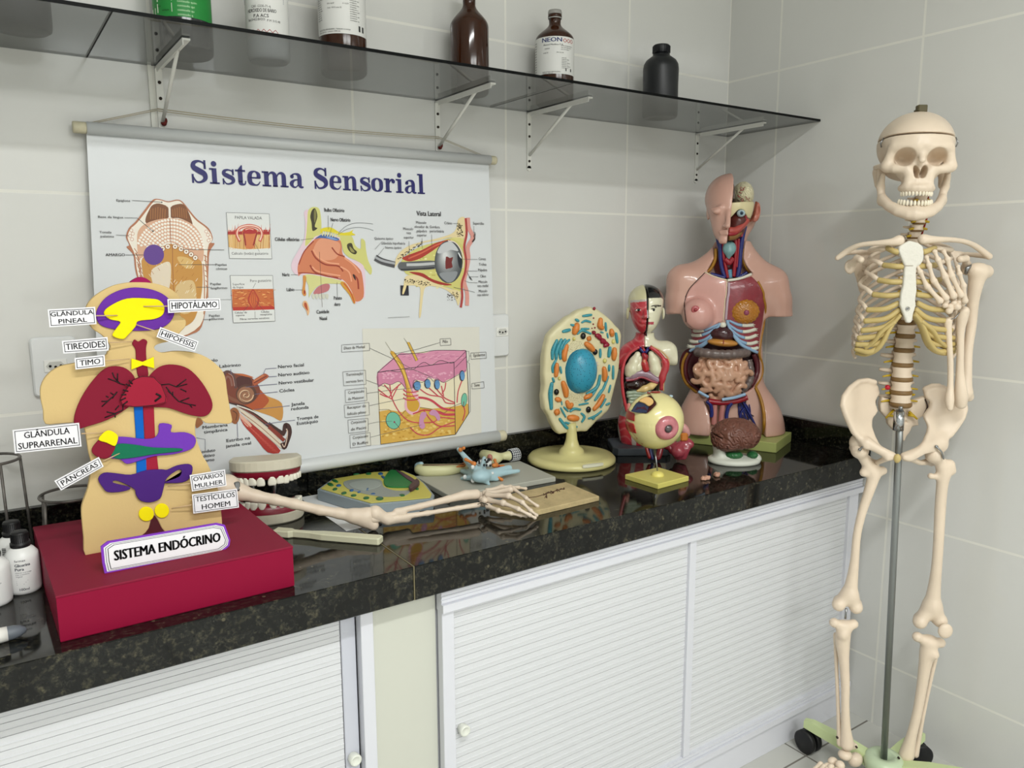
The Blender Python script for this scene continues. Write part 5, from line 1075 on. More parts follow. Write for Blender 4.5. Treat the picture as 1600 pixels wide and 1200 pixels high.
def jawpart(zc, up, R, at):
    s = -1 if up else 1       # s: direction from base to teeth (+1 = up)
    tilt_build(MB().prism(Dshape(.076, .066), 0, s*.024, 'z', bev=.003), 'upper_base' if up else 'lower_base', m_plaster, jaw, R, at)
    g = MB(); rings = []
    for (sc_, zz) in ((.97, .0235), (.955, .030), (.90, .038), (.84, .0415), (.70, .041), (.60, .034), (.58, .0235)):
        rings.append([(sc_*a, sc_*b-.002 if b < .03 else b*.9, s*zz) for a, b in Dshape(.076, .066)[:19]])
    V = [p for r_ in rings for p in r_]; n = 19; F = [(i*n+k, i*n+k+1, (i+1)*n+k+1, (i+1)*n+k) for i in range(6) for k in range(n-1)]
    F += [tuple(i*n for i in range(7)), tuple(i*n+n-1 for i in range(7))[::-1]]
    g.add(V, F, True); tilt_build(g, 'gum', m_gum, jaw, R, at)
    if not up:
        tg = MB(); tg.ell((0, -.012, .034), (.036, .040, .012), 24); tilt_build(tg, 'tongue', m_tong, jaw, R, at)
        fl = MB(); fl.prism([(a*.62, b*.62) for a, b in Dshape(.076, .066)], .022, .030, 'z'); tilt_build(fl, 'mouth_floor', m_gum, jaw, R, at)
    else:
        fl = MB(); fl.prism([(a*.62, b*.62) for a, b in Dshape(.076, .066)], -.022, -.027, 'z'); tilt_build(fl, 'palate', m_gum, jaw, R, at)
    ws = [.0155, .0155, .0115, .0110, .0125, .0115, .0140]
    for side in (-1, 1):
        a = PI*1.5
        ln_ = [.019, .017, .018, .014, .013, .012, .012]
        for i, w_ in enumerate(ws):
            r_ = .0655; da = w_/(.0625); am = a+side*da/2; a += side*da
            c, q = math.cos(am), math.sin(am); e = 2.4
            x = .0665*math.copysign(abs(c)**(2/e), c); y = .0575*math.copysign(abs(q)**(2/e), q)
            tx, ty = -q, c; th_ = math.atan2(ty*.9, tx); Rz = rotm('Z', th_)
            L = ln_[i]*(.9 if not up else 1.0)
            m_ = MB(); depth = .0055 if i < 3 else .0085
            V = []; F = []; nr, nn_ = 6, 12
            for j in range(nr+1):
                t = j/nr; zz = s*(.035+L*t); k_ = (.72+.5*math.sin(min(1, t*1.25)*PI*.55)) * (1 if t < .95 else .82)
                dd = depth*(1-.45*t if i < 3 else 1-.1*t)
                for k in range(nn_):
                    an = 2*PI*k/nn_; cc, qq = math.cos(an), math.sin(an); u = w_*.5*k_*.98*math.copysign(abs(cc)**.7, cc); v = dd*math.copysign(abs(qq)**.8, qq)
                    V.append((u, v, zz))
            for j in range(nr):
                for k in range(nn_): F.append((j*nn_+k, j*nn_+(k+1) % nn_, (j+1)*nn_+(k+1) % nn_, (j+1)*nn_+k))
            F.append(tuple(range(nn_))[::-1]); F.append(tuple(nr*nn_+k for k in range(nn_)))
            V = np.array(V) @ Rz.T+np.array([x, y, 0]); m_.add(V, F, True); tilt_build(m_, 'tooth', m_tooth, jaw, R, at)
zu = FJ.L(*Zd(340, 190), -.02)[2]
jawpart(0, False, rotm('Z', 0), (0, 0, 0)); jawpart(0, True, rotm('X', math.radians(-6)) , (0, -.0, zu))
MB().tube([(.02, .028, .024), (.014, .016, .045), (.016, .02, .06), (.02, .028, zu-.022)], .0035, 8).build('hinge_spring', mat('steel_wire', (130, 132, 134), .3, 1.), jaw)
MB().tube([(-.03, .030, .024), (-.03, .034, .05), (-.03, .030, zu-.022)], .0035, 8).build('hinge_spring', mat('steel_wire', (130, 132, 134), .3, 1.), jaw)

# ---- beige handle
A_ = on_z(446, 838, CT); B_ = on_z(596, 850, CT); L_ = np.linalg.norm(B_-A_); an = math.atan2(B_[1]-A_[1], B_[0]-A_[0])
t = thing('plastic_handle', 'beige plastic tool handle lying in front of the bone arm', 'tool', A_+np.array([0, 0, 0]), an)
m_beige = mat('beige_plastic', (206, 204, 176), .35)
prof = [(-.022, .0115), (.012, .0115), (.020, .006), (.045, .0058), (.058, .0065), (.085, .011), (L_-.004, .0125), (L_, .009)]
MB().prism([(x, -y) for x, y in prof]+[(x, y) for x, y in prof[::-1]], .0005, .0150, 'z', bev=.002).build('handle', m_beige, t)

# ---- bone arm
m_bone = mat('bone_plastic', (220, 203, 183), .42, var=.05, vscale=18, bump=.05, bscale=50); m_steel = mat('steel', (150, 152, 154), .3, 1.)
def bone_tube(mb, pts, rad, k=5, n=12, flat=None):
    A = np.column_stack([np.array(pts, float), np.array(rad, float)]); A = smooth_loop(A, k, False); A[:, 3] = np.maximum(A[:, 3], .0005)
    A0 = A[0].copy(); A1 = A[-1].copy(); d0 = A[0, :3]-A[1, :3]; d0 /= np.linalg.norm(d0)+1e-9; d1 = A[-1, :3]-A[-2, :3]; d1 /= np.linalg.norm(d1)+1e-9
    st = [np.array([*(A0[:3]+d0*A0[3]*s_), A0[3]*math.sqrt(max(0, 1-s_*s_))+1e-4]) for s_ in (.98, .85, .5)]
    en = [np.array([*(A1[:3]+d1*A1[3]*s_), A1[3]*math.sqrt(max(0, 1-s_*s_))+1e-4]) for s_ in (.5, .85, .98)]
    A = np.vstack([st, A, en]); return mb.tube(A[:, :3], A[:, 3], n, flat=flat)
def phal(name, a, b, r, parent, m=None):
    a = np.array(a, float); b = np.array(b, float); mb = MB()
    bone_tube(mb, [a, a+(b-a)*.22, a+(b-a)*.55, a+(b-a)*.82, b], [r*1.15, r*.85, r*.72, r*.85, r*1.08], 3, 10); return mb.build(name, m or m_bone, parent, fix=False)
E0 = np.array([-1.452, -.362, CT]); H0 = np.array([-1.700, -.243, CT])
arm = thing('bone_arm', 'loose plastic arm bones with hand, stretched along the worktop', 'anatomy model', (-1.44, -.37, CT+.004)); AO = np.array([-1.44, -.37, CT])
dH = H0-E0; nH = np.array([-dH[1], dH[0], 0]); nH /= np.linalg.norm(nH)
def onh(px, py): return on_plane(px, py, E0, nH)-AO
hum = [onh(*Zd(x, y)) for x, y in ((100, 440), (180, 460), (300, 492), (450, 520), (600, 552), (800, 600), (950, 625), (1060, 645), (1150, 660))]
hr = [.017, .0165, .0125, .0110, .0105, .0100, .0110, .0145, .0185]
hlo = np.min([p for p in hum], 0)-.03; hhi = np.max(hum, 0)+.03
e1 = onh(*Zd(1215, 715)); e2 = onh(*Zd(1180, 620)); hd = onh(*Zd(55, 420))
def fh(P):
    d = s_chain(P, hum, hr, .006); d = smin(d, s_cap(P, hum[-2], e1, .010, .0125), .010); d = smin(d, s_cap(P, hum[-2], e2, .010, .0115), .010)
    d = smin(d, s_ell(P, hd, .026), .010); d = smin(d, s_ell(P, hum[0]+np.array([0, 0, .012]), .016), .010)
    return d
surf('humerus', fh, np.minimum(hlo, e1-.02)-.01, hhi+.015, .0032, m_bone, arm)
hg = onh(*Zd(140, 420)); MB().box(hg+np.array([-.006, -.016, -.014]), hg+np.array([.006, -.008, .014]), .002).build('shoulder_bracket', m_steel, arm); MB().lathe([(.003, -.022), (.003, -.014)], 10, hg, 'y').build('bracket_screw', m_steel, arm)
Zh = Z(620, 680, .2375)
W0 = on_z(752, 802, CT); dF = W0-E0; nF = np.array([-dF[1], dF[0], 0]); nF /= np.linalg.norm(nF)
onf = lambda px, py, o=0.: on_plane(px, py, E0+nF*o, nF)-AO
rad_ = [onf(*Zd(1215, 665)), onf(*Zd(1300, 652)), onf(*Zd(1450, 625)), onf(*Zh(0, 512)), onf(*Zh(150, 480), .003), onf(*Zh(330, 435), .006), onf(*Zh(450, 405), .008), onf(*Zh(520, 400), .008)]
uln = [onf(*Zd(1230, 625), .004), onf(*Zd(1330, 672), 0), onf(*Zd(1480, 665)), onf(*Zh(0, 555), -.004), onf(*Zh(200, 525), -.006), onf(*Zh(400, 492), -.008), onf(*Zh(535, 470), -.008)]
def fr(P): return s_chain(P, rad_, [.011, .0090, .0068, .0062, .0068, .0078, .0105, .0115], .004)
def fu(P): return smin(s_chain(P, uln, [.014, .0120, .0078, .0062, .0055, .0052, .0065], .005), s_ell(P, uln[0], .0155), .008)
for nm, ff, pp in (('radius', fr, rad_), ('ulna', fu, uln)): surf(nm, ff, np.min(pp, 0)-.02, np.max(pp, 0)+.02, .0027, m_bone, arm)
MB().tube([onf(*Zd(1262, 690)), onf(*Zd(1275, 720))], .003, 8).build('elbow_wire', mat('black_wire', (20, 20, 20), .5), arm)
def oz(x, y, h): return on_z(*Zh(x, y), CT+h)-AO
wr = oz(568, 430, .022)
for (x, y, h) in ((555, 405, .024), (560, 435, .022), (565, 462, .016), (580, 395, .028), (585, 425, .026), (588, 455, .020), (575, 440, .030)):
    MB().ell(oz(x, y, h), (.0080, .0088, .0078), 12, R=rotm('Z', x)).build('carpal', m_bone, arm, fix=False)
for pts, hs, r_ in ([((597, 378), (690, 352), (745, 350), (800, 355), (848, 362)), (.030, .036, .036, .030, .024), .0058], [((600, 398), (745, 370), (765, 362), (850, 425), (925, 478)), (.032, .042, .042, .030, .010), .0066],
                    [((600, 408), (735, 412), (825, 455), (880, 508), (918, 538)), (.032, .040, .032, .018, .009), .0068], [((602, 440), (700, 458), (800, 498), (875, 538), (908, 555)), (.028, .034, .028, .014, .008), .0064], [((600, 478), (668, 508), (752, 527), (815, 540), (850, 546)), (.020, .020, .015, .010, .008), .0056]):
    Q = [oz(x, y, h) for (x, y), h in zip(pts, hs)]
    for i in range(len(Q)-1): phal('metacarpal' if i == 0 else 'finger_bone', Q[i], Q[i+1], r_*(1.12 if i == 0 else 1-.12*i), arm)
MB().tube([oz(520, 470, .02), oz(560, 455, .03), oz(600, 470, .025)], .0008, 5).build('joint_wire', mat('black_wire', (20, 20, 20), .5), arm)

# ---- white sheet under the plant cell
P0 = on_z(468, 778, CT); P1 = on_z(541, 830, CT); d = P1-P0; d /= np.linalg.norm(d); pr = np.array([-d[1], d[0], 0])
P3 = [P0, P1, P1+pr*.185, P0+pr*.185]
c_ = np.mean(P3, 0); mb = MB(); mb.prism([(p[0]-c_[0], p[1]-c_[1]) for p in P3], .0002, .0010, 'z'); o = mb.build('paper_sheet', mat('white_paper', (226, 228, 228), .7)); o.location = (c_[0], c_[1], CT)
tag(o, 'white paper sheet lying under the grey plant cell model', 'paper')

# ---- plant cell model
Zc = Z(300, 460, .3125); HZ = CT+.029
pc0 = on_z(587, 775, CT+.0012); plant = thing('plant_cell_model', 'grey hexagonal plant cell model with yellow rim and green leaf-shaped piece', 'cell model', pc0); 
def pt(x, y, h=0.):
    p = on_z(*Zc(x, y), HZ+h); p[1] = min(p[1], -.028); return p-pc0
oc = [(627, 972), (690, 915), (760, 888), (900, 882), (1058, 880), (1120, 905), (1168, 945), (1212, 1000), (1205, 1020), (1050, 1035), (890, 1048), (760, 1012)]
OQ = [pt(*q)[:2] for q in oc]
m_pgrey = mat('model_grey', (142, 154, 160), .45); m_pyel = mat('model_yellow', (198, 190, 92), .45); m_pg2 = mat('model_grey_inner', (146, 152, 146), .5)
MB().prism(OQ, 0, HZ-pc0[2]-.001, 'z', bev=.0015).build('grey_base', m_pgrey, plant)
cc_ = np.mean(OQ, 0); MB().prism([cc_+(q-cc_)*.95 for q in np.array(OQ)], HZ-pc0[2]-.001, HZ-pc0[2]+.001, 'z', bev=.0008).build('yellow_rim', m_pyel, plant)
def flatp(name, pts, h0, h1, m, k=4, bev=.0005): return MB().prism(smooth_loop([pt(*q)[:2] for q in pts], k), HZ-pc0[2]+h0, HZ-pc0[2]+h1, 'z', bev=bev).build(name, m, plant)
flatp('vacuole', [(760, 940), (850, 925), (940, 930), (960, 965), (1020, 985), (1090, 985), (1060, 1010), (960, 1015), (860, 1000), (780, 975)], .001, .0022, m_pg2)
flatp('vacuole_fold', [(790, 950), (860, 935), (930, 940), (940, 965), (860, 985), (800, 970)], .0022, .0034, mat('model_grey_light', (158, 166, 160), .4))
flatp('green_leaf_piece', [(985, 892), (1010, 885), (1060, 900), (1120, 950), (1090, 968), (1000, 970), (965, 960), (960, 930)], .001, .0045, mat('model_green', (40, 118, 62), .45), 3)
flatp('purple_edge', [(1020, 888), (1060, 905), (1125, 945), (1110, 955), (1050, 915)], .0045, .0065, mat('model_purple', (86, 60, 72), .5), 2)
flatp('purple_piece', [(1085, 975), (1120, 940), (1138, 950), (1130, 970), (1095, 992)], .001, .010, mat('model_purple_dark', (70, 46, 52), .4), 4, .002)
mgn = mat('organelle_green', (34, 98, 52), .4); mbl = mat('organelle_blue', (44, 92, 140), .4)
for x, y, a, b, g, r_ in ((675, 952, 14, 10, 1, .6), (700, 978, 12, 7, 1, -.3), (700, 932, 12, 10, 1, .7), (720, 958, 14, 6, 0, 0), (748, 1000, 14, 7, 1, -.3), (790, 905, 0, 0, 1, 0), (815, 895, 17, 5, 1, 0), (880, 892, 15, 6, 1, 0), (945, 892, 13, 7, 0, .1), (960, 912, 9, 9, 0, .4), (1010, 888, 8, 5, 1, 0), (790, 985, 12, 6, 0, -.2), (800, 1013, 15, 6, 1, -.2), (868, 1027, 16, 7, 1, -.1), (875, 980, 11, 8, 0, -.3), (830, 995, 10, 4, 0, -.2), (940, 1030, 20, 9, 1, .05), (945, 1028, 15, 5, 0, 0), (1060, 1012, 16, 6, 1, .15), (1140, 975, 10, 7, 1, .1), (905, 1005, 14, 4, 0, .1), (1070, 900, 8, 6, 0, -.3)):
    if a == 0: continue
    x, y = 915+(x-915)*.93, 962+(y-962)*.90; c = pt(x, y); ex = pt(x+a, y-a*.06)-c; ey = pt(x, y-b)-c; c[2] += .001
    MB().ell(c, (np.linalg.norm(ex), np.linalg.norm(ey)*1.0, .0028), 12, R=rotm('Z', math.atan2(ex[1], ex[0])+r_*.5)).build('organelle', mgn if g else mbl, plant, fix=False)

# ---- neuron plaque
PZ = CT+.013
q4 = [on_z(*q, PZ) for q in ((703, 775), (868, 745), (812, 720), (648, 744))]; nc0 = np.array([*np.mean(q4, 0)[:2], CT])
neu = thing('neuron_model', 'pale blue neuron model with orange endings on a grey plate', 'anatomy model', nc0)
MB().prism([(p-nc0)[:2] for p in q4], .0, .013, 'z', bev=.0015).build('grey_plate', mat('plate_grey', (176, 176, 164), .45, var=.05), neu)
def nz(x, y, h): return on_z(*Zh(x, y), PZ+h)-nc0
m_nb = mat('neuron_blue', (168, 198, 206), .4); m_or = mat('neuron_orange', (206, 126, 62), .4); m_cr = mat('neuron_cream', (208, 206, 160), .4)
sp_ = [((405, 92), .072, .006), ((455, 160), .040, .010), ((800, 235), .014, .006), ((740, 215), .022, .009), ((605, 322), .002, .005), ((500, 292), .004, .006), ((430, 285), .002, .006), ((430, 235), .010, .007), ((575, 150), .050, .006), ((660, 290), .006, .006), ((545, 298), .004, .006)]
cen = nz(555, 268, .022)
def fn(P):
    d = s_ell(P, cen, (.026, .021, .016)); d = smin(d, s_ell(P, nz(640, 258, .014), (.022, .015, .010)), .010)
    for (q, h, r_) in sp_: d = smin(d, s_cap(P, cen, nz(*q, h), .0115, r_*.85), .006)
    return d
allp = np.array([nz(*q, h) for q, h, r_ in sp_]); surf('cell_body', fn, np.minimum(allp.min(0), cen-.035)-.012, np.maximum(allp.max(0), cen+.035)+.012, .0026, m_nb, neu)
for a, b, h0, h1 in (((440, 195), (378, 216), .024, .018), ((508, 188), (455, 160), .052, .060), ((700, 235), (760, 240), .014, .012), ((640, 262), (690, 292), .018, .004), ((655, 195), (645, 165), .026, .034), ((420, 95), (440, 85), .075, .080), ((640, 200), (700, 205), .030, .022)):
    mb = MB(); bone_tube(mb, [nz(*a, h0), (nz(*a, h0)+nz(*b, h1))/2, nz(*b, h1)], [.006, .0035, .0045], 3, 10); mb.build('nerve_ending', m_or, neu, fix=False)
mb = MB(); rr = random.Random(9)
for k in range(26):
    c = nz(575+rr.uniform(-42, 40), 178+rr.uniform(-20, 22), .045+rr.uniform(-.004, .008)); mb.ell(c, (.0032, .0026, .0035), 6)
mb.build('synapse_granules', mat('granule_black', (26, 26, 30), .4), neu); MB().ell(nz(575, 185, .036), (.022, .015, .012), 14).build('synapse_plate', mat('plate_white', (222, 226, 224), .4), neu)
for c_, r_ in ((nz(500, 205, .045), .0055), (nz(502, 292, .012), .006), (nz(450, 270, .012), .006), (nz(630, 245, .026), .004)): MB().ell(c_+np.array([-.004, -.006, 0]), (r_, r_*.7, r_), 10).build('receptor_disc', mat('plate_white', (222, 226, 224), .4), neu)
mb = MB(); bone_tube(mb, [nz(150, 225, .014), nz(200, 232, .013), nz(330, 228, .013), nz(440, 212, .014)], [.014, .0165, .0155, .011], 5, 16); mb.build('axon_sheath', m_cr, neu, fix=False)
mb = MB(); bone_tube(mb, [nz(160, 190, .024), nz(135, 200, .018), nz(140, 225, .012)], [.0065, .0075, .009], 4, 12); mb.build('axon_tip', m_nb, neu, fix=False)
MB().tube([nz(170, 196, .030), nz(300, 195, .031), nz(440, 190, .029)], .0012, 6).build('vessel_line', mat('vessel_brown', (92, 40, 34), .5), neu)
mb = MB(); A2 = nz(575, 130, .020); A3 = nz(640, 150, .018); A4 = nz(690, 140, .018); A5 = nz(735, 135, .018); bone_tube(mb, [A2, A3, A4, A5], [.015, .018, .010, .0135], 5, 16); mb.build('nerve_bulb', m_cr, neu, fix=False)
dx_ = (A5-A4)/np.linalg.norm(A5-A4)
ax_ = nz(825, 118, .018)-A5; ax_ /= np.linalg.norm(ax_)
mb = MB(); mb.tube([A5+ax_*.002, A5+ax_*.008, A5+ax_*.026, A5+ax_*.034], [.0140, .0165, .0165, .0135], 24); cyl = mb.build('cut_cylinder', mat('cyl_navy', (34, 38, 50), .5), neu)
mb = MB(); u_ = np.cross(ax_, (0, 0, 1)); u_ /= np.linalg.norm(u_); v_ = np.cross(ax_, u_)
for k in range(16): a = 2*PI*k/16; mb.tube([A5+ax_*.004+(u_*math.cos(a)+v_*math.sin(a))*.0162, A5+ax_*.030+(u_*math.cos(a)+v_*math.sin(a))*.0168], .0009, 4)
for j in range(5): mb.tube([A5+ax_*(.006+j*.006)+(u_*math.cos(a)+v_*math.sin(a))*.0168 for a in np.linspace(0, 2*PI, 24, endpoint=False)], .0009, 4, True)
mb.build('white_netting', mat('net_white', (214, 216, 218), .5), cyl, fix=False)
MB().ell(nz(612, 150, .034), (.007, .009, .011), 12).build('pink_blob', mat('dull_pink', (176, 116, 100), .4), neu)
MB().tube([nz(630, 190, .032), nz(665, 205, .026), nz(700, 200, .022)], [.003, .004, .002], 8).build('red_strand', mat('strand_red', (150, 40, 36), .4), neu)

# ---- fossil slab
FZ = CT+.012
q4 = [on_z(*q, FZ) for q in ((834, 799), (936, 775), (884, 753), (800, 771), (765, 790))]; fc = np.array([*np.mean(q4, 0)[:2], CT])
fos = thing('fossil_slab', 'beige stone slab with a small fish fossil beside the bone hand', 'fossil', fc)
MB().prism([(p-fc)[:2] for p in q4], 0, .012, 'z', bev=.0012).build('stone_slab', mat('fossil_stone', (190, 170, 126), .7, var=.18, vscale=40, bump=.3, bscale=160), fos)
mb = MB(); rr = random.Random(4)
def fz(x, y, h=.0): return on_z(*Zh(x, y), FZ+h)-fc
sp2 = [(870, 412), (920, 405), (965, 392), (1000, 380), (1050, 365), (1100, 352)]
mb.tube([fz(*q) for q in sp2], .0013, 5)
for k in range(46):
    t = rr.random(); x = 965+t*140; y = 392-(x-965)*.30; r_ = 14*(1-abs(t-.4)); mb.tube([fz(x, y), fz(x+rr.uniform(-10, 14), y+rr.uniform(-r_, r_))], .0011, 4)
for k in range(8): mb.tube([fz(870, 412), fz(850+rr.uniform(0, 20), 412+rr.uniform(-16, 16))], .0006, 4)
for k in range(6): mb.tube([fz(985, 388), fz(975+rr.uniform(-8, 14), 410+rr.uniform(-2, 6))], .0007, 4)
mb.build('fish_fossil', mat('fossil_brown', (84, 54, 36), .7), fos, fix=False)
# ================================================================ SKELETON
SG = np.array([-.222, -.811, 0.]); FS = Frame(SG); SL = FS.L
def toS(P): d = np.array(P, float)-SG; return np.array([d @ FS.X, d @ FS.Y, d[2]])
skel = thing('skeleton_model', 'full-size plastic human skeleton hanging on a wheeled stand beside the counter', 'skeleton', SG, VROT)
Zk = Z(1290, 380, .3); Zr = Z(1320, 360, 1/6.); Zpv = Z(1300, 560, 1/6.); Zhd = Z(1430, 380, .11669); Zl = Z(1270, 700, .41667); Zf = Z(1240, 1100, .14375); Zsk = Z(1290, 150, .23333)
S = lambda z, x, y, v=0.: SL(*z(x, y), v)
def s_poly2(P, poly, ax=(0, 2)):
    x, y = P[ax[0]], P[ax[1]]; n = len(poly); d = None; ins = None
    for i in range(n):
        ax_, ay = poly[i]; bx_, by = poly[(i+1) % n]; ex, ey = bx_-ax_, by-ay; L = ex*ex+ey*ey+1e-12
        px_, py_ = x-np.float32(ax_), y-np.float32(ay); t = np.clip((px_*ex+py_*ey)/L, 0, 1); q = (px_-t*ex)**2+(py_-t*ey)**2
        d = q if d is None else np.minimum(d, q)
        if abs(ey) > 1e-12:
            c = ((ay > y) != (by > y)) & (x < ex*(y-ay)/ey+ax_); ins = c if ins is None else ins ^ c
    d = np.sqrt(d); return np.where(ins, -d, d).astype(np.float32)
def idw(ctrl, sg=.030):
    C_ = [(np.float32(a), np.float32(b), np.float32(v)) for a, b, v in ctrl]
    def f(x, y):
        ws = 0; vs = 0
        for a, b, v in C_: w_ = np.exp(-((x-a)**2+(y-b)**2)/np.float32(2*sg*sg))+1e-4/((x-a)**2+(y-b)**2+1e-3); ws = ws+w_; vs = vs+w_*v
        return vs/ws
    return f
m_sk = mat('skeleton_bone', (226, 208, 186), .38, var=.05, vscale=14, bump=.06, bscale=60)
m_cart = mat('costal_cartilage', (194, 172, 112), .4); m_disc = mat('disc_brown', (124, 96, 58), .45); m_nerve = mat('nerve_yellow', (190, 158, 34), .4); m_stern = mat('sternum_white', (222, 218, 206), .45, bump=.5, bscale=90)
# ---- spine
def vertebra(c, r, h, wing, parent, tilt=0.):
    mb = MB(); mb.lathe([(r*.98, -h/2), (r, -h*.42), (r*.86, 0), (r, h*.42), (r*.98, h/2)], 20, c)
    for s_ in (-1, 1):
        mb.tube([c+np.array([s_*r*.6, r*.8, 0]), c+np.array([s_*(r+wing), r*1.2, h*.12])], [h*.26, h*.17], 8)
    mb.tube([c+np.array([0, r*.8, 0]), c+np.array([0, r*2.3, -h*.4])], [h*.25, h*.15], 8)
    for s_ in (-1, 1): mb.tube([c+np.array([s_*r*.5, r*1.2, h*.5]), c+np.array([s_*r*.5, r*1.3, -h*.6])], [h*.16, h*.16], 6)
    mb.build('vertebra', m_sk, parent, fix=False)
def disc(c, r, h): MB().lathe([(r*.9, -h/2), (r*1.03, -h*.2), (r*1.03, h*.2), (r*.9, h/2)], 20, c).build('intervertebral_disc', m_disc, skel, fix=False)
def nerve(a, b, r=.0032): MB().tube([a, (a+b)/2+np.array([0, 0, .0005]), b], [r, r*.85, r*.6], 8).build('spinal_nerve', m_nerve, skel, fix=False)
dl = [(424, 413, .0215), (415, 482, .0225), (408, 555, .0240), (400, 632, .0248), (397, 707, .0252), (392, 775, .0258), (391, 838, .0258)]
LV = .040
for i, (x, y, r) in enumerate(dl):
    c = S(Zk, x, y, LV); disc(c, r, .0125 if i < 6 else .014)
    if i < 6:
        x2, y2, r2 = dl[i+1]; c2 = S(Zk, x2, y2, LV); hh = c[2]-c2[2]-.011; vertebra((c+c2)/2, (r+r2)/2*.96, hh, .020, skel)
        for s_ in (-1, 1): m_ = (c+c2)/2; nerve(m_+np.array([s_*r*.85, .012, -hh*.42]), m_+np.array([s_*(r+.020), .006, -hh*.50]))
tA = S(Zk, 424, 413, LV); tB = SL(1427, 372, .052); NT = 12
for i in range(NT):
    t0 = (i+.5)/NT; c = tA+(tB-tA)*t0; dv_ = .045*math.sin(PI*min(1, t0*1.05)); c[1] += dv_; c[0] += .505*dv_; hh = (tB[2]-tA[2])/NT
    vertebra(c, .0185-.004*t0, hh*.78, .014, skel); c2 = c.copy(); c2[2] += hh/2; disc(c2, .0180-.004*t0, hh*.24)
    if i % 2 == 0:
        for s_ in (-1, 1): nerve(c+np.array([s_*.015, .002, 0]), c+np.array([s_*.030, -.002, -.003]), .0026)
nA = SL(1427, 372, .052); nB = SL(1440, 305, .040)
for i in range(6):
    t0 = (i+.5)/6; c = nA+(nB-nA)*t0; c[1] -= .012*math.sin(PI*t0); hh = (nB[2]-nA[2])/6; vertebra(c, .0140, hh*.80, .012, skel); c2 = c.copy(); c2[2] -= hh/2; disc(c2, .0142, hh*.24)
    for s_ in (-1, 1): nerve(c+np.array([s_*.011, -.004, -hh*.2]), c+np.array([s_*.022, -.006, -hh*.3]), .0036); 
for s_ in (1,): MB().tube([nA+np.array([s_*.017, -.002, 0]), nA+(nB-nA)*.5+np.array([s_*.018, -.012, 0]), nB+np.array([s_*.016, 0, 0])], .0022, 6).build('vertebral_artery', mat('artery_red', (150, 36, 30), .4), skel, fix=False)
# ---- sternum
sp_ = [S(Zr, *q, -.095)[[0, 2]] for q in ((505, 150), (560, 115), (600, 95), (680, 115), (725, 150), (735, 210), (730, 280), (705, 320), (665, 345), (662, 420), (668, 560), (655, 650), (660, 700), (632, 790), (625, 850), (605, 868), (570, 865), (545, 790), (510, 700), (520, 590), (540, 520), (548, 420), (555, 330), (520, 250), (498, 195))]
sv = S(Zr, 600, 480, -.095)
def fst(P): return smax(s_poly2(P, sp_), np.abs(P[1]-np.float32(-.095)+.012*np.sin((P[0])*60)*0)-.0055, .004)
lo = np.array([min(p[0] for p in sp_)-.01, -.108, min(p[1] for p in sp_)-.01]); hi = np.array([max(p[0] for p in sp_)+.01, -.082, max(p[1] for p in sp_)+.01])
st_ = surf('sternum', fst, lo, hi, .0022, m_stern, skel)
c = S(Zr, 592, 735, -.103); MB().lathe([(.0045, 0), (.0045, .004), (.0025, .004), (.0025, .002), (0, .002)], 14, c+np.array([0, .0, 0]), 'y', cap=False).build('sternum_screw', m_steel, st_)
MB().box(S(Zr, 560, 331, -.1015)+np.array([0, 0, -.0004]), S(Zr, 640, 331, -.1008)+np.array([0, 0, .0004])).build('sternum_joint_line', m_disc, st_)
# ---- ribs
uc = lambda z: float(np.interp(z, [S(Zr, 0, 800)[2], S(Zr, 0, 200)[2]], [S(Zr, 585, 800, -.05)[0], S(Zr, 618, 200, -.05)[0]]))
def RP(x, y, v): return S(Zr, x, y, v)
RIBS = [  # sternum end, mid cartilage, bone-cartilage junction, side, back-side rise, half width
    ((505, 205), (450, 190), (400, 165), (235, 185), .030), ((552, 340), (460, 335), (365, 325), (232, 262), .045), ((545, 482), (430, 482), (315, 465), (200, 385), .055), ((525, 600), (400, 612), (262, 600), (140, 500), .065),
    ((508, 680), (370, 738), (205, 745), (138, 640), .075), ((520, 735), (380, 828), (178, 850), (118, 740), .085), ((528, 775), (370, 905), (150, 940), (100, 830), .090), ((440, 885), (330, 985), (118, 1012), (88, 920), .092), ((385, 1000), (300, 1065), (100, 1068), (82, 990), .090), ((340, 1080), (230, 1140), (98, 1110), (84, 1050), .080)]
def ucv(z, v): return uc(z)+.505*(v+.05)
def mir(p): z = p[2]; u0 = ucv(z, p[1]); return np.array([2*u0-p[0], p[1], p[2]])
for i, (s0, s1, s2, s3, rise) in enumerate(RIBS):
    vf = -.092+.002*i if i < 7 else -.074+.006*(i-7)
    A0 = RP(*s0, vf); A1 = RP(*s1, vf+.006); A2 = RP(*s2, vf+.028); A3 = RP(*s3, -.01+.004*i)
    spz = A3[2]+rise*.75+.01; u0 = ucv(spz, A3[1]); w_ = u0-A3[0]
    A4 = np.array([ucv(spz, .06)-w_*.82, .060, A3[2]+rise*.35]); A5 = np.array([ucv(spz, .104)-w_*.42, .104, A3[2]+rise*.7]); A6 = np.array([ucv(spz, .088)-.018, .088, spz])
    mid_ = (A2+A3)/2+np.array([-.006, -.016, 0])
    for side in (0, 1):
        g = (lambda p: mir(p)) if side else (lambda p: p)
        B = smooth_loop([g(p) for p in (A2, mid_, A3, A4, A5, A6)], 6, False)
        MB().tube(B, [.0050]*6+[.0046]*(len(B)-6), 9, flat=1.15).build('rib', m_sk, skel, fix=False)
        K_ = smooth_loop([g(p) for p in (A0, A1, A2)], 6, False); MB().tube(K_, [.0066]*len(K_), 9).build('rib_cartilage', m_cart, skel, fix=False)
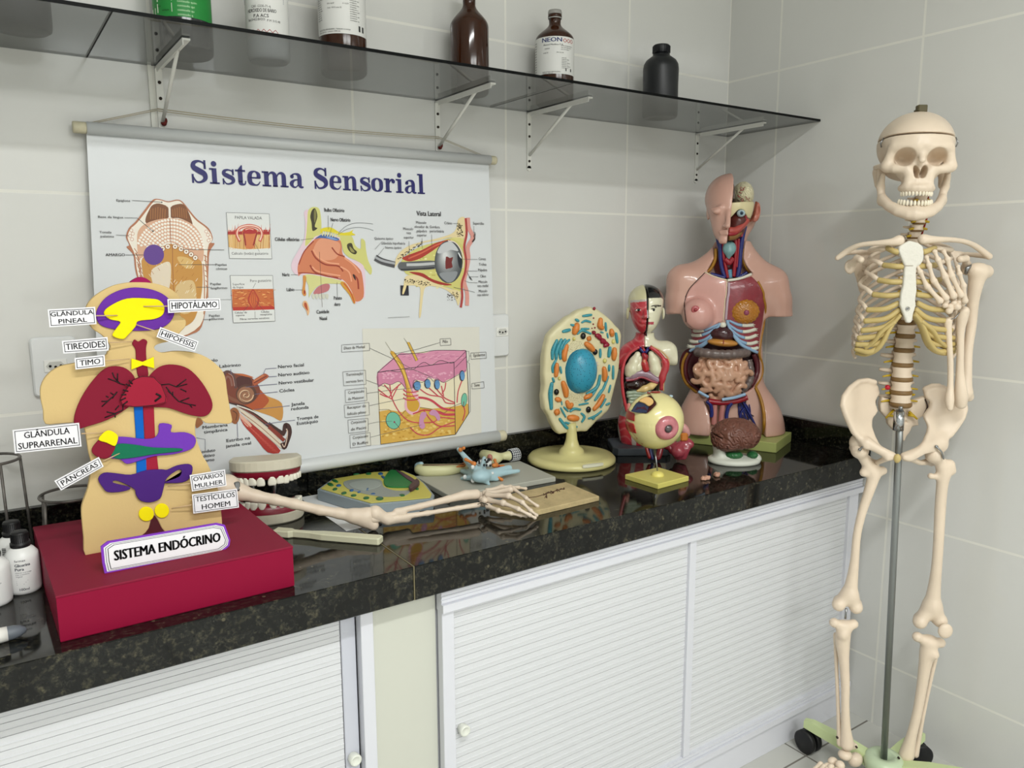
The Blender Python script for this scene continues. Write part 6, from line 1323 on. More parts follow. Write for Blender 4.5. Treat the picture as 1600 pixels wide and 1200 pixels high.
for side in (0, 1):
    g = mir if side else (lambda p: p)
    for (s2, s3, rise) in (((110, 1165), (82, 1110), .075),):
        A3 = RP(*s3, .03); u0 = ucv(A3[2]+.06, .03); w_ = u0-A3[0]; B = smooth_loop([g(p) for p in (RP(98, 1195, -.0), A3, np.array([ucv(A3[2], .085)-w_*.7, .085, A3[2]+.03]), np.array([ucv(A3[2], .075)-.02, .075, A3[2]+.06]))], 6, False)
        MB().tube(B, .0036, 8).build('floating_rib', m_sk, skel, fix=False)
    mg = [g(RP(*q, v)) for q, v in (((525, 790), -.086), ((455, 870), -.080), ((405, 950), -.076), ((365, 1030), -.070), ((300, 1110), -.058), ((210, 1148), -.040), ((130, 1130), -.022))]
    G_ = smooth_loop(mg, 5, False); MB().tube(G_, np.linspace(.0095, .0150, len(G_)), 10, flat=.5).build('costal_margin', m_cart, skel, fix=False)
    mg2 = [g(RP(*q, v)) for q, v in (((470, 850), -.079), ((350, 940), -.070), ((280, 1030), -.058), ((200, 1090), -.042))]
    G_ = smooth_loop(mg2, 5, False); MB().tube(G_, [.0155]*len(G_), 10, flat=.4).build('costal_margin', m_cart, skel, fix=False)
# ---- collar bones, shoulder blades
def chainbone(name, pts, rad, k, h=.0028, parent=None, m=None, extra=None, lab=None):
    pts = [np.array(p, float) for p in pts]; mr = max(rad)+.014
    lo = np.min(pts, 0)-mr; hi = np.max(pts, 0)+mr
    if extra:
        for e in extra: lo = np.minimum(lo, np.array(e[0])-np.max(e[1])-.008); hi = np.maximum(hi, np.array(e[0])+np.max(e[1])+.008)
    def f(P):
        d = s_chain(P, pts, rad, .0)
        for e in (extra or []):
            j = int(np.argmin([np.linalg.norm(np.array(q)-np.array(e[0])) for q in pts])); rr_ = float(np.max(e[1]))
            d = smin(d, np.minimum(s_ell(P, e[0], e[1]), s_cap(P, pts[j], e[0], min(rad[j]*.8, rr_), rr_*.86)), e[2] if len(e) > 2 else k)
        return d
    return surf(name, f, lo, hi, h, m or m_sk, parent or skel, lab)
cl = lambda x, y, v: S(Zsk, x, y, v)
def sm(pts, rad, k=4): A = smooth_loop(np.column_stack([np.array(pts), rad]), k, False); return list(A[:, :3]), list(A[:, 3])
p_, r_ = sm([cl(490, 968, -.088), cl(440, 978, -.086), cl(340, 985, -.070), cl(230, 998, -.045), cl(150, 1035, -.020), cl(80, 1085, -.004)], [.0125, .0085, .0062, .0060, .0070, .0065]); chainbone('clavicle', p_, r_, .003)
p_, r_ = sm([cl(655, 960, -.088), cl(720, 962, -.086), cl(830, 962, -.070), cl(930, 975, -.045), cl(1010, 1010, -.020), cl(1095, 1075, -.004)], [.0125, .0085, .0062, .0060, .0070, .0080]); chainbone('clavicle', p_, r_, .003)
def scapula(tri, spine, glen, cora, nm='scapula'):
    vf = idw([(p[0], p[2], p[1]) for p in tri])
    poly = [(p[0], p[2]) for p in tri]; allp = np.array(list(tri)+list(spine)+[glen, cora])
    def f(P):
        d = smax(s_poly2(P, poly), np.abs(P[1]-vf(P[0], P[2]))-.0026, .003); d = smin(d, s_chain(P, spine, [.0045, .0055, .0075], .004), .006)
        d = smin(d, s_ell(P, glen, (.013, .012, .018)), .008); d = smax(d, -s_ell(P, glen+np.array([(-.010 if glen[0] < tri[1][0] else .010), -.008, 0]), (.008, .008, .012)), .003)
        return smin(d, s_chain(P, [glen, (glen+cora)/2+np.array([0, -.008, .012]), cora], [.009, .008, .0085], .004), .006)
    surf(nm, f, allp.min(0)-.022, allp.max(0)+.022, .003, m_sk, skel)
gl = S(Zr, 50, 340, .012); scapula([S(Zr, 190, 180, .085), S(Zr, 330, 160, .10), S(Zr, 300, 420, .11), S(Zr, 140, 600, .10), S(Zr, 90, 420, .05), S(Zr, 60, 290, .02)], [S(Zr, 330, 200, .105), S(Zr, 150, 200, .06), S(Zr, 10, 205, .012)], gl, S(Zr, 150, 275, -.035))
gl2 = S(Zhd, 690, 330, .012); scapula([S(Zhd, 560, 120, .085), S(Zhd, 380, 60, .10), S(Zhd, 420, 400, .11), S(Zhd, 640, 620, .10), S(Zhd, 690, 430, .05), S(Zhd, 720, 280, .02)], [S(Zhd, 400, 110, .105), S(Zhd, 700, 150, .06), S(Zhd, 960, 170, .012)], gl2, S(Zhd, 600, 215, -.035))
# ---- hanging arm (folded up) on the right
def s_(z, x, y, v): return S(z, x, y, v)
hp, hr_ = sm([s_(Zk, 800, 150, -.01), s_(Zk, 785, 200, -.008), s_(Zk, 768, 300, .0), s_(Zk, 760, 420, .004), s_(Zk, 742, 560, .0), s_(Zk, 735, 680, -.006), s_(Zk, 725, 775, -.012)], [.020, .0175, .0135, .0115, .0105, .0120, .0165])
chainbone('humerus', hp, hr_, .004, .0032, extra=[(s_(Zk, 775, 140, -.012), (.016,)*3, .012), (s_(Zk, 835, 148, -.002), (.0165,)*3, .010), (s_(Zk, 700, 815, -.02), (.013, .012, .012), .010), (s_(Zk, 745, 800, -.006), (.012,)*3, .010)])
MB().tube([S(Zhd, 680, 400, -.01), S(Zhd, 690, 340, -.02), S(Zhd, 760, 300, -.012)], [.004, .005, .004], 8).build('shoulder_hinge', m_steel, skel)
up, ur = sm([s_(Zk, 705, 835, -.050), s_(Zk, 705, 790, -.052), s_(Zk, 700, 680, -.050), s_(Zk, 702, 560, -.052), s_(Zk, 703, 460, -.054), s_(Zk, 712, 390, -.058), s_(Zk, 720, 355, -.060)], [.0135, .0150, .0095, .0082, .0090, .0125, .0125])
chainbone('ulna', up, ur, .004, .0028)
rp, rr_ = sm([s_(Zk, 648, 860, -.065), s_(Zk, 645, 815, -.060), s_(Zk, 650, 740, -.055), s_(Zk, 650, 620, -.055), s_(Zk, 642, 500, -.058), s_(Zk, 637, 430, -.060), s_(Zk, 636, 405, -.060)], [.0065, .0105, .0070, .0068, .0072, .0088, .0105])
chainbone('radius', rp, rr_, .004, .0028)
for x, y, a in ((400, 830, .0075), (410, 780, .0078), (470, 850, .0082), (470, 880, .0080), (560, 850, .0098), (600, 740, .0065), (520, 800, .0075), (455, 905, .0085), (640, 815, .0055), (590, 790, .0070)): MB().ell(S(Zhd, x, y, -.080), (a, a*.9, a*.95), 12).build('carpal', m_sk, skel, fix=False)
MB().tube([S(Zhd, 420, 1035, -.066), S(Zhd, 540, 1000, -.070), S(Zhd, 600, 920, -.072)], .0012, 6).build('wrist_wire', m_steel, skel)
for pts, r0 in ([((330, 770), (150, 570), (60, 370), (20, 290)), .0072], [((410, 730), (240, 490), (180, 280), (150, 185), ), .0072], [((510, 700), (390, 430), (300, 210), (260, 110)), .0078], [((610, 690), (480, 420), (430, 200), (380, 110)), .0075], [((665, 770), (645, 560), (590, 400), (570, 310)), .0068]):
    vv = (-.088, -.094, -.098, -.094); Q = [S(Zhd, x, y, v) for (x, y), v in zip(pts, vv)]
    for i in range(3): phal('metacarpal' if i == 0 else 'finger_bone', Q[i], Q[i+1]+(Q[i]-Q[i+1])*.06, r0*(1, .86, .72)[i], skel, m_sk)
# ---- pelvis
WL = [(455, 330), (440, 260), (400, 222), (330, 203), (250, 215), (165, 280), (110, 360), (98, 440), (120, 520), (160, 610), (200, 690), (270, 760), (320, 830), (400, 868), (470, 905), (520, 930), (575, 935), (580, 900), (520, 870), (450, 800), (405, 720), (372, 640), (378, 565), (432, 497), (412, 430), (420, 380)]
WR = [(850, 325), (870, 285), (930, 258), (1000, 256), (1080, 290), (1170, 330), (1240, 400), (1250, 480), (1225, 560), (1165, 650), (1110, 720), (1000, 790), (950, 875), (860, 885), (770, 930), (700, 950), (645, 935), (650, 905), (720, 890), (790, 840), (850, 770), (888, 690), (895, 640), (872, 590), (845, 540), (890, 450), (895, 400), (860, 365)]
def hip(W_, sgn):
    vctl = lambda x, y, v: (*SL(*Zpv(x, y), v)[[0, 2]], v)
    if sgn < 0: ct = [vctl(440, 300, .070), vctl(300, 210, .045), vctl(120, 330, .0), vctl(110, 500, -.035), vctl(200, 690, -.040), vctl(300, 600, .015), vctl(400, 450, .050), vctl(300, 760, -.025), vctl(420, 850, -.050), vctl(560, 915, -.062), vctl(385, 600, .030), vctl(280, 430, .035)]
    else: ct = [vctl(860, 320, .070), vctl(980, 258, .050), vctl(1200, 350, .0), vctl(1235, 520, -.030), vctl(1120, 700, -.035), vctl(1040, 600, .015), vctl(900, 480, .050), vctl(980, 780, -.025), vctl(850, 850, -.045), vctl(680, 915, -.062), vctl(890, 640, .030), vctl(1030, 430, .035)]
    vf = idw(ct); poly = [tuple(SL(*Zpv(*q), vf(*SL(*Zpv(*q), 0)[[0, 2]]))[[0, 2]]) for q in W_]
    ace = S(Zpv, 265 if sgn < 0 else 985, 790 if sgn < 0 else 800, .0); isc = S(Zpv, 330 if sgn < 0 else 930, 960 if sgn < 0 else 965, .045); pub = S(Zpv, 520 if sgn < 0 else 720, 935, -.055)
    ridge = [S(Zpv, *q, vf(*S(Zpv, *q, 0)[[0, 2]])) for q in (W_[2:13] if sgn < 0 else W_[1:11])]
    top = np.array([[p[0], 0, p[1]] for p in poly])
    def f(P):
        pd = s_poly2(P, poly); d = smax(pd, np.abs(P[1]-vf(P[0], P[2]))-.0072, .004)
        d = smin(d, s_chain(P, ridge, .0065), .006)
        d = smin(d, s_ell(P, ace, (.026, .024, .025)), .014)
        inn = [S(Zpv, *q, vf(*S(Zpv, *q, 0)[[0, 2]])) for q in (((330, 790), (430, 850), (560, 915)) if sgn < 0 else ((940, 800), (830, 860), (680, 920)))]
        d = smin(d, s_chain(P, inn, [.013, .0095, .0105]), .008)
        d = smin(d, s_chain(P, [ace, ace+np.array([0, .03, -.02]), isc], [.016, .013, .0125]), .010); return smin(d, s_chain(P, [isc, (isc+pub)/2+np.array([0, 0, -.008]), pub], [.010, .0065, .0075]), .006)
    surf('hip_bone', f, (top[:, 0].min()-.02, -.09, top[:, 2].min()-.045), (top[:, 0].max()+.02, .10, top[:, 2].max()+.02), .0036, m_sk, skel)
hip(WL, -1); hip(WR, 1)
sac = [S(Zpv, *q, .065)[[0, 2]] for q in ((445, 345), (540, 385), (660, 400), (755, 385), (850, 345), (890, 420), (850, 520), (790, 565), (795, 620), (740, 635), (715, 690), (685, 730), (670, 775), (650, 770), (640, 700), (580, 680), (515, 615), (505, 560), (435, 490), (425, 420))]
def fsac(P):
    vf = .060+.35*(P[2]-np.float32(S(Zpv, 650, 420, .06)[2]))*0; d = smax(s_poly2(P, sac), np.abs(P[1]-(np.float32(.066)-1.2*(P[0]-np.float32(S(Zpv, 650, 500, .06)[0]))**2*2))-.010, .006)
    for q in ((590, 500), (720, 510), (600, 590), (705, 600)): d = smax(d, -s_ell(P, S(Zpv, *q, .052), (.0045, .012, .0045)), .003)
    return d
sa = np.array([[p[0], 0, p[1]] for p in sac]); surf('sacrum', fsac, (sa[:, 0].min()-.01, .03, sa[:, 2].min()-.01), (sa[:, 0].max()+.01, .085, sa[:, 2].max()+.01), .003, m_sk, skel)
for a, b in (((580, 485), (505, 560)), ((720, 500), (800, 570)), ((590, 540), (520, 540)), ((715, 530), (770, 545)), ((545, 325), (505, 325)), ((745, 345), (775, 340))): nerve(S(Zpv, *a, .048), S(Zpv, *b, .038), .0038)
MB().ell(S(Zpv, 612, 938, -.064), (.0085, .007, .0115), 16).build('pubic_cartilage', m_cart, skel); MB().ell(S(Zpv, 520, 272, .022), (.0065,)*3, 14).build('red_disc_bulge', mat('bulge_red', (176, 20, 40), .3), skel)
for q, q2 in (((418, 345), (412, 480)), ((862, 365), (855, 535))):
    MB().tube(smooth_loop([S(Zpv, q[0]+30*(1 if q[0] < 600 else -1)*0, q[1], .055), S(Zpv, (q[0]+q2[0])/2+(-8 if q[0] < 600 else 36), (q[1]+q2[1])/2, .040), S(Zpv, *q2, .052)], 5, False), .0018, 6).build('joint_gap', mat('joint_dark', (52, 36, 28), .7), skel)
# ---- legs
def leg(head, chain_, extra, cond, tib, tibx, fib, nm):
    p_, r_ = sm([S(Zl, *q[:2], q[3]) for q in chain_], [q[2] for q in chain_], 3)
    ex = [(S(Zl, *e[:2], e[4] if len(e) > 4 else .0), (e[2],)*3, e[3]) for e in extra+cond]+[(S(Zl, *head), (.0215,)*3, .006)]
    nk = chain_[0]
    chainbone('femur', p_, r_, .005, .0034, extra=ex)
    p_, r_ = sm([S(Zl, *q[:2], q[3]) for q in tib], [q[2] for q in tib], 3); chainbone('tibia', p_, r_, .005, .0034, extra=[(S(Zl, *e[:2], e[4] if len(e) > 4 else 0), (e[2],)*3, e[3]) for e in tibx])
    p_, r_ = sm([S(Zl, *q[:2], q[3]) for q in fib], [q[2] for q in fib], 3); chainbone('fibula', p_, r_, .003, .0026)
leg((176, 8, -.008), [(180, 20, .013, -.005), (205, 60, .0135, 0), (228, 95, .0155, 0), (215, 150, .0130, 0), (185, 240, .0108, 0), (165, 330, .0100, -.004), (157, 420, .0108, -.004), (148, 490, .0140, 0), (138, 550, .0190, 0)], [(192, 92, .0110, .010), (246, 52, .0060, .010), (262, 85, .0110, .012)], [(97, 588, .0165, .012, -.006), (162, 598, .0165, .012, -.006), (100, 575, .016, .012, .012), (158, 580, .016, .012, .012)],
    [(118, 672, .0165, 0), (112, 720, .0185, 0), (116, 790, .0135, 0), (122, 880, .0112, 0), (122, 970, .0105, 0), (124, 1050, .0125, 0), (128, 1108, .0185, 0)], [(80, 655, .0125, .012), (152, 660, .0125, .012), (112, 700, .012, .01, -.012), (157, 1118, .0085, .008)], [(86, 700, .0065, .02), (88, 800, .0052, .018), (94, 950, .0050, .015), (98, 1050, .0062, .012), (102, 1108, .0085, .008)], 'l')
leg((455, 25, -.008), [(462, 38, .014, -.005), (482, 60, .0145, 0), (490, 95, .0160, 0), (484, 150, .0135, 0), (477, 240, .0130, 0), (472, 340, .0125, -.004), (465, 440, .0125, -.004), (456, 520, .0150, 0), (448, 590, .0200, 0)], [(512, 62, .0135, .010), (520, 85, .011, .010), (442, 105, .0080, .008)], [(402, 652, .0175, .014, -.006), (478, 648, .0175, .014, -.008), (405, 640, .018, .012, .012), (470, 640, .018, .012, .012)],
    [(436, 728, .0180, 0), (430, 765, .0190, 0), (420, 820, .0150, 0), (408, 900, .0128, 0), (392, 990, .0118, 0), (370, 1080, .0128, 0), (352, 1150, .0190, 0)], [(392, 708, .0130, .012), (478, 730, .0130, .012), (455, 775, .012, .01, -.012), (330, 1172, .0085, .008)], [(462, 775, .0065, .02), (440, 880, .0050, .018), (415, 1000, .0050, .015), (398, 1090, .0062, .012), (385, 1150, .0085, .006)], 'r')
MB().ell(S(Zl, 497, 686, -.034), (.0185, .0095, .0200), 20).build('patella', m_sk, skel)
MB().tube([S(Zl, 125, 602, 0), S(Zl, 122, 640, 0)], .0028, 8).build('knee_rod', m_steel, skel)
for a, b in (((175, 5, -.03), (200, -20, -.03)), ((462, -6, -.03), (490, 40, -.03))):
    A_, B_ = S(Zl, *a), S(Zl, *b); MB().tube(smooth_loop([A_, (A_+B_)/2+np.array([.002, -.004, .003]), B_], 4, False), .0042, 8, flat=.5).build('hip_spring', m_steel, skel)
    MB().lathe([(.0035, -.004), (.0035, 0)], 12, A_, 'y').build('hip_screw', m_steel, skel)
for q in ((1308, 1152, -.022), (1338, 1167, -.02), (1404, 1184, -.02)): MB().lathe([(.0028, -.003), (.0028, .002)], 10, SL(*q), 'y').build('ankle_screw', mat('dark_metal', (60, 50, 44), .4, .8), skel)
def foot(ank, dr, nm):
    dr = np.array(dr, float); dr /= np.linalg.norm(dr); sd = np.array([-dr[1], dr[0], 0]); ft = np.array([ank[0], ank[1], 0.])
    zz = ank[2]
    at = lambda a, b, h: ft+dr*a+sd*b+np.array([0, 0, h])
    tal = at(.005, 0, zz-.022)
    for c, r_ in ((tal, (.018, .018, .013)), (at(-.035, 0, zz-.048), (.022, .017, .019)), (at(.035, .012, zz-.036), (.012, .013, .012)), (at(.035, -.012, zz-.040), (.014, .012, .011)), (at(.055, .018, zz-.042), (.010, .009, .009)), (at(.058, .004, zz-.040), (.010, .008, .009)), (at(.058, -.009, zz-.044), (.010, .008, .008))): MB().ell(c, r_, 14, R=rotm('Z', math.atan2(dr[1], dr[0]))).build('tarsal', m_sk, skel, fix=False)
    for k in range(5):
        b = .026-.013*k; sp = 1+.25
        q = [at(.066, b*.9, zz-.046), at(.122-.006*k, b*1.35, .024), at(.150-.008*k, b*1.45, .018), at(.163-.009*k, b*1.5, .012), at(.173-.010*k, b*1.5, .010)]
        for i in range(4 if k else 3): phal('metatarsal' if i == 0 else 'toe_bone', q[i], q[i+1], (.0066 if k else .0085)*(1, .85, .75, .65)[i], skel, m_sk)
aL_ = S(Zl, 128, 1120, 0); dL_ = toS(on_z(1245, 1212, .03))-toS(on_z(1318, 1175, .05)); foot(aL_, (dL_[0], dL_[1], 0), 'l')
aR_ = S(Zl, 352, 1165, 0); foot(aR_, (-.12, -1, 0), 'r')
# ---- skull (unit = 1.5 mm, face towards -y, turned to the left)
U = .00150; Rk = rotm('Z', math.radians(-17)) @ rotm('Y', math.radians(2))
sc0 = SL(1431, 240, -.005)
def loc(p): return sc0+Rk @ (np.array(p, float)*U)
class Sk: pass
def skp(P):
    q = [(P[i]-np.float32(sc0[i]))/np.float32(U) for i in range(3)]
    return [sum(np.float32(Rk[j][i])*q[j] for j in range(3)) for i in range(3)]
def cranium_base(Q):
    d = s_ell(Q, (0, 14, 14), (55, 66, 50)); d = smin(d, s_ell(Q, (0, -26, 10), (44, 30, 34)), 14)
    return d
def fskull(P):
    Q = skp(P); d = cranium_base(Q)
    for s_ in (-1, 1):
        d = smax(d, -s_ell(Q, (s_*62, -24, -8), (12, 20, 20)), 8)
        d = smin(d, s_cap(Q, (s_*8, -50, 4), (s_*36, -42, 5), 8, 7), 8)               # brow
        d = smin(d, s_cap(Q, (s_*40, -38, 0), (s_*44, -34, -22), 6, 8), 6)
        d = smin(d, s_chain(Q, [(s_*18, -46, -27), (s_*34, -42, -27), (s_*44, -32, -24)], [8, 7, 7]), 6)
        d = smin(d, s_chain(Q, [(s_*44, -34, -22), (s_*53, -14, -21), (s_*55, 8, -20)], [7, 3.6, 3.6]), 4)
        d = smin(d, s_cap(Q, (s_*48, 22, -26), (s_*46, 20, -46), 9, 6), 8)
    d = smin(d, s_box(Q, (0, -42, -44), (21, 14, 16), 8), 8)
    d = smin(d, s_cap(Q, (0, -50, -2), (0, -58, -16), 5, 5), 5)
    d = smin(d, s_ell(Q, (0, -30, -30), (30, 18, 18)), 8)
    d = smin(d, s_ell(Q, (0, 30, -24), (38, 40, 16)), 8)
    # arch of the upper tooth row
    d = smin(d, s_chain(Q, [(21.5*math.cos(a), -34+24*math.sin(a), -56) for a in np.linspace(-PI+.15, -.15, 9)], 5.0), 5)
    for s_ in (-1, 1):
        d = smax(d, -s_ell(Q, (s_*22.5, -60, -11), (15.0, 42, 13.5), rotm('Y', s_*-.12)), 2)
        d = smax(d, -s_ell(Q, (s_*4.8, -60, -33), (4.6, 34, 11.5), rotm('Y', s_*.20)), 1)
    for k in range(-5, 6):
        a = -PI/2+k*.21; d = smin(d, s_cap(Q, (21.5*math.cos(a), -34+24*math.sin(a), -60), (18*math.cos(a), -34+21*math.sin(a), -44), 3.0, 2.0), 2)
    return d
fs0 = fskull
def cut_z(Q): return Q[2]-np.float32(21)+.05*(Q[1]+30)
lo = sc0-np.array([75, 92, 82])*U; hi = sc0+np.array([75, 92, 72])*U
sk_low = surf('skull', lambda P: smax(smax(fskull(P), cut_z(skp(P)), 1)*1.0, -s_ell(skp(P), (0, 28, 18), (42, 34, 36)), 1)*np.float32(U), lo, hi, .0021, m_sk, skel)
surf('skull_cap', lambda P: smax(smax(cranium_base(skp(P)), -(cut_z(skp(P))-2.2), 1), -s_ell(skp(P), (0, 28, 18), (42, 34, 36)), 1)*np.float32(U), lo, hi, .0021, m_sk, skel)
def fmand(P):
    Q = skp(P); d = None
    for s_ in (-1, 1):
        e = s_chain(Q, [(s_*49, 0, -24), (s_*46, 0, -48), (s_*42, -8, -74)], [4.2, 5, 6.8]); d = e if d is None else smin(d, e, 3)
        d = smin(d, s_chain(Q, [(s_*46, -4, -50), (s_*46, -18, -34)], [6, 3.5]), 5)
        d = smin(d, s_chain(Q, [(s_*42, -8, -72), (s_*34, -26, -83), (s_*23, -42, -91), (s_*9, -51, -95), (0, -52, -95)], [7.0, 7, 7.5, 8.5, 9]), 4)
        d = smin(d, s_chain(Q, [(s_*42, -14, -68), (s_*34, -30, -80), (s_*20, -43, -87), (0, -48, -88)], [5, 5.5, 5.5, 6]), 6)
    return d*np.float32(U)
surf('mandible', fmand, lo-np.array([0, 0, 30])*U, hi-np.array([0, 0, 60])*U, .0021, m_sk, skel)
m_st = mat('skull_teeth', (236, 226, 204), .3)
for k in range(-6, 7):
    if k == 0: continue
    for up in (1, 0):
        a = -PI/2+(abs(k)-.5)*math.copysign(.215, k); x, y = 22*math.cos(a), -34+24*math.sin(a)*.98 if up else 0; z = -64
        if not up: x = 24*math.cos(a); y = -30+24*math.sin(a); z = -79+4*(1-abs(math.sin(a)))
        c = loc((x, y, z)); MB().ell(c, (.0034 if abs(k) < 4 else .0040, .0040, .0070), 10, R=Rk @ rotm('Z', a+PI/2)).build('tooth', m_st, sk_low, fix=False)
for s_ in (-1, 1): MB().tube([loc((s_*50, -14, 22)), loc((s_*54, -15, 14)), loc((s_*52, -13, 8))], .0016, 6).build('cap_hook', m_steel, skel)
MB().tube([loc((49, -26, -6)), loc((48, -28, -22))], .0016, 6).build('jaw_spring', m_steel, skel)
c = loc((2, 6, 64)); MB().box(c+np.array([-.011, -.008, -.003]), c+np.array([.011, .008, .014]), .002).box(c+np.array([-.013, -.010, .000]), c+np.array([-.008, .010, .004]), .001).build('crown_fitting', mat('olive_plastic', (84, 76, 48), .5), skel)
MB().tube([SL(1394, 199, -.112), SL(1402, 198, -.113)], .0008, 5).build('scratch_mark', mat('pencil', (120, 90, 70), .8), skel) if False else None
# ---- stand
m_green = mat('stand_green', (198, 212, 160), .35); stand_top = SL(1405, 668, 0)
mb = MB(); mb.tube([SL(1381, 1186, 0), SL(1405, 690, 0), SL(1406, 640, .010)], .0085, 20); mb.build('pole', mat('pole_steel', (150, 154, 154), .42, .9), skel)
mb = MB(); mb.tube([SL(1403.5, 672, 0), SL(1405, 643, 0)], .0125, 20); mb.build('pole_sleeve', mat('sleeve_steel', (176, 180, 184), .2, 1.), skel)
MB().lathe([(.0, .0), (.005, 0), (.005, .008), (.0, .008)], 10, SL(1407, 640, 0), cap=False).build('pole_bolt', m_steel, skel)
hub = SL(1381, 1190, 0); hub[2] = 0
mb = MB(); mb.lathe([(.0, .030), (.044, .030), (.050, .045), (.050, .062), (.040, .074), (.022, .074), (.014, .060), (.0, .060)], 32, (hub[0], hub[1], 0), cap=False); mb.build('hub', mat('hub_green', (190, 206, 174), .3), skel)
def arm_(end):
    e = toS(end); a = np.array([hub[0], hub[1], 0]); d = np.array([e[0]-a[0], e[1]-a[1]]); L = np.linalg.norm(d); ang = math.atan2(d[1], d[0]); R = rotm('Z', ang)
    mb = MB(); V = []; st = [(0.03, .019, .030, .062), (L*.5, .016, .052, .082), (L-.015, .013, .070, .096), (L+.008, .010, .074, .094)]
    for x, w_, z0, z1 in st: V += [(x, -w_, z0), (x, w_, z0), (x, w_*.9, z1), (x, -w_*.9, z1)]
    F = [(0, 1, 2, 3), (12, 15, 14, 13)]
    for i in range(3):
        for k in range(4): F.append((i*4+k, i*4+(k+1) % 4, (i+1)*4+(k+1) % 4, (i+1)*4+k))
    V = np.array(V) @ R.T+a; mb.add(V, F); ar = mb.build('leg', m_green, skel)
    w = np.array([L-.004, 0, .034]) @ R.T+a
    wm = MB(); axv = R @ np.array([.4, 1, 0]); axv /= np.linalg.norm(axv)
    for s_ in (-1, 1): wm.tube([w+axv*s_*.004, w+axv*s_*.006, w+axv*s_*.018, w+axv*s_*.020], [.028, .033, .033, .028], 28)
    wm.tube([w+np.array([0, 0, 0]), w+np.array([0, 0, .045])], .006, 10); wm.build('caster', mat('caster_black', (18, 18, 20), .45), skel)
arm_(on_z(1262, 1130, .085)); e2_ = on_z(1438, 1150, .085); arm_(e2_)
h3 = SG+FS.X*hub[0]+FS.Y*hub[1]; arm_(h3+np.array([-.15, -.16, 0])); arm_(h3+np.array([.09, -.19, 0]))
# ================================================================ ANIMAL CELL MODEL
m_cell = mat('cell_cream', (216, 208, 168), .38, var=.05, vscale=12, bump=.08, bscale=40)
CG = np.array([-.762, -.148, CT]); FCm = Frame(CG, VROT+.42); C1 = Z(810, 460, .25)
cell = thing('animal_cell_model', 'cream animal cell model with a blue nucleus on a round pedestal', 'cell model', CG, VROT+.42)
cp = lambda x, y, v=0.: FCm.L(*C1(x, y), v)
MB().lathe([(0, 0), (.118, 0), (.1235, .004), (.1235, .012), (.116, .020), (.10, .022), (.036, .024), (.034, .034), (.028, .040), (.0225, .044), (.0165, .062), (.0135, .092), (.012, .110), (.0, .110)], 56, cap=False).build('pedestal', mat('pedestal_cream', (212, 204, 142), .3), cell)
MB().prism([(.032*math.cos(a), -.1215+.006*math.sin(a)) for a in np.linspace(0, 2*PI, 20, endpoint=False)], .0145, .0215, 'z').build('chipped_patch', mat('chip_white', (222, 220, 196), .6), cell)
co = [(455, 78), (400, 92), (300, 150), (240, 205), (195, 262), (172, 330), (165, 420), (160, 500), (168, 570), (156, 640), (168, 720), (205, 790), (235, 850), (262, 880), (320, 868), (385, 862), (430, 858), (480, 815), (560, 735), (588, 690), (602, 600), (625, 520), (642, 420), (640, 330), (657, 255), (635, 215), (590, 170), (540, 120), (500, 90)]
cpo = [tuple(cp(*q)[[0, 2]]) for q in co]
cA = np.array([[a, 0, b] for a, b in cpo]); TH = .036
def fcell(P): return smax(s_poly2(P, cpo), np.abs(P[1]-TH/2)-TH/2, .012)+.0012*np.sin(P[2]*95+2*np.sin(P[0]*60))*np.sin(P[0]*80+1)
surf('cell_body', fcell, (cA[:, 0].min()-.012, -.012, cA[:, 2].min()-.012), (cA[:, 0].max()+.012, TH+.012, cA[:, 2].max()+.012), .0036, m_cell, cell)
def sp_mat(name, col, dot, scale, thr=.18):
    m = mat(name, col, .3); nt = m.node_tree; b = nt.nodes['Principled BSDF']; v = nt.nodes.new('ShaderNodeTexVoronoi'); v.inputs['Scale'].default_value = scale
    tc = nt.nodes.new('ShaderNodeTexCoord'); nt.links.new(tc.outputs['Object'], v.inputs['Vector'])
    r = nt.nodes.new('ShaderNodeMath'); r.operation = 'LESS_THAN'; r.inputs[1].default_value = thr; nt.links.new(v.outputs['Distance'], r.inputs[0])
    mx = nt.nodes.new('ShaderNodeMix'); mx.data_type = 'RGBA'; nt.links.new(r.outputs[0], mx.inputs[0]); mx.inputs[6].default_value = (*lin(col), 1); mx.inputs[7].default_value = (*lin(dot), 1); nt.links.new(mx.outputs[2], b.inputs['Base Color']); return m
m_nuc = sp_mat('nucleus_blue', (54, 148, 176), (22, 74, 100), 190, .23); m_ret = sp_mat('reticulum_teal', (60, 146, 160), (20, 70, 90), 230, .22); m_teal = mat('teal_paint', (62, 146, 158), .35)
m_mito = mat('mitochondria_orange', (214, 128, 58), .35); m_ly = mat('lysosome_black', (18, 18, 20), .15); m_golgi = mat('golgi_crimson', (140, 20, 48), .3); m_ysp = mat('vesicle_yellow', (214, 204, 120), .35)
k_ = cp(1, 0)[0]-cp(0, 0)[0]
c0 = cp(398, 478, -.002)
MB().ell(c0, (98*k_, .030, 134*k_), 36).build('nucleus', m_nuc, cell)
MB().ell(cp(372, 480, .006), (96*k_, .026, 140*k_), 32).build('nuclear_envelope', mat('nucleus_dark', (34, 116, 142), .35), cell)
for pts in ([(310, 340), (345, 290), (400, 300), (410, 350), (370, 350), (330, 360)], [(320, 610), (350, 600), (400, 615), (415, 650), (370, 680), (325, 660), (305, 630)]):
    Q = smooth_loop([cp(*q)[[0, 2]] for q in pts], 4); MB().prism(Q, -.0015, .002, 'y').build('granular_patch', sp_mat('granular_cream', (212, 204, 166), (150, 134, 98), 330, .3), cell)
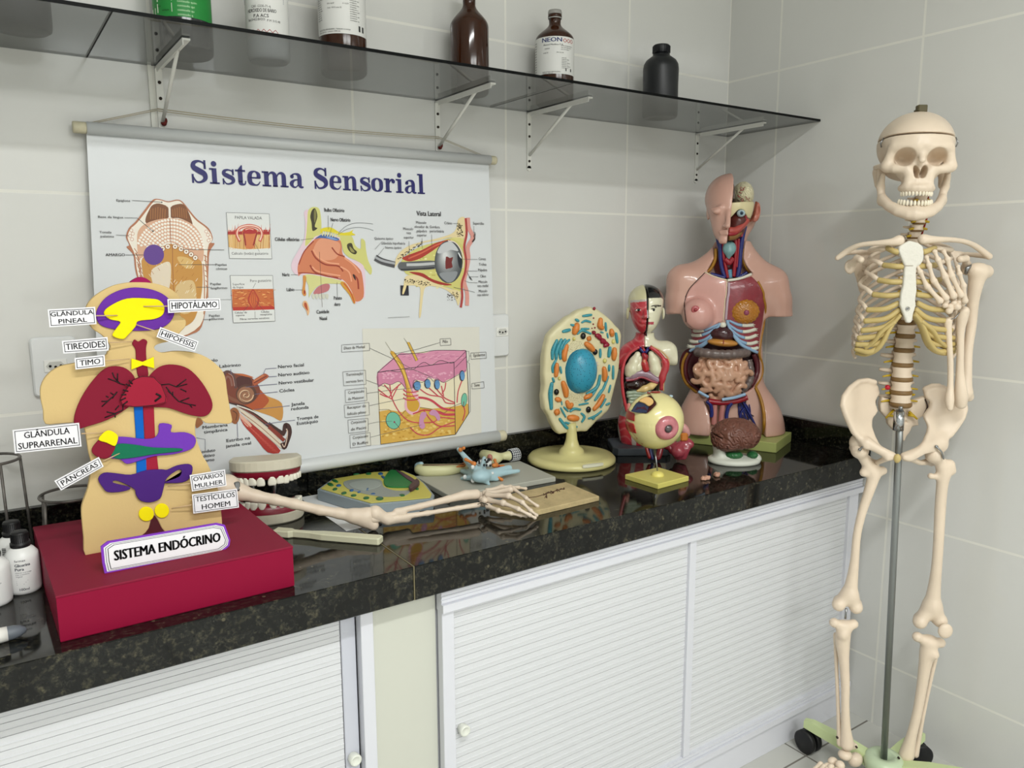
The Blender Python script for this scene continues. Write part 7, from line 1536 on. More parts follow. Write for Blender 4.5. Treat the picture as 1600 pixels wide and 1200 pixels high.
def worm(pts, w_, m, nm, lift=.003, fl=.7):
    P_ = [cp(x, y, -lift) for x, y in pts]; r_ = w_*k_*.62
    mb = MB(); bone_tube(mb, P_ if len(P_) > 2 else [P_[0], (P_[0]+P_[1])/2, P_[1]], [r_*.8]+[r_]*(max(1, len(P_)-2) if len(P_) > 2 else 1)+[r_*.8], 4, 12); mb.build(nm, m, cell, fix=False)
for pts, w_ in (([(365, 195), (352, 235)], 36), ([(513, 160), (510, 195), (522, 208)], 30), ([(582, 228), (585, 252)], 28), ([(425, 310), (445, 325), (465, 345)], 32), ([(300, 325), (285, 380), (288, 405)], 30), ([(240, 440), (235, 505)], 26), ([(280, 555), (295, 600), (298, 630)], 32), ([(600, 345), (597, 400)], 30), ([(535, 465), (540, 500), (538, 530)], 30), ([(420, 645), (450, 628)], 28), ([(530, 635), (505, 680), (475, 715)], 26), ([(305, 675), (318, 700), (332, 690)], 28), ([(320, 770), (365, 775)], 34), ([(240, 655), (258, 660)], 26), ([(240, 735), (242, 736)], 38), ([(440, 276), (442, 277)], 30)): worm(pts, w_, m_mito, 'mitochondrion', .002)
for pts, w_ in (([(240, 290), (215, 350), (212, 400)], 20), ([(268, 285), (240, 350), (236, 400)], 20), ([(292, 285), (262, 345), (262, 400)], 18), ([(318, 285), (295, 305), (280, 340)], 14), ([(235, 410), (215, 450), (215, 485)], 14), ([(208, 560), (200, 620), (205, 710)], 24)): worm(pts, w_, m_ret, 'rough_reticulum', .001)
for pts, w_ in (([(405, 135), (455, 128)], 14), ([(398, 175), (420, 165), (450, 172)], 12), ([(280, 232), (320, 222)], 18), ([(370, 245), (400, 225), (450, 245)], 13), ([(395, 215), (440, 215)], 10), ([(545, 180), (548, 225)], 13), ([(555, 245), (560, 270)], 10), ([(610, 245), (618, 300)], 16), ([(572, 335), (565, 385)], 20), ([(512, 345), (512, 390)], 14), ([(592, 450), (592, 525)], 14), ([(567, 445), (567, 475)], 14), ([(510, 510), (490, 580), (430, 620)], 18), ([(505, 560), (460, 630), (420, 665)], 14), ([(560, 515), (530, 590), (480, 660)], 14), ([(515, 600), (480, 660)], 12), ([(575, 570), (565, 610)], 12), ([(545, 655), (515, 705)], 12), ([(380, 690), (435, 680)], 10), ([(265, 710), (295, 765)], 10), ([(285, 705), (310, 730)], 10), ([(325, 730), (350, 715), (385, 720)], 14), ([(395, 745), (412, 765), (398, 795)], 14), ([(440, 775), (480, 760), (518, 730)], 12), ([(465, 780), (475, 770)], 12), ([(260, 780), (290, 820), (305, 835)], 18), ([(295, 800), (335, 815)], 12), ([(330, 825), (365, 828)], 12), ([(262, 455), (268, 490)], 12), ([(215, 525), (222, 545)], 14), ([(270, 670), (272, 690)], 8), ([(550, 690), (570, 680)], 12), ([(515, 235), (530, 240)], 8), ([(360, 158), (375, 165)], 14), ([(330, 190), (350, 195)], 12)): worm(pts, w_, m_teal, 'smooth_reticulum', .0015)
for x, y, r_ in ((405, 260, 17), (480, 360, 16), (238, 610, 16), (438, 720, 17)): MB().ell(cp(x, y, -.003), (r_*k_, .006, r_*1.15*k_), 16).build('lysosome', m_ly, cell, fix=False)
for x, y, r_ in ((348, 278, 9), (593, 295, 12), (540, 415, 12), (256, 525, 9)): MB().ell(cp(x, y, -.002), (r_*k_, .005, r_*1.2*k_), 12).build('vesicle', m_ysp, cell, fix=False)
for x, y, r_ in ((474, 88, 10), (470, 148, 5), (468, 186, 5), (478, 208, 5), (460, 212, 4), (462, 232, 4)): MB().ell(cp(x, y, -.001), (r_*k_, .003, r_*k_), 8).build('secretion_granule', m_golgi, cell, fix=False)
def fg(P):
    d = None; rr = random.Random(2)
    for k in range(16):
        t = k/15; x = 478+t*84; y = 245+t*80; c = cp(x+rr.uniform(-13, 13), y+rr.uniform(-14, 14), -.004); e = s_ell(P, c, .0058); d = e if d is None else smin(d, e, .0015)
    return d
a_, b_ = cp(450, 350), cp(590, 210); surf('golgi_body', fg, (min(a_[0], b_[0]), -.014, min(a_[2], b_[2])), (max(a_[0], b_[0]), .008, max(a_[2], b_[2])), .0015, m_golgi, cell)
for x, y in ((490, 425), (492, 440)): MB().box(cp(x, y, -.006)+np.array([-.003, -.002, -.001]), cp(x, y, -.006)+np.array([.003, .003, .001]), .0005).build('centriole', mat('centriole_lilac', (206, 196, 206), .4), cell)

# ================================================================ EYE MODEL
EG = np.array([-.684, -.402, CT]); FE = Frame(EG); S2 = Z(955, 540, .18333)
eye = thing('eye_model', 'large cream eyeball model with a pink iris on a small yellow square base', 'eye model', EG, VROT)
ec = FE.L(1023.5, 657, 0); er = .0735
q4 = [on_z(*q, CT+.0135)-EG for q in ((977, 741), (1028, 756.5), (1076, 744), (1029, 730))]; q4 = [np.array([p @ FE.X, p @ FE.Y]) for p in q4]
m_yb = mat('base_yellow', (214, 204, 112), .35)
MB().prism(q4, 0, .0135, 'z', bev=.0015).build('square_base', m_yb, eye); bc = np.mean(q4, 0)
MB().lathe([(.0165, .0130), (.0160, .018), (.012, .022), (.006, .0245), (0, .025)], 28, (bc[0], bc[1], 0), cap=False).build('base_boss', mat('boss_yellow', (226, 214, 118), .3), eye)
MB().tube([(bc[0], bc[1], .02), (ec[0], ec[1], ec[2]-er*.9)], .0022, 10).build('rod', m_steel, eye)
dI = np.array([.27, -.95, -.09]); dI /= np.linalg.norm(dI)
m_eyeb = mat('eyeball_cream', (228, 218, 156), .22, coat=.4, var=.04, vscale=20)
m_emus = mat('eye_muscle_red', (164, 32, 30), .3, coat=.3)
win = [FE.L(*S2(x, y), -.05)[[0, 2]] for x, y in ((160, 570), (205, 480), (290, 425), (350, 430), (392, 500), (340, 545), (300, 578), (220, 575))]
def fe(P):
    d = s_ell(P, ec, er); d = smax(d, -smax(s_poly2(P, win), P[1]-np.float32(ec[1]-.005), .002), .002)
    return np.maximum(d, -(np.abs(P[2]-np.float32(ec[2]+.0005)-.0*P[0])-.0008))
surf('eyeball', fe, ec-er-.015, ec+er+.015, .0030, m_eyeb, eye)
MB().ell(ec, er*.93, 32).build('eyeball_inner', mat('eye_inner', (70, 28, 30), .4), eye)
ir = MB(); u_ = np.cross(dI, (0, 0, 1)); u_ /= np.linalg.norm(u_); v_ = np.cross(u_, dI); RI = np.column_stack([u_, v_, dI])
ir.lathe([(.0315, -.010), (.0320, -.004), (.0290, .0035), (.0220, .0075), (.0140, .0085), (.0108, .0070), (.0100, .0030), (0, .0025)], 40, ec+dI*(er-.004), 'z', cap=False, R=RI)
def iris_mat():
    m = mat('iris_pink', (196, 118, 124), .2, coat=.5, var=.25, vscale=45); return m
ir.build('iris', iris_mat(), eye)
MB().ell(ec+dI*(er+.0005), (.0106, .0106, .0062), 24, R=RI).build('pupil_lens', mat('lens_smoke', (72, 62, 62), .05, coat=1.), eye)
def onsph(x, y, rr=1.0): # point on the ball in front of pixel
    for v in np.linspace(-er*1.02, 0, 60):
        p = FE.L(*S2(x, y), v)
        if np.linalg.norm(p-ec) <= er*rr: return p
    return FE.L(*S2(x, y), 0)
def shell_patch(name, polypx, t, m, front=True):
    pl = [FE.L(*S2(x, y), -.035)[[0, 2]] for x, y in polypx]
    def f(P): return smax(np.maximum(s_poly2(P, pl), P[1]-np.float32(ec[1]+.02)), np.abs(s_ell(P, ec, er))-t, .001)
    surf(name, f, ec-er-.01, ec+er+.01, .0026, m, eye)
shell_patch('muscle_strip', [(110, 565), (200, 572), (195, 640), (110, 645)], .0028, m_emus); shell_patch('muscle_strip', [(110, 660), (190, 658), (212, 745), (130, 750)], .0028, m_emus)
shell_patch('muscle_strip', [(295, 380), (450, 380), (468, 418), (350, 422), (300, 428)], .0028, m_emus)
MB().prism([FE.L(*S2(x, y), -.05)[[0, 2]] for x, y in ((170, 560), (215, 490), (270, 475), (320, 520), (300, 572), (220, 570))], ec[1]-.054, ec[1]-.046, 'y', bev=.001).build('choroid_blue', mat('choroid_blue', (28, 40, 74), .35), eye)
MB().prism(smooth_loop([FE.L(*S2(x, y), -.055)[[0, 2]] for x, y in ((235, 470), (290, 438), (345, 450), (358, 485), (320, 515), (280, 490))], 3), ec[1]-.060, ec[1]-.050, 'y', bev=.002).build('inner_layer_piece', mat('inner_cream', (220, 178, 112), .35), eye)
mb = MB()
for k in range(9): mb.tube([FE.L(*S2(180+k*4, 555-k*2), -.052), FE.L(*S2(215+k*9, 545-k*3), -.055), FE.L(*S2(225+k*10, 520+k*4), -.055)], .0006, 4)
mb.build('retina_vessels', mat('vessel_dark_red', (96, 22, 30), .4), eye, fix=False)
MB().ell(FE.L(*S2(508, 432), .01), (.006, .004, .004), 10).build('lens_nub', mat('pale_blue', (168, 190, 200), .3), eye)
mb = MB()
for pts in ([(150, 700), (200, 790), (270, 840)], [(180, 740), (220, 790), (215, 820)]): mb.tube([onsph(*q)+np.array([0, -.0005, 0]) for q in pts], .0009, 5)
mb.build('ball_vessel', mat('vessel_red', (160, 50, 50), .3), eye, fix=False)

# ================================================================ RED PIECE BEHIND THE EYE, BRAIN, LOOSE BITS
RG = on_z(1066, 722, CT); FR_ = Frame(RG); rp_ = thing('heart_model', 'dark pink fleshy organ model lying behind the eyeball model', 'anatomy model', RG, VROT)
L_ = lambda x, y, v=0.: FR_.L(*S2(x, y), v)
m_fl = mat('flesh_dark_pink', (156, 62, 74), .22, coat=.4, var=.12, vscale=30); m_fl2 = mat('flesh_maroon', (128, 34, 44), .25, coat=.4)
def fpet(P):
    d = s_chain(P, [L_(575, 960, .01), L_(570, 900, .0), L_(610, 840, .01)], [.012, .020, .014]); d = smin(d, s_chain(P, [L_(620, 950, .0), L_(640, 880, .0), L_(650, 810, .01)], [.008, .011, .009]), .006)
    d = smin(d, s_ell(P, L_(670, 840, .005), (.012, .012, .012)), .006); return smin(d, s_ell(P, L_(540, 850, .02), (.020, .02, .012)), .006)
surf('lobes', fpet, L_(450, 1000, -.03), L_(730, 760, .05), .0024, m_fl, rp_)
for x, y, a in ((590, 760, .0), (560, 800, .2)): pass
MB().ell(L_(630, 720, .03), (.012, .010, .022), 14, R=rotm('Y', -.5)).build('pale_stalk', mat('flesh_pale', (206, 150, 146), .3), rp_)
MB().box(L_(590, 815, .0)+np.array([0, -.004, 0]), L_(655, 745, .0)+np.array([0, .006, 0]), .004).build('orange_patch', mat('ochre', (196, 118, 48), .35), rp_)
for a, b, c, m_, w_ in (((330, 880), (340, 930), (350, 960), mat('vein_blue', (34, 40, 96), .3), .005), ((300, 870), (315, 920), (325, 950), m_emus, .005), ((420, 880), (410, 920), (400, 950), m_fl2, .009), ((470, 860), (500, 870), (520, 900), m_fl2, .009)):
    mb = MB(); bone_tube(mb, [L_(*a, .015), L_(*b, .01), L_(*c, .008)], [w_]*3, 4, 10); mb.build('vessel_stub', m_, rp_, fix=False)
def gyri(x, y, z, k, a):
    w1 = np.sin(x*k*.55+1.3*np.sin(z*k*.5))+np.sin(y*k*.6+.7+1.2*np.sin(x*k*.45)); w2 = np.sin(z*k*.5+2.1+1.2*np.sin(y*k*.5)); ph = (z+.5*x)*k*.62+1.5*w1+1.2*w2
    return a*np.sqrt(np.abs(np.sin(ph))+.02)
BG = np.array([-.392, -.412, CT]); FB = Frame(BG); T4 = Z(940, 420, .3); brn = thing('brain_model', 'brown brain model with a green cerebellum on a white oval stand', 'brain model', BG, VROT)
b_ = lambda x, y, v=0.: FB.L(*T4(x, y), v)
st = [(0, 0), (.070, 0), (.0725, .004), (.0720, .010), (.066, .014), (.050, .016), (.030, .020), (.0, .022)]
mb = MB(); mb.lathe(st, 48, cap=False); mb.v = [(x, y*.80, z) for x, y, z in mb.v]; stp = mb.build('stand', mat('brain_stand_white', (214, 216, 204), .4), brn)
def fsup(P):
    d = s_ell(P, b_(610, 920, .0), (.016, .03, .030)); d = smin(d, s_ell(P, b_(640, 975, 0), (.030, .03, .014)), .012); d = smin(d, s_ell(P, b_(800, 985, .0), (.016, .024, .014)), .01); return smin(d, s_ell(P, (0, 0, .010), (.062, .048, .010)), .010)
surf('cradle', fsup, (-.08, -.06, -.0), (.08, .06, .075), .003, MATS['brain_stand_white'], brn)
bc_ = b_(697, 872, 0)
def fbr(P):
    x, y, z = P[0]-bc_[0], P[1]-bc_[1], P[2]-bc_[2]
    d = s_ell(P, bc_+np.array([.0, 0, .004]), (.066, .058, .046)); d = smax(d, -(z+.030), .010); d = smin(d, s_ell(P, bc_+np.array([-.03, -.01, -.016]), (.032, .04, .022)), .012)
    d = d-gyri(x, y, z, 380, .0050)+.0025
    sl = np.abs(z-.006+.02*np.sin(x*22+1.2))-.0014
    return smax(d, -np.maximum(sl, -(y+.0)-.09+.05), .001) if True else d
surf('cerebrum', fbr, bc_-np.array([.080, .072, .050]), bc_+np.array([.080, .072, .065]), .0018, mat('brain_brown', (112, 72, 60), .35, var=.15, vscale=50), brn)
surf('cerebellum', lambda P: smin(s_ell(P, b_(690, 968, -.020), (.026, .022, .0135)), s_ell(P, b_(785, 968, -.012), (.016, .022, .0120)), .003)+.0016*np.sqrt(np.abs(np.sin((P[0]*1.0+P[2]*.6)*420))), b_(600, 1010, -.05), b_(840, 930, .03), .0018, mat('cerebellum_green', (42, 100, 56), .35), brn)
mb = MB(); bone_tube(mb, [b_(625, 880, .0), b_(615, 910, .0), b_(605, 935, .004)], [.012, .010, .009], 4, 12); mb.build('brain_stem', mat('stem_white', (206, 200, 186), .4), brn)
OG = on_z(1109, 752, CT); FO = Frame(OG); m_bit = mat('bit_flesh', (196, 150, 128), .35)
def bit(nm, lab, c, rr_, seed):
    P0_ = on_z(*c, CT); rg = random.Random(seed); cs = [(rg.uniform(-rr_, rr_), rg.uniform(-rr_, rr_)*.7, rr_*.6*rg.uniform(.5, 1.)) for _ in range(5)]
    o = surf(nm, lambda P: smax(s_chain(P, cs, [rr_*.6]*5)+.0012*np.sin(P[0]*500)*np.sin(P[1]*450+P[2]*300), -(P[2]-.0003), .0005), (-rr_*2.2, -rr_*2.2, -.001), (rr_*2.2, rr_*2.2, rr_*2.2), .0011, m_bit); o.location = P0_; tag(o, lab, 'model piece')
bit('model_fragment', 'small flesh-coloured model piece on the worktop, left of its twin by the eye base', (1104, 750), .0095, 3)
bit('model_fragment', 'small flesh-coloured model piece on the worktop, nearer the brain stand', (1119, 744), .0090, 6)
# ================================================================ LARGE TORSO
TG_ = np.array([-.212, -.222, CT]); TR = VROT-.10; FT = Frame(TG_, TR); T2 = Z(1030, 260, .18333); T3 = Z(1030, 460, .23333)
tor = thing('anatomy_torso', 'large pink torso model with half a face and open belly on a green base', 'torso model', TG_, TR)
tp = lambda z, x, y, v=0.: FT.L(*z(x, y), v)
# base plate, turned more than the body
q4 = [np.array([-.216, -.418]), np.array([-.054, -.350]), np.array([-.054, -.350])+.345*np.array([-.43, .9])*.98, np.array([-.216, -.418])+.345*np.array([-.43, .9])]
q4[2][1] = min(q4[2][1], -.035); q4[3][1] = min(q4[3][1], -.07)
bp_ = [np.array([(np.array([*q, 0])-np.array([*TG_[:2], 0])) @ FT.X, (np.array([*q, 0])-np.array([*TG_[:2], 0])) @ FT.Y]) for q in q4]
MB().prism(bp_, 0, .030, 'z', bev=.002).build('base_plate', mat('base_olive', (176, 184, 112), .35, var=.04), tor)
m_skin = mat('torso_skin', (208, 164, 148), .26, coat=.35, var=.05, vscale=9); m_musc = mat('torso_muscle', (140, 52, 62), .3, coat=.3, var=.15, vscale=60, bump=.15, bscale=120)
m_must = mat('torso_mustard', (166, 116, 34), .35, var=.1, vscale=90); m_mar = mat('cavity_maroon', (92, 34, 42), .35, coat=.2); m_dkc = mat('cavity_dark', (40, 22, 26), .5)
m_blue = mat('rib_blue', (146, 178, 208), .3, coat=.2); m_wht = mat('rib_white', (226, 224, 208), .3); m_vb = mat('vein_deep_blue', (30, 38, 110), .28, coat=.3); m_vr = mat('artery_crimson', (150, 24, 40), .28, coat=.3); m_seam = mat('seam_dark', (52, 28, 26), .5)
zt0 = .030
sh = tp(T2, 575, 960)[0]
def U3(x, y): return tp(T3, x, y)
def Pp(px, py, v=0.): return FT.L(px, py, v)
def body(P):
    d = s_ell(P, Pp(1137, 478, .015), (.118, .078, .130))
    d = smin(d, s_ell(P, Pp(1135, 560, .012), (.108, .074, .120)), .05)
    d = smin(d, s_ell(P, Pp(1139, 665, .010), (.150, .084, .150)), .07)
    hipl = s_ell(P, Pp(1100, 690, .0), (.085, .085, .14)); hipr = s_ell(P, Pp(1180, 690, .0), (.085, .085, .14)); d = smin(d, smin(hipl, hipr, .05), .04)
    shL, shR = Pp(1066, 432, .015), Pp(1207, 436, .015)
    d = smin(d, s_cap(P, shL+np.array([.012, 0, -.016]), shR+np.array([-.012, 0, -.016]), .048, .048), .05)
    d = smin(d, smax(s_chain(P, [shL+np.array([.0, 0, -.012]), Pp(1064, 470, .01), Pp(1060, 530, .005)], [.047, .046, .044], .01), (P[2]-np.float32(Pp(1060, 489)[2]+0))*-1+.12*(P[0]+.15), .003), .020)
    d = smin(d, smax(s_chain(P, [shR+np.array([.0, 0, -.012]), Pp(1212, 470, .01), Pp(1218, 530, .005)], [.047, .046, .044], .01), -(P[2]-np.float32(Pp(1218, 494)[2])), .003), .020)
    d = smin(d, s_cap(P, Pp(1095, 425, .02), Pp(1130, 395, .02), .034, .032), .03); d = smin(d, s_cap(P, Pp(1185, 425, .02), Pp(1158, 390, .02), .034, .032), .03)
    d = smin(d, s_cap(P, Pp(1140, 440, .018), Pp(1144, 360, .022), .046, .044), .03)
    d = smin(d, s_ell(P, Pp(1090, 492, -.052), (.046, .036, .046)), .016)     # breast on the skin side
    d = smax(d, -(P[2]-zt0), .0)
    for s_ in (-1, 1): pass
    return d
neckcut = [tp(T2, *q, -.02)[[0, 2]] for q in ((470, 600), (478, 700), (470, 790), (400, 900), (480, 940), (575, 965), (690, 945), (790, 915), (740, 850), (712, 780), (722, 700), (745, 560), (745, 480), (600, 400), (470, 400))]
abd = [tp(T3, *q, -.06)[[0, 2]] for q in ((420, 205), (350, 260), (290, 350), (200, 395), (165, 450), (158, 520), (180, 590), (255, 655), (330, 690), (420, 715), (520, 695), (585, 665), (650, 620), (690, 540), (690, 460), (668, 395), (600, 370), (540, 300), (470, 205))]
abd = [tuple(q) for q in smooth_loop(abd, 2)]
thigh = [tuple(tp(T3, *q, -.06)[[0, 2]]) for q in ((300, 700), (255, 655), (420, 715), (590, 665), (645, 625), (680, 700), (705, 800), (700, 980), (520, 985), (330, 985), (340, 860), (335, 800))]
def head_ell(P): 
    d = s_ell(P, Pp(1146, 325, .012), (.072, .088, .100)); return smin(d, s_ell(P, Pp(1140, 355, -.030), (.046, .048, .056)), .03)
def fbody(P):
    d = body(P)
    d = smax(d, -np.maximum(s_poly2(P, neckcut), P[1]-.030), .003)
    d = smax(d, -np.maximum(s_poly2(P, abd), P[1]-.035), .004)
    d = smax(d, -np.maximum(s_poly2(P, thigh), P[1]+.040), .003)
    return d
lo = np.array([-.24, -.16, 0.02]); hi = np.array([.24, .15, .50])
hiZ = Pp(1140, 372)[2]; hi[2] = hiZ
surf('body_shell', lambda P: smax(fbody(P), P[2]-np.float32(hiZ-.008), .002), lo, hi, .0042, m_skin, tor)
def front(x, z, f=body, v0=-.2, v1=.14):
    vs = np.linspace(v0, v1, 340); d = f([np.full(340, x), vs, np.full(340, z)]); i = np.argmax(d < 0)
    return vs[i] if d[i] < 0 else .0
def onb(px, py, off=0., f=body):
    v = -.07
    for _ in range(5): p = Pp(px, py, v); v = front(p[0], p[2], f)-off
    return Pp(px, py, v)
t2 = lambda x, y, o=0., f=body: onb(*T2(x, y), o, f)
t3 = lambda x, y, o=0., f=body: onb(*T3(x, y), o, f)
def shellp(name, poly, t0, t1, m, h=.0030, f=body, ymax=.04, par=None, extra=None):
    Q = np.array(poly)
    def g(P):
        b = f(P); d = np.maximum(b-t1, -(b-t0)); d = smax(d, s_poly2(P, poly), .002); d = np.maximum(d, P[1]-ymax)
        return extra(P, d, b) if extra else d
    return surf(name, g, (Q[:, 0].min()-.01, -.16, Q[:, 1].min()-.01), (Q[:, 0].max()+.01, ymax+.01, Q[:, 1].max()+.01), h, m, par or tor)
def seam(name, pts, r, m, off=.001, k=5): MB().tube(smooth_loop(pts, k, False), r, 8).build(name, m, tor)
# chest covers
cl_ = [t2(*q)[[0, 2]] for q in ((392, 903), (575, 965), (572, 1100))]+[t3(*q)[[0, 2]] for q in ((440, 60), (432, 180), (400, 190), (340, 222), (285, 238), (220, 228), (182, 190), (172, 120), (170, 60), (180, 5))]+[t2(*q)[[0, 2]] for q in ((225, 1110), (260, 1040), (330, 970))]
shellp('skin_cover', [tuple(q) for q in cl_], -.004, .0022, mat('cover_skin', (212, 160, 150), .24, coat=.4, var=.06, vscale=14))
cr_ = [t2(*q)[[0, 2]] for q in ((582, 985), (690, 965), (790, 935), (850, 1000), (890, 1090))]+[t3(*q)[[0, 2]] for q in ((695, 20), (708, 80), (690, 200), (672, 300), (664, 395), (630, 380), (560, 330), (510, 270), (470, 200), (445, 170), (440, 60))]
shellp('chest_muscle', [tuple(q) for q in cr_], -.004, .0020, m_musc)
lf = [t3(*q)[[0, 2]] for q in ((188, 215), (240, 240), (300, 245), (380, 205), (410, 200), (370, 280), (300, 350), (240, 385), (188, 385))]
shellp('side_muscle', [tuple(q) for q in lf], -.006, .0010, m_musc)
seam('panel_edge', [t2(*q, .0015) for q in ((390, 905), (320, 975), (260, 1040), (225, 1110))]+[t3(*q, .0015) for q in ((180, 10), (168, 60), (172, 120), (180, 185))], .0012, m_seam)
seam('panel_rim', [t2(*q, .002) for q in ((390, 902), (470, 940), (575, 968))], .0022, mat('rim_cream', (226, 212, 180), .35))
seam('panel_rim', [t2(*q, .003) for q in ((582, 972), (690, 955), (785, 918))], .0042, m_wht)
seam('sternum_edge', [t2(576, 970, .002), t2(572, 1080, .002)]+[t3(*q, .002) for q in ((441, 40), (434, 110), (428, 180))], .0015, MATS['rim_cream'])
MB().prism([(p[0], p[2]) for p in [t2(584, 985), t2(602, 985), t2(598, 1100), t3(462, 60), t3(455, 175), t3(438, 175), t3(446, 60)]], t2(590, 1050)[1]-.004, t2(590, 1050)[1]-.0005, 'y').build('sternum_strip', mat('pale_lilac', (196, 176, 186), .35), tor) if False else None
seam('sternum_strip', [t2(594, 990, .0015), t2(592, 1080, .0015)]+[t3(*q, .0015) for q in ((458, 30), (452, 100), (446, 170))], .0040, mat('pale_lilac', (190, 166, 178), .35))
c = t3(243, 103, .001); MB().ell(c, (.0125, .004, .0125), 18).build('areola', mat('areola_pink', (186, 96, 98), .3), tor); MB().ell(c+np.array([0, -.004, 0]), (.0055, .005, .0055), 14).build('nipple', mat('nipple_red', (160, 60, 66), .3), tor)
gm = t3(575, 115, .0)
def fgl(P):
    x, y, z = P[0]-gm[0], P[1]-gm[1], P[2]-gm[2]; d = s_ell(P, gm, (.040, .016, .034)); r = np.sqrt(x*x+z*z)+1e-5; a = np.arctan2(z, x)
    return d-.0022*np.sqrt(np.abs(np.sin(a*9+r*120)*np.sin(r*420+2*np.sin(a*5)))+.01)
surf('mammary_gland', fgl, gm-np.array([.05, .025, .045]), gm+np.array([.05, .02, .045]), .0018, mat('gland_ochre', (182, 118, 36), .3, coat=.3, var=.12, vscale=80), tor)
MB().ell(gm+np.array([.001, -.017, -.002]), (.008, .004, .008), 14).build('nipple', mat('nipple_mauve', (150, 70, 96), .3), tor)
# ribs
def ribstrip(p, side):
    cpts = [t3(*q, .002) for q in p]; A = smooth_loop(cpts, 6, False); n = len(A); j = int(n*.55)
    MB().tube(A[:j+1], np.linspace(.0032, .0052, j+1), 10).build('rib_cartilage', m_blue, tor, fix=False)
    o = MB().tube(A[j:], np.linspace(.0052, .0058, n-j), 10).build('rib', m_wht, tor, fix=False)
    e = A[-1]; dv = A[-1]-A[-2]; dv /= np.linalg.norm(dv)
    for a in (-.7, .0, .7):
        w = rotm('Y', a) @ dv; MB().tube([e-dv*.003, e+w*.011], [.0034, .0008], 6).build('rib_tip', m_wht, o, fix=False)
for pts in ([(408, 196), (340, 225), (285, 243), (240, 244)], [(400, 212), (330, 255), (270, 275), (225, 272)], [(380, 242), (310, 300), (250, 318), (212, 312)], [(350, 290), (280, 340), (235, 352), (205, 350)]): ribstrip(pts, -1)
for pts in ([(468, 175), (520, 200), (570, 208), (622, 205)], [(462, 198), (520, 238), (575, 250), (640, 235)], [(475, 228), (530, 275), (590, 292), (645, 275)], [(495, 265), (545, 312), (600, 330), (650, 320)], [(525, 310), (575, 350), (625, 365), (655, 358)]): ribstrip(pts, 1)
seam('cartilage_arch', [t3(*q, .003) for q in ((455, 172), (462, 200), (480, 240), (510, 290), (555, 340), (620, 372), (655, 388))], .0050, m_blue)
seam('cartilage_arch', [t3(*q, .003) for q in ((408, 192), (380, 240), (340, 300), (290, 345), (235, 365), (205, 380))], .0042, m_blue)
MB().ell(t3(428, 205, .002), (.010, .006, .009), 14).build('sternum_tip', m_wht, tor)
# cavity wall, organs
MB().prism([tuple(q) for q in abd], .030, .034, 'y').build('cavity_back', m_mar, tor)
rimL = [t3(*q, .0) for q in ((190, 392), (160, 450), (155, 530), (185, 600), (255, 658))]; rimR = [t3(*q, .0) for q in ((700, 80), (712, 20), (708, 200), (672, 400), (690, 470), (688, 540), (645, 622))]
seam('fat_rim', rimL, .0045, m_must); seam('fat_rim', [t2(*q) for q in ((840, 980), (885, 1070))]+[t3(*q) for q in ((700, 25), (712, 90), (700, 200), (680, 310), (672, 400), (690, 470), (688, 540), (645, 622))], .0038, m_must)
seam('muscle_rim', [p+np.array([.010, .010, 0]) for p in rimL], .0085, m_mar); seam('muscle_rim', [t3(*q)+np.array([-.010, .010, 0]) for q in ((660, 400), (682, 470), (680, 540), (640, 615))], .0085, m_mar)
seam('thigh_rim', [t3(*q, .0) for q in ((645, 622), (680, 700), (700, 790), (702, 880), (695, 975))], .0050, m_must)
vI = -.062
ic = tp(T3, 415, 545, -.030)
_rg = random.Random(21); _seg = []
for j in range(7):
    for i in range(9):
        x = (i-4+.5*(j % 2))*.0205; z = (j-3)*.0185+.004; w_ = math.sqrt(max(0, 1-((z-.012)/.070)**2))*.088 if z > -.01 else math.sqrt(max(0, 1-((z+.012)/.062)**2))*.068
        if abs(x) > w_-.010: continue
        a0 = _rg.random()*2*PI; sp = _rg.uniform(2.0, 3.6)*_rg.choice((-1, 1)); R_ = _rg.uniform(.009, .017); x += _rg.uniform(-.006, .006); z += _rg.uniform(-.005, .005); S2c = []
        for t in np.linspace(0, 1, 7):
            X, Zz = x+R_*math.cos(a0+sp*t)+_rg.uniform(-.001, .001), z+R_*math.sin(a0+sp*t); q = 1-(X/.092)**2-((Zz-.0)/.078)**2
            S2c.append(ic+np.array([X, -.040*math.sqrt(max(q, .02))-.004, Zz]))
        _seg.append(S2c)
def fint(P):
    d = s_ell(P, ic+np.array([0, .002, .012]), (.084, .042, .058)); d = smin(d, s_ell(P, ic+np.array([.004, .004, -.022]), (.056, .038, .048)), .02)
    for sg in _seg: d = smin(d, s_chain(P, sg, .0082, .0), .0016)
    return d
surf('small_intestine', fint, ic-np.array([.11, .07, .09]), ic+np.array([.11, .06, .09]), .0024, mat('intestine_pink', (206, 160, 132), .22, coat=.4, var=.08, vscale=30), tor)
m_col = mat('colon_grey', (112, 98, 94), .28, coat=.3, var=.15, vscale=40)
def hose(name, pts, r, m, seg=.0, n=60, fl=None):
    A = smooth_loop(np.array(pts), 12, False); L = np.linspace(0, 1, len(A)); rr_ = r*(1-.14*np.abs(np.sin(L*PI*seg))**6) if seg else np.full(len(A), r); MB().tube(A, rr_, 16, flat=fl).build(name, m, tor)
hose('transverse_colon', [tp(T3, *q, v) for q, v in (((255, 385), -.045), ((300, 392), -.068), ((420, 402), -.078), ((520, 398), -.070), ((588, 388), -.045))], .0145, m_col, 10)
hose('descending_colon', [tp(T3, *q, v) for q, v in (((598, 440), -.020), ((612, 520), -.028), ((600, 590), -.034), ((550, 650), -.034))], .0120, m_col, 8)
MB().ell(tp(T3, 425, 262, -.040), (.040, .034, .028), 24).build('liver', mat('liver_dark', (64, 30, 36), .2, coat=.5), tor)
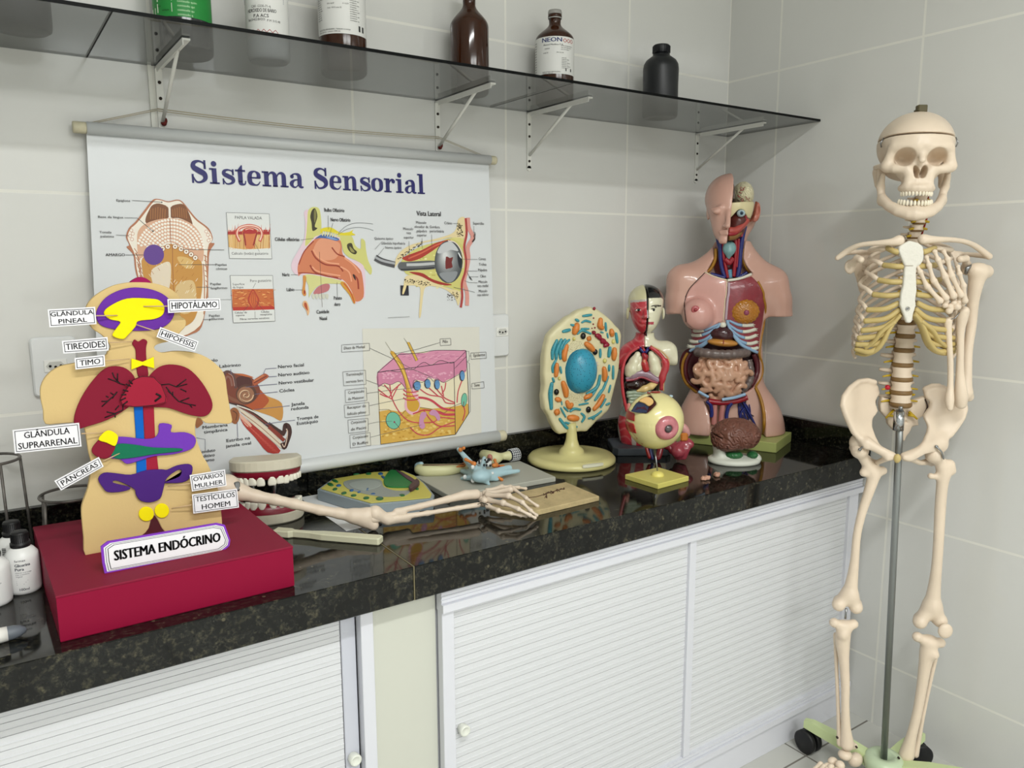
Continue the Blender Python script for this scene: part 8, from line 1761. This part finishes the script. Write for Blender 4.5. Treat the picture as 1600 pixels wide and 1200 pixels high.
MB().ell(tp(T3, 425, 322, -.052), (.046, .026, .0125), 24, R=rotm('Y', .08)).build('stomach', mat('stomach_ochre', (196, 136, 62), .25, coat=.4), tor)
hose('stomach_vessel', [tp(T3, 430, 300, -.076), tp(T3, 432, 318, -.080), tp(T3, 428, 334, -.079)], .0010, m_vr)
# lower opening
MB().prism(thigh, -.038, -.034, 'y').build('thigh_panel', mat('thigh_flesh', (166, 92, 90), .3, coat=.2, var=.15, vscale=25), tor)
hose('pelvic_rim', [tp(T3, *q, -.076) for q in ((262, 650), (300, 672), (330, 688))], .0045, m_blue); hose('pelvic_rim', [tp(T3, *q, -.080) for q in ((420, 705), (500, 692), (578, 668))], .0050, m_blue)
hose('pelvic_muscle', [tp(T3, *q, -.062) for q in ((330, 715), (420, 725), (520, 712), (590, 688))], .009, m_vr)
for pts, r_ in (([(318, 715), (345, 745), (352, 800), (345, 820)], .0055), ([(485, 725), (462, 760), (452, 800), (450, 830)], .0060)): hose('vein', [tp(T3, *q, -.066) for q in pts], r_, m_vb)
for pts in ([(372, 740), (368, 800), (365, 870)], [(425, 740), (418, 800), (412, 870)]): hose('pelvic_fold', [tp(T3, *q, -.058) for q in pts], .0085, mat('fold_pink', (190, 124, 118), .25, coat=.4))
rr = random.Random(12)
for k in range(15):
    a = (545+rr.uniform(-20, 60), 700+rr.uniform(-10, 60)); b = (560+rr.uniform(0, 110), 800+rr.uniform(0, 110)); m_ = ((a[0]+b[0])/2+rr.uniform(-25, 25), (a[1]+b[1])/2)
    hose('leg_vein', [tp(T3, *q, -.044) for q in (a, m_, b)], .0012+.0006*rr.random(), m_vb if k % 3 else mat('vein_dark', (36, 22, 34), .35))
hose('leg_vein', [tp(T3, *q, -.048) for q in ((560, 720), (600, 790), (640, 870), (668, 930))], .0032, m_vb); hose('leg_vein', [tp(T3, *q, -.048) for q in ((570, 760), (545, 800), (540, 840))], .0032, m_vb)
# neck vessels
m_neck = mat('neck_flesh', (128, 58, 62), .3, coat=.3, var=.15, vscale=60)
MB().ell(tp(T2, 590, 780, .022), (.046, .030, .075), 20).build('neck_muscle', m_neck, tor)
for pts, r_, m_ in (([(515, 640), (520, 740), (530, 850), (560, 950)], .0060, m_vb), ([(492, 560), (500, 640), (520, 700)], .005, m_vb), ([(545, 660), (548, 760), (570, 880), (585, 950)], .0050, m_vr), ([(648, 600), (655, 700), (645, 830), (635, 940)], .0058, m_vr), ([(730, 510), (708, 610), (692, 740), (680, 880), (665, 945)], .0068, m_vb), ([(672, 560), (678, 700), (660, 860)], .0045, m_vr)): hose('neck_vessel', [tp(T2, *q, -.026) for q in pts], r_, m_)
hose('shoulder_vein', [tp(T2, *q, -.030) for q in ((440, 918), (490, 930), (560, 950))], .0055, m_vb); hose('shoulder_vein', [tp(T2, *q, -.030) for q in ((670, 948), (710, 930), (750, 905))], .0055, m_vb)
hose('windpipe', [tp(T2, *q, -.022) for q in ((595, 880), (600, 910), (605, 950))], .0085, mat('trachea_blue', (96, 150, 176), .3), 4)
m_lar = mat('larynx_teal', (128, 168, 170), .3, coat=.2)
surf('larynx', lambda P: smin(s_ell(P, tp(T2, 598, 700, -.030), (.020, .016, .022)), s_cap(P, tp(T2, 598, 720, -.036), tp(T2, 592, 775, -.030), .012, .006), .006), tp(T2, 520, 800, -.06), tp(T2, 670, 620, .0), .0022, m_lar, tor)
hose('thyroid_gland', [tp(T2, *q, -.032) for q in ((560, 790), (590, 815), (600, 820), (630, 780))], .0075, m_vr)
hose('fat_rim', [tp(T2, *q, -.012) for q in ((482, 700), (478, 790), (440, 870), (405, 898))], .0050, m_must); hose('fat_rim', [tp(T2, *q, -.012) for q in ((722, 700), (718, 790), (750, 870), (790, 905))], .0050, m_must)
# head: skin half
Hc = Pp(1146, 322, .012)
def hskin(P):
    X0 = np.float32(tp(T2, 600, 400, -.05)[0])
    d = s_ell(P, tp(T2, 600, 270, .020), (.072, .086, .072)); d = smin(d, s_ell(P, tp(T2, 590, 420, -.020), (.052, .058, .066)), .030); d = smin(d, s_ell(P, tp(T2, 580, 560, -.040), (.034, .036, .032)), .028)
    d = smin(d, s_cap(P, tp(T2, 592, 400, -.078), tp(T2, 585, 505, -.094), .006, .0085), .012)
    d = smin(d, s_ell(P, tp(T2, 560, 505, -.084), (.008, .008, .006)), .005)
    d = smin(d, s_cap(P, tp(T2, 520, 352, -.070), tp(T2, 450, 368, -.058), .005, .004), .012)
    d = smax(d, -s_ell(P, tp(T2, 490, 385, -.082), (.017, .010, .009)), .010); d = smin(d, s_ell(P, tp(T2, 492, 385, -.064), (.0125, .011, .0085)), .004)
    d = smin(d, s_cap(P, tp(T2, 578, 545, -.084), tp(T2, 510, 556, -.070), .0042, .0022), .004); d = smin(d, s_cap(P, tp(T2, 578, 572, -.082), tp(T2, 520, 572, -.070), .0050, .0024), .004)
    d = smax(d, -s_cap(P, tp(T2, 582, 558, -.092), tp(T2, 505, 562, -.076), .0016, .0012), .001)
    d = smin(d, s_ell(P, tp(T2, 560, 632, -.066), (.018, .015, .013)), .014)
    d = smin(d, s_ell(P, tp(T2, 420, 390, .025), (.006, .016, .024)), .004)
    cutx = X0+.18*0*(P[2]); top = tp(T2, 600, 100, 0)
    d = np.maximum(d, P[0]-(X0+.10*(P[2]-top[2])+.010-.0))
    return d
hb0 = tp(T2, 380, 660, -.13); hb1 = tp(T2, 680, 60, .13)
surf('face_half', lambda P: smax(hskin(P), -s_ell(P, tp(T2, 600, 260, .022), (.060, .074, .060)), .002), hb0, hb1, .0026, m_skin, tor)
# right side: inner head
def cutright(P, d): return np.maximum(d, -(P[0]-np.float32(tp(T2, 604, 400, -.05)[0]-.004)))
brc = tp(T2, 708, 238, .012)
surf('brain_half', lambda P: cutright(P, s_ell(P, brc+np.array([.002, .006, -.004]), (.030, .062, .040))+.002-gyri(P[0]-brc[0], P[1]-brc[1], P[2]-brc[2], 420, .0040)), brc-np.array([.05, .08, .055]), brc+np.array([.05, .08, .055]), .0020, mat('brain_cream', (216, 208, 174), .28, coat=.3), tor)
mb = MB(); rr = random.Random(5)
for k in range(9):
    x, y = 700+rr.uniform(-25, 70), 200+rr.uniform(-40, 85); mb.tube([tp(T2, x, y, -.045), tp(T2, x+rr.uniform(-22, 22), y+rr.uniform(-5, 18), -.052), tp(T2, x+rr.uniform(-30, 30), y+rr.uniform(10, 35), -.048)], .0011, 5)
mb.build('brain_vessel', m_vr, tor, fix=False)
MB().prism(smooth_loop([tp(T2, *q)[[1, 2]]+np.array([v, 0]) for q, v in (((620, 300), -.045), ((620, 220), -.050), ((620, 150), -.020), ((620, 120), .030), ((620, 200), .075), ((620, 300), .070))], 4), tp(T2, 604, 250)[0], tp(T2, 618, 250)[0], 'x').build('midline_section', mat('section_grey', (96, 84, 76), .4, var=.4, vscale=50), tor)
sk_ = [(592, 312), (700, 302), (826, 296), (812, 380), (795, 440), (760, 438), (742, 410), (700, 372), (650, 392), (600, 448), (588, 450)]
skp_ = [tuple(tp(T2, *q, -.050)[[0, 2]]) for q in sk_]
def fskb(P):
    e = s_ell(P, tp(T2, 620, 350, .020), (.070, .080, .075)); d = smax(np.maximum(e, -(e+.010)), s_poly2(P, skp_), .002); return np.maximum(smax(d, -s_ell(P, tp(T2, 697, 400, -.060), (.014, .030, .012)), .002), P[1]-.06)
surf('skull_band', fskb, tp(T2, 560, 480, -.10), tp(T2, 860, 270, .08), .0022, mat('skull_cream', (220, 208, 164), .3, coat=.2), tor)
ey = tp(T2, 697, 400, -.052); MB().ell(ey, (.0125, .0125, .0110), 20).build('eyeball', mat('eye_paleblue', (178, 200, 208), .15, coat=.5), tor); MB().ell(ey+np.array([.000, -.0095, 0]), (.0058, .004, .0058), 16).build('iris', mat('iris_steel', (66, 96, 120), .2), tor); MB().ell(ey+np.array([.000, -.0122, 0]), (.0030, .0025, .0030), 12).build('pupil', m_ly, tor)
surf('deep_face', lambda P: cutright(P, smin(s_ell(P, tp(T2, 660, 470, -.005), (.032, .050, .030)), s_ell(P, tp(T2, 640, 560, -.020), (.028, .034, .024)), .02)), tp(T2, 560, 680, -.08), tp(T2, 800, 380, .06), .0026, mat('deep_brown', (88, 36, 32), .3, coat=.3, var=.3, vscale=60), tor)
hose('jaw_muscle', [tp(T2, *q, v) for q, v in (((590, 545), -.058), ((650, 545), -.054), ((700, 510), -.044), ((745, 460), -.030))], .0105, mat('jaw_red', (176, 74, 66), .25, coat=.4)); hose('jaw_muscle', [tp(T2, *q, v) for q, v in (((590, 608), -.056), ((640, 600), -.050), ((690, 560), -.040))], .0090, mat('jaw_olive', (128, 92, 50), .3)); hose('tongue_base', [tp(T2, *q, v) for q, v in (((588, 575), -.062), ((640, 572), -.058), ((690, 540), -.048))], .0060, m_vr)
hose('cheek_vessel', [tp(T2, *q, -.040) for q in ((740, 420), (735, 480), (715, 530), (700, 600))], .0035, m_vr)
surf('ear', lambda P: smax(smin(s_ell(P, tp(T2, 838, 380, .022), (.0085, .014, .026)), s_ell(P, tp(T2, 810, 440, .018), (.010, .010, .012)), .008), -s_ell(P, tp(T2, 846, 375, .010), (.005, .008, .015)), .003), tp(T2, 770, 500, -.01), tp(T2, 900, 280, .05), .0018, mat('ear_skin', (198, 122, 104), .3, coat=.2), tor)
hose('cut_edge', [tp(T2, *q, v) for q, v in (((828, 300), -.02), ((815, 380), -.012), ((798, 440), .0), ((772, 470), .005))], .0030, mat('cut_brown', (140, 70, 48), .4))
surf('nape', lambda P: smin(s_ell(P, tp(T2, 660, 420, .060), (.060, .036, .070)), s_cap(P, tp(T2, 620, 520, .055), tp(T2, 620, 800, .045), .042, .046), .02), tp(T2, 380, 860, -.01), tp(T2, 880, 240, .125), .0042, m_skin, tor)

# ================================================================ SMALL TORSO
SG2 = np.array([-.535, -.140, CT]); SR = VROT+.02; FS2 = Frame(SG2, SR); S1 = Z(960, 440, .1)
sto = thing('anatomy_torso', 'small torso model with half red, half white black-haired face', 'torso model', SG2, SR)
sq = lambda z, x, y, v=0.: FS2.L(*z(x, y), v)
so = lambda px, py, v=0.: FS2.L(px, py, v)
bl = so(957, 700, -.05)[0]; br_ = so(1046, 700, -.05)[0]
MB().prism([(bl+.012, -.078), (br_-.012, -.078), (br_, -.066), (br_, .052), (br_-.012, .062), (bl+.012, .062), (bl, .052), (bl, -.060)], 0, .022, 'z', bev=.002).build('grey_base', mat('base_darkgrey', (74, 80, 88), .4), sto)
m_red = mat('muscle_red_gloss', (186, 52, 62), .18, coat=.6, var=.22, vscale=40); m_iv = mat('ivory_gloss', (222, 218, 188), .16, coat=.6)
def sbody(P):
    d = s_ell(P, so(1006, 580, .0), (.068, .052, .085)); d = smin(d, s_ell(P, so(1004, 665, -.0), (.074, .056, .100)), .03)
    d = smin(d, s_cap(P, so(990, 548, .004), so(1040, 548, .004), .030, .030), .02); d = smin(d, s_cap(P, so(1046, 550, .004), so(1052, 560, .002), .022, .0215), .012); d = smin(d, s_cap(P, so(980, 552, .004), so(974, 565, .0), .024, .024), .012)
    d = smin(d, s_cap(P, so(1007, 545, .004), so(1008, 505, .006), .028, .026), .018)
    d = smax(d, (P[0]-np.float32(so(1057.5, 555)[0])), .002)
    return smax(d, -(P[2]-.022), 0.)
def shead(P):
    d = s_ell(P, sq(S1, 490, 300, .008), (.051, .060, .048)); d = smin(d, s_ell(P, sq(S1, 488, 500, -.012), (.042, .046, .056)), .020); d = smin(d, s_ell(P, sq(S1, 488, 660, -.028), (.022, .024, .020)), .018)
    d = smin(d, s_cap(P, sq(S1, 488, 450, -.056), sq(S1, 486, 540, -.066), .0035, .0065), .008); d = smin(d, s_ell(P, sq(S1, 488, 560, -.060), (.0115, .006, .0045)), .004)
    d = smin(d, s_cap(P, sq(S1, 430, 625, -.052), sq(S1, 545, 625, -.052), .0048, .0048), .005)
    for x in (372, 608): d = smax(d, -s_ell(P, sq(S1, x, 440, -.066), (.0125, .010, .0060)), .006); d = smin(d, s_ell(P, sq(S1, x, 442, -.046), (.0095, .009, .0060)), .003)
    for x in (205, 762): d = smin(d, s_ell(P, sq(S1, x, 500, .004), (.0045, .012, .018)), .004)
    return d
xm = float(sq(S1, 490, 500, -.03)[0]); xm2 = float(so(1007, 560, -.03)[0])
cav = [tuple(sq(S2, *q, -.04)[[0, 2]]) for q in ((262, 20), (190, 60), (130, 150), (110, 280), (118, 400), (130, 560), (240, 620), (400, 600), (412, 400), (418, 280), (410, 150), (370, 50), (320, 15))]
def ssh(P, half):
    h = shead(P); h = smax(h, -(P[2]-np.float32(so(1008, 524)[2])), .002)
    gap = .0024
    h = np.maximum(h, (P[0]-(xm-gap)) if half < 0 else -(P[0]-(xm+gap)))
    b = sbody(P); b = smax(b, -np.maximum(s_poly2(P, cav), P[1]-.012), .003); b = smax(b, P[2]-np.float32(so(1008, 519)[2]), .002)
    b = np.maximum(b, (P[0]-xm2) if half < 0 else -(P[0]-xm2))
    if half > 0: b = np.minimum(b, 9.) 
    return np.minimum(h, b)
slo = (so(950, 700)[0], -.09, .018); shi = (so(1066, 700)[0]+.004, .08, so(1009, 440)[2])
def redcol(V):
    x, y, z = V[:, 0], V[:, 1], V[:, 2]; n = .5+.5*np.sin(260*z+4*np.sin(90*x)+40*x); base = np.array(lin((186, 50, 62))); pale = np.array(lin((216, 140, 138))); w_ = np.clip((n-.72)*3, 0, 1)*(.45)
    c = base[None]*(1-w_[:, None])+pale[None]*w_[:, None]
    zt = sq(S1, 400, 255)[2]; cr_ = np.array(lin((206, 200, 160))); m_ = z > zt+.14*(x-xm)*1.0; c[m_] = cr_; m2 = (z > zt-.006+.14*(x-xm)) & ~m_; c[m2] = np.array(lin((186, 176, 168)))
    ear = (x < sq(S1, 232, 500)[0]) & (z > sq(S1, 0, 640)[2]); c[ear] = cr_
    lp = (np.abs(z-sq(S1, 0, 626)[2]) < .0045) & (y < -.05) & (z < 1) & (x > sq(S1, 425, 0)[0]); c[lp] = np.array(lin((160, 30, 44)))
    low = z < so(0, 648)[2]; n2 = .5+.5*np.sin(160*x+25*z); c[low & (n2 > .8)] = np.array(lin((190, 180, 170))); mid = (z < so(0, 640)[2]) & (z > so(0, 655)[2]); c[mid] = np.array(lin((150, 160, 156))); return c
def whcol(V):
    x, y, z = V[:, 0], V[:, 1], V[:, 2]; c = np.tile(np.array(lin((224, 220, 192))), (len(V), 1)); hl = sq(S1, 520, 245)[2]; face = z > so(0, 524)[2]
    hair = face & ((z > hl-.10*np.clip(x-sq(S1, 700, 0)[0], 0, 1)*6) | ((x > sq(S1, 735, 0)[0]) & (z > sq(S1, 0, 400)[2]) & (y > -.02)) | (y > .012)); c[hair] = np.array(lin((16, 16, 18)))
    lp = face & (np.abs(z-sq(S1, 0, 628)[2]) < .0036) & (y < -.05) & (x < sq(S1, 575, 0)[0]); c[lp] = np.array(lin((176, 70, 84)))
    bx0, bx1 = sq(S1, 575, 0)[0], sq(S1, 700, 0)[0]; bz = sq(S1, 0, 380)[2]-.0*x; br = (x > bx0) & (x < bx1) & (np.abs(z-bz-.10*(x-bx0)) < .0019) & (y < -.03); c[br] = np.array(lin((50, 46, 40))); return c
pm1 = paint_mat('painted_muscle', .18, coat=.6); pm2 = paint_mat('painted_ivory', .16, coat=.6)
surf('muscle_half', lambda P: ssh(P, -1), slo, shi, .0021, pm1, sto, colf=redcol); surf('skin_half', lambda P: ssh(P, 1), slo, shi, .0021, pm2, sto, colf=whcol)
MB().prism([(-.050, sq(S1, 0, 830)[2]), (.045, sq(S1, 0, 830)[2]), (.058, sq(S1, 0, 300)[2]), (.03, sq(S1, 0, 110)[2]), (-.03, sq(S1, 0, 130)[2]), (-.048, sq(S1, 0, 260)[2]), (-.052, sq(S1, 0, 430)[2]), (-.060, sq(S1, 0, 545)[2]), (-.048, sq(S1, 0, 620)[2]), (-.040, sq(S1, 0, 720)[2])], xm-.0015, xm+.0015, 'x').build('midline_gap', m_ly, sto)
for x in (372, 606):
    c = sq(S1, x, 440, -.0475); MB().ell(c, (.0098, .0082, .0052), 16).build('eyeball', mat('eye_white', (224, 222, 214), .15), sto); MB().ell(c+np.array([0, -.0070, 0]), (.0040, .0028, .0042), 12).build('pupil', m_ly, sto)
    if x > 500: MB().tube(smooth_loop([sq(S1, x-42, 446, -.0530), sq(S1, x-10, 420, -.0575), sq(S1, x+45, 432, -.0520)], 4, False), .0009, 6).build('eyelid_line', m_ly, sto)
    else: MB().tube(smooth_loop([sq(S1, x-50, 440, -.0505), sq(S1, x, 412, -.0565), sq(S1, x+45, 430, -.0555)], 4, False), .0016, 6).build('eyelid_ring', m_red, sto)
MB().tube(smooth_loop([sq(S1, 578, 384, -.058), sq(S1, 630, 372, -.058), sq(S1, 695, 370, -.049)], 4, False), .0013, 6).build('eyebrow', mat('brow_dark', (52, 48, 42), .5), sto)
MB().prism(cav, .010, .014, 'y').build('cavity_back', m_dkc, sto)
def lump(nm, pts, rad, m, v, k=.008, h=.0022, fl=1.):
    P_ = [sq(S2, *q, v) for q in pts]; lo = np.min(P_, 0)-max(rad)*1.3; hi = np.max(P_, 0)+max(rad)*1.3
    surf(nm, lambda P: s_chain([P[0], (P[1]-v)/fl+v, P[2]], P_, rad, k), lo, hi, h, m, sto)
lump('lung', [(225, 75), (200, 140), (175, 200), (160, 235)], [.009, .0155, .0185, .0150], m_iv, -.036); lump('lung', [(232, 110), (225, 180), (220, 235)], [.011, .014, .012], m_iv, -.036) 
lump('lung', [(340, 70), (360, 130), (375, 200), (385, 250)], [.009, .0155, .0175, .0130], m_iv, -.036)
lump('heart', [(283, 120), (285, 160), (295, 200)], [.006, .009, .0105], mat('heart_red', (176, 40, 44), .2, coat=.5), -.046); lump('heart_top', [(275, 75), (290, 95), (285, 130)], [.006, .007, .006], m_vr, -.042)
MB().ell(sq(S2, 282, 135, -.052), (.0045, .004, .0055), 12).build('heart_fat', mat('heart_fat', (216, 140, 110), .25), sto)
for a, b, m_ in (((235, 15), (280, 60), m_vb), ((325, 15), (290, 60), m_vb), ((262, 10), (285, 50), m_vr)): MB().tube([sq(S2, *a, -.034), sq(S2, *b, -.042)], .0045, 10).build('great_vessel', m_, sto)
MB().tube(smooth_loop([sq(S2, *q, -.044) for q in ((125, 290), (180, 272), (240, 245), (310, 250), (370, 285), (405, 305))], 4, False), [.004]*4+[.0085]*8+[.0075]*8+[.004]*1, 12, flat=1.6).build('diaphragm', mat('diaphragm_mauve', (140, 112, 126), .2, coat=.5), sto)
MB().tube(smooth_loop([sq(S2, *q, -.050) for q in ((125, 298), (190, 290), (260, 270), (340, 300), (400, 320))], 4, False), .0035, 10).build('diaphragm_edge', mat('mauve_red', (146, 52, 66), .2, coat=.5), sto)
lump('liver', [(150, 335), (210, 330), (270, 315)], [.014, .017, .010], mat('liver_black', (40, 20, 20), .15, coat=.6), -.036)
lump('stomach', [(225, 385), (280, 370), (340, 345), (385, 325)], [.004, .0085, .0095, .005], mat('stomach_cream', (226, 196, 132), .2, coat=.5), -.046)
m_gi = mat('gut_green', (146, 160, 136), .25, coat=.4)
for k, pts in enumerate(([(145, 405), (200, 400), (270, 402), (330, 398)], [(150, 430), (200, 425), (260, 428)], [(165, 455), (215, 450), (260, 455)], [(160, 480), (190, 485), (220, 480)])): lump('intestine', pts, [.0070]*len(pts), m_gi, -.040, .004)
lump('appendix', [(150, 505), (150, 535), (158, 560)], [.0060, .0068, .005], mat('gut_pink', (206, 140, 124), .25, coat=.4), -.046, .003)
MB().tube(smooth_loop([sq(S2, *q, -.047) for q in ((240, 10), (160, 60), (110, 140), (92, 260), (98, 380), (115, 480), (135, 560))], 4, False), .0048, 10).build('chest_wall_rim', m_red, sto)
MB().tube(smooth_loop([sq(S2, *q, -.044) for q in ((330, 10), (400, 60), (455, 130), (462, 190), (435, 260), (428, 380))], 4, False), [.006]*8+[.0115]*10+[.006]*3, 12).build('chest_wall_rim', m_red, sto)
MB().tube(smooth_loop([sq(S2, *q, -.046) for q in ((345, 5), (430, 50), (490, 120), (485, 200), (450, 280), (445, 390))], 4, False), .0022, 8).build('fat_edge', mat('fat_pale', (206, 170, 120), .3), sto)
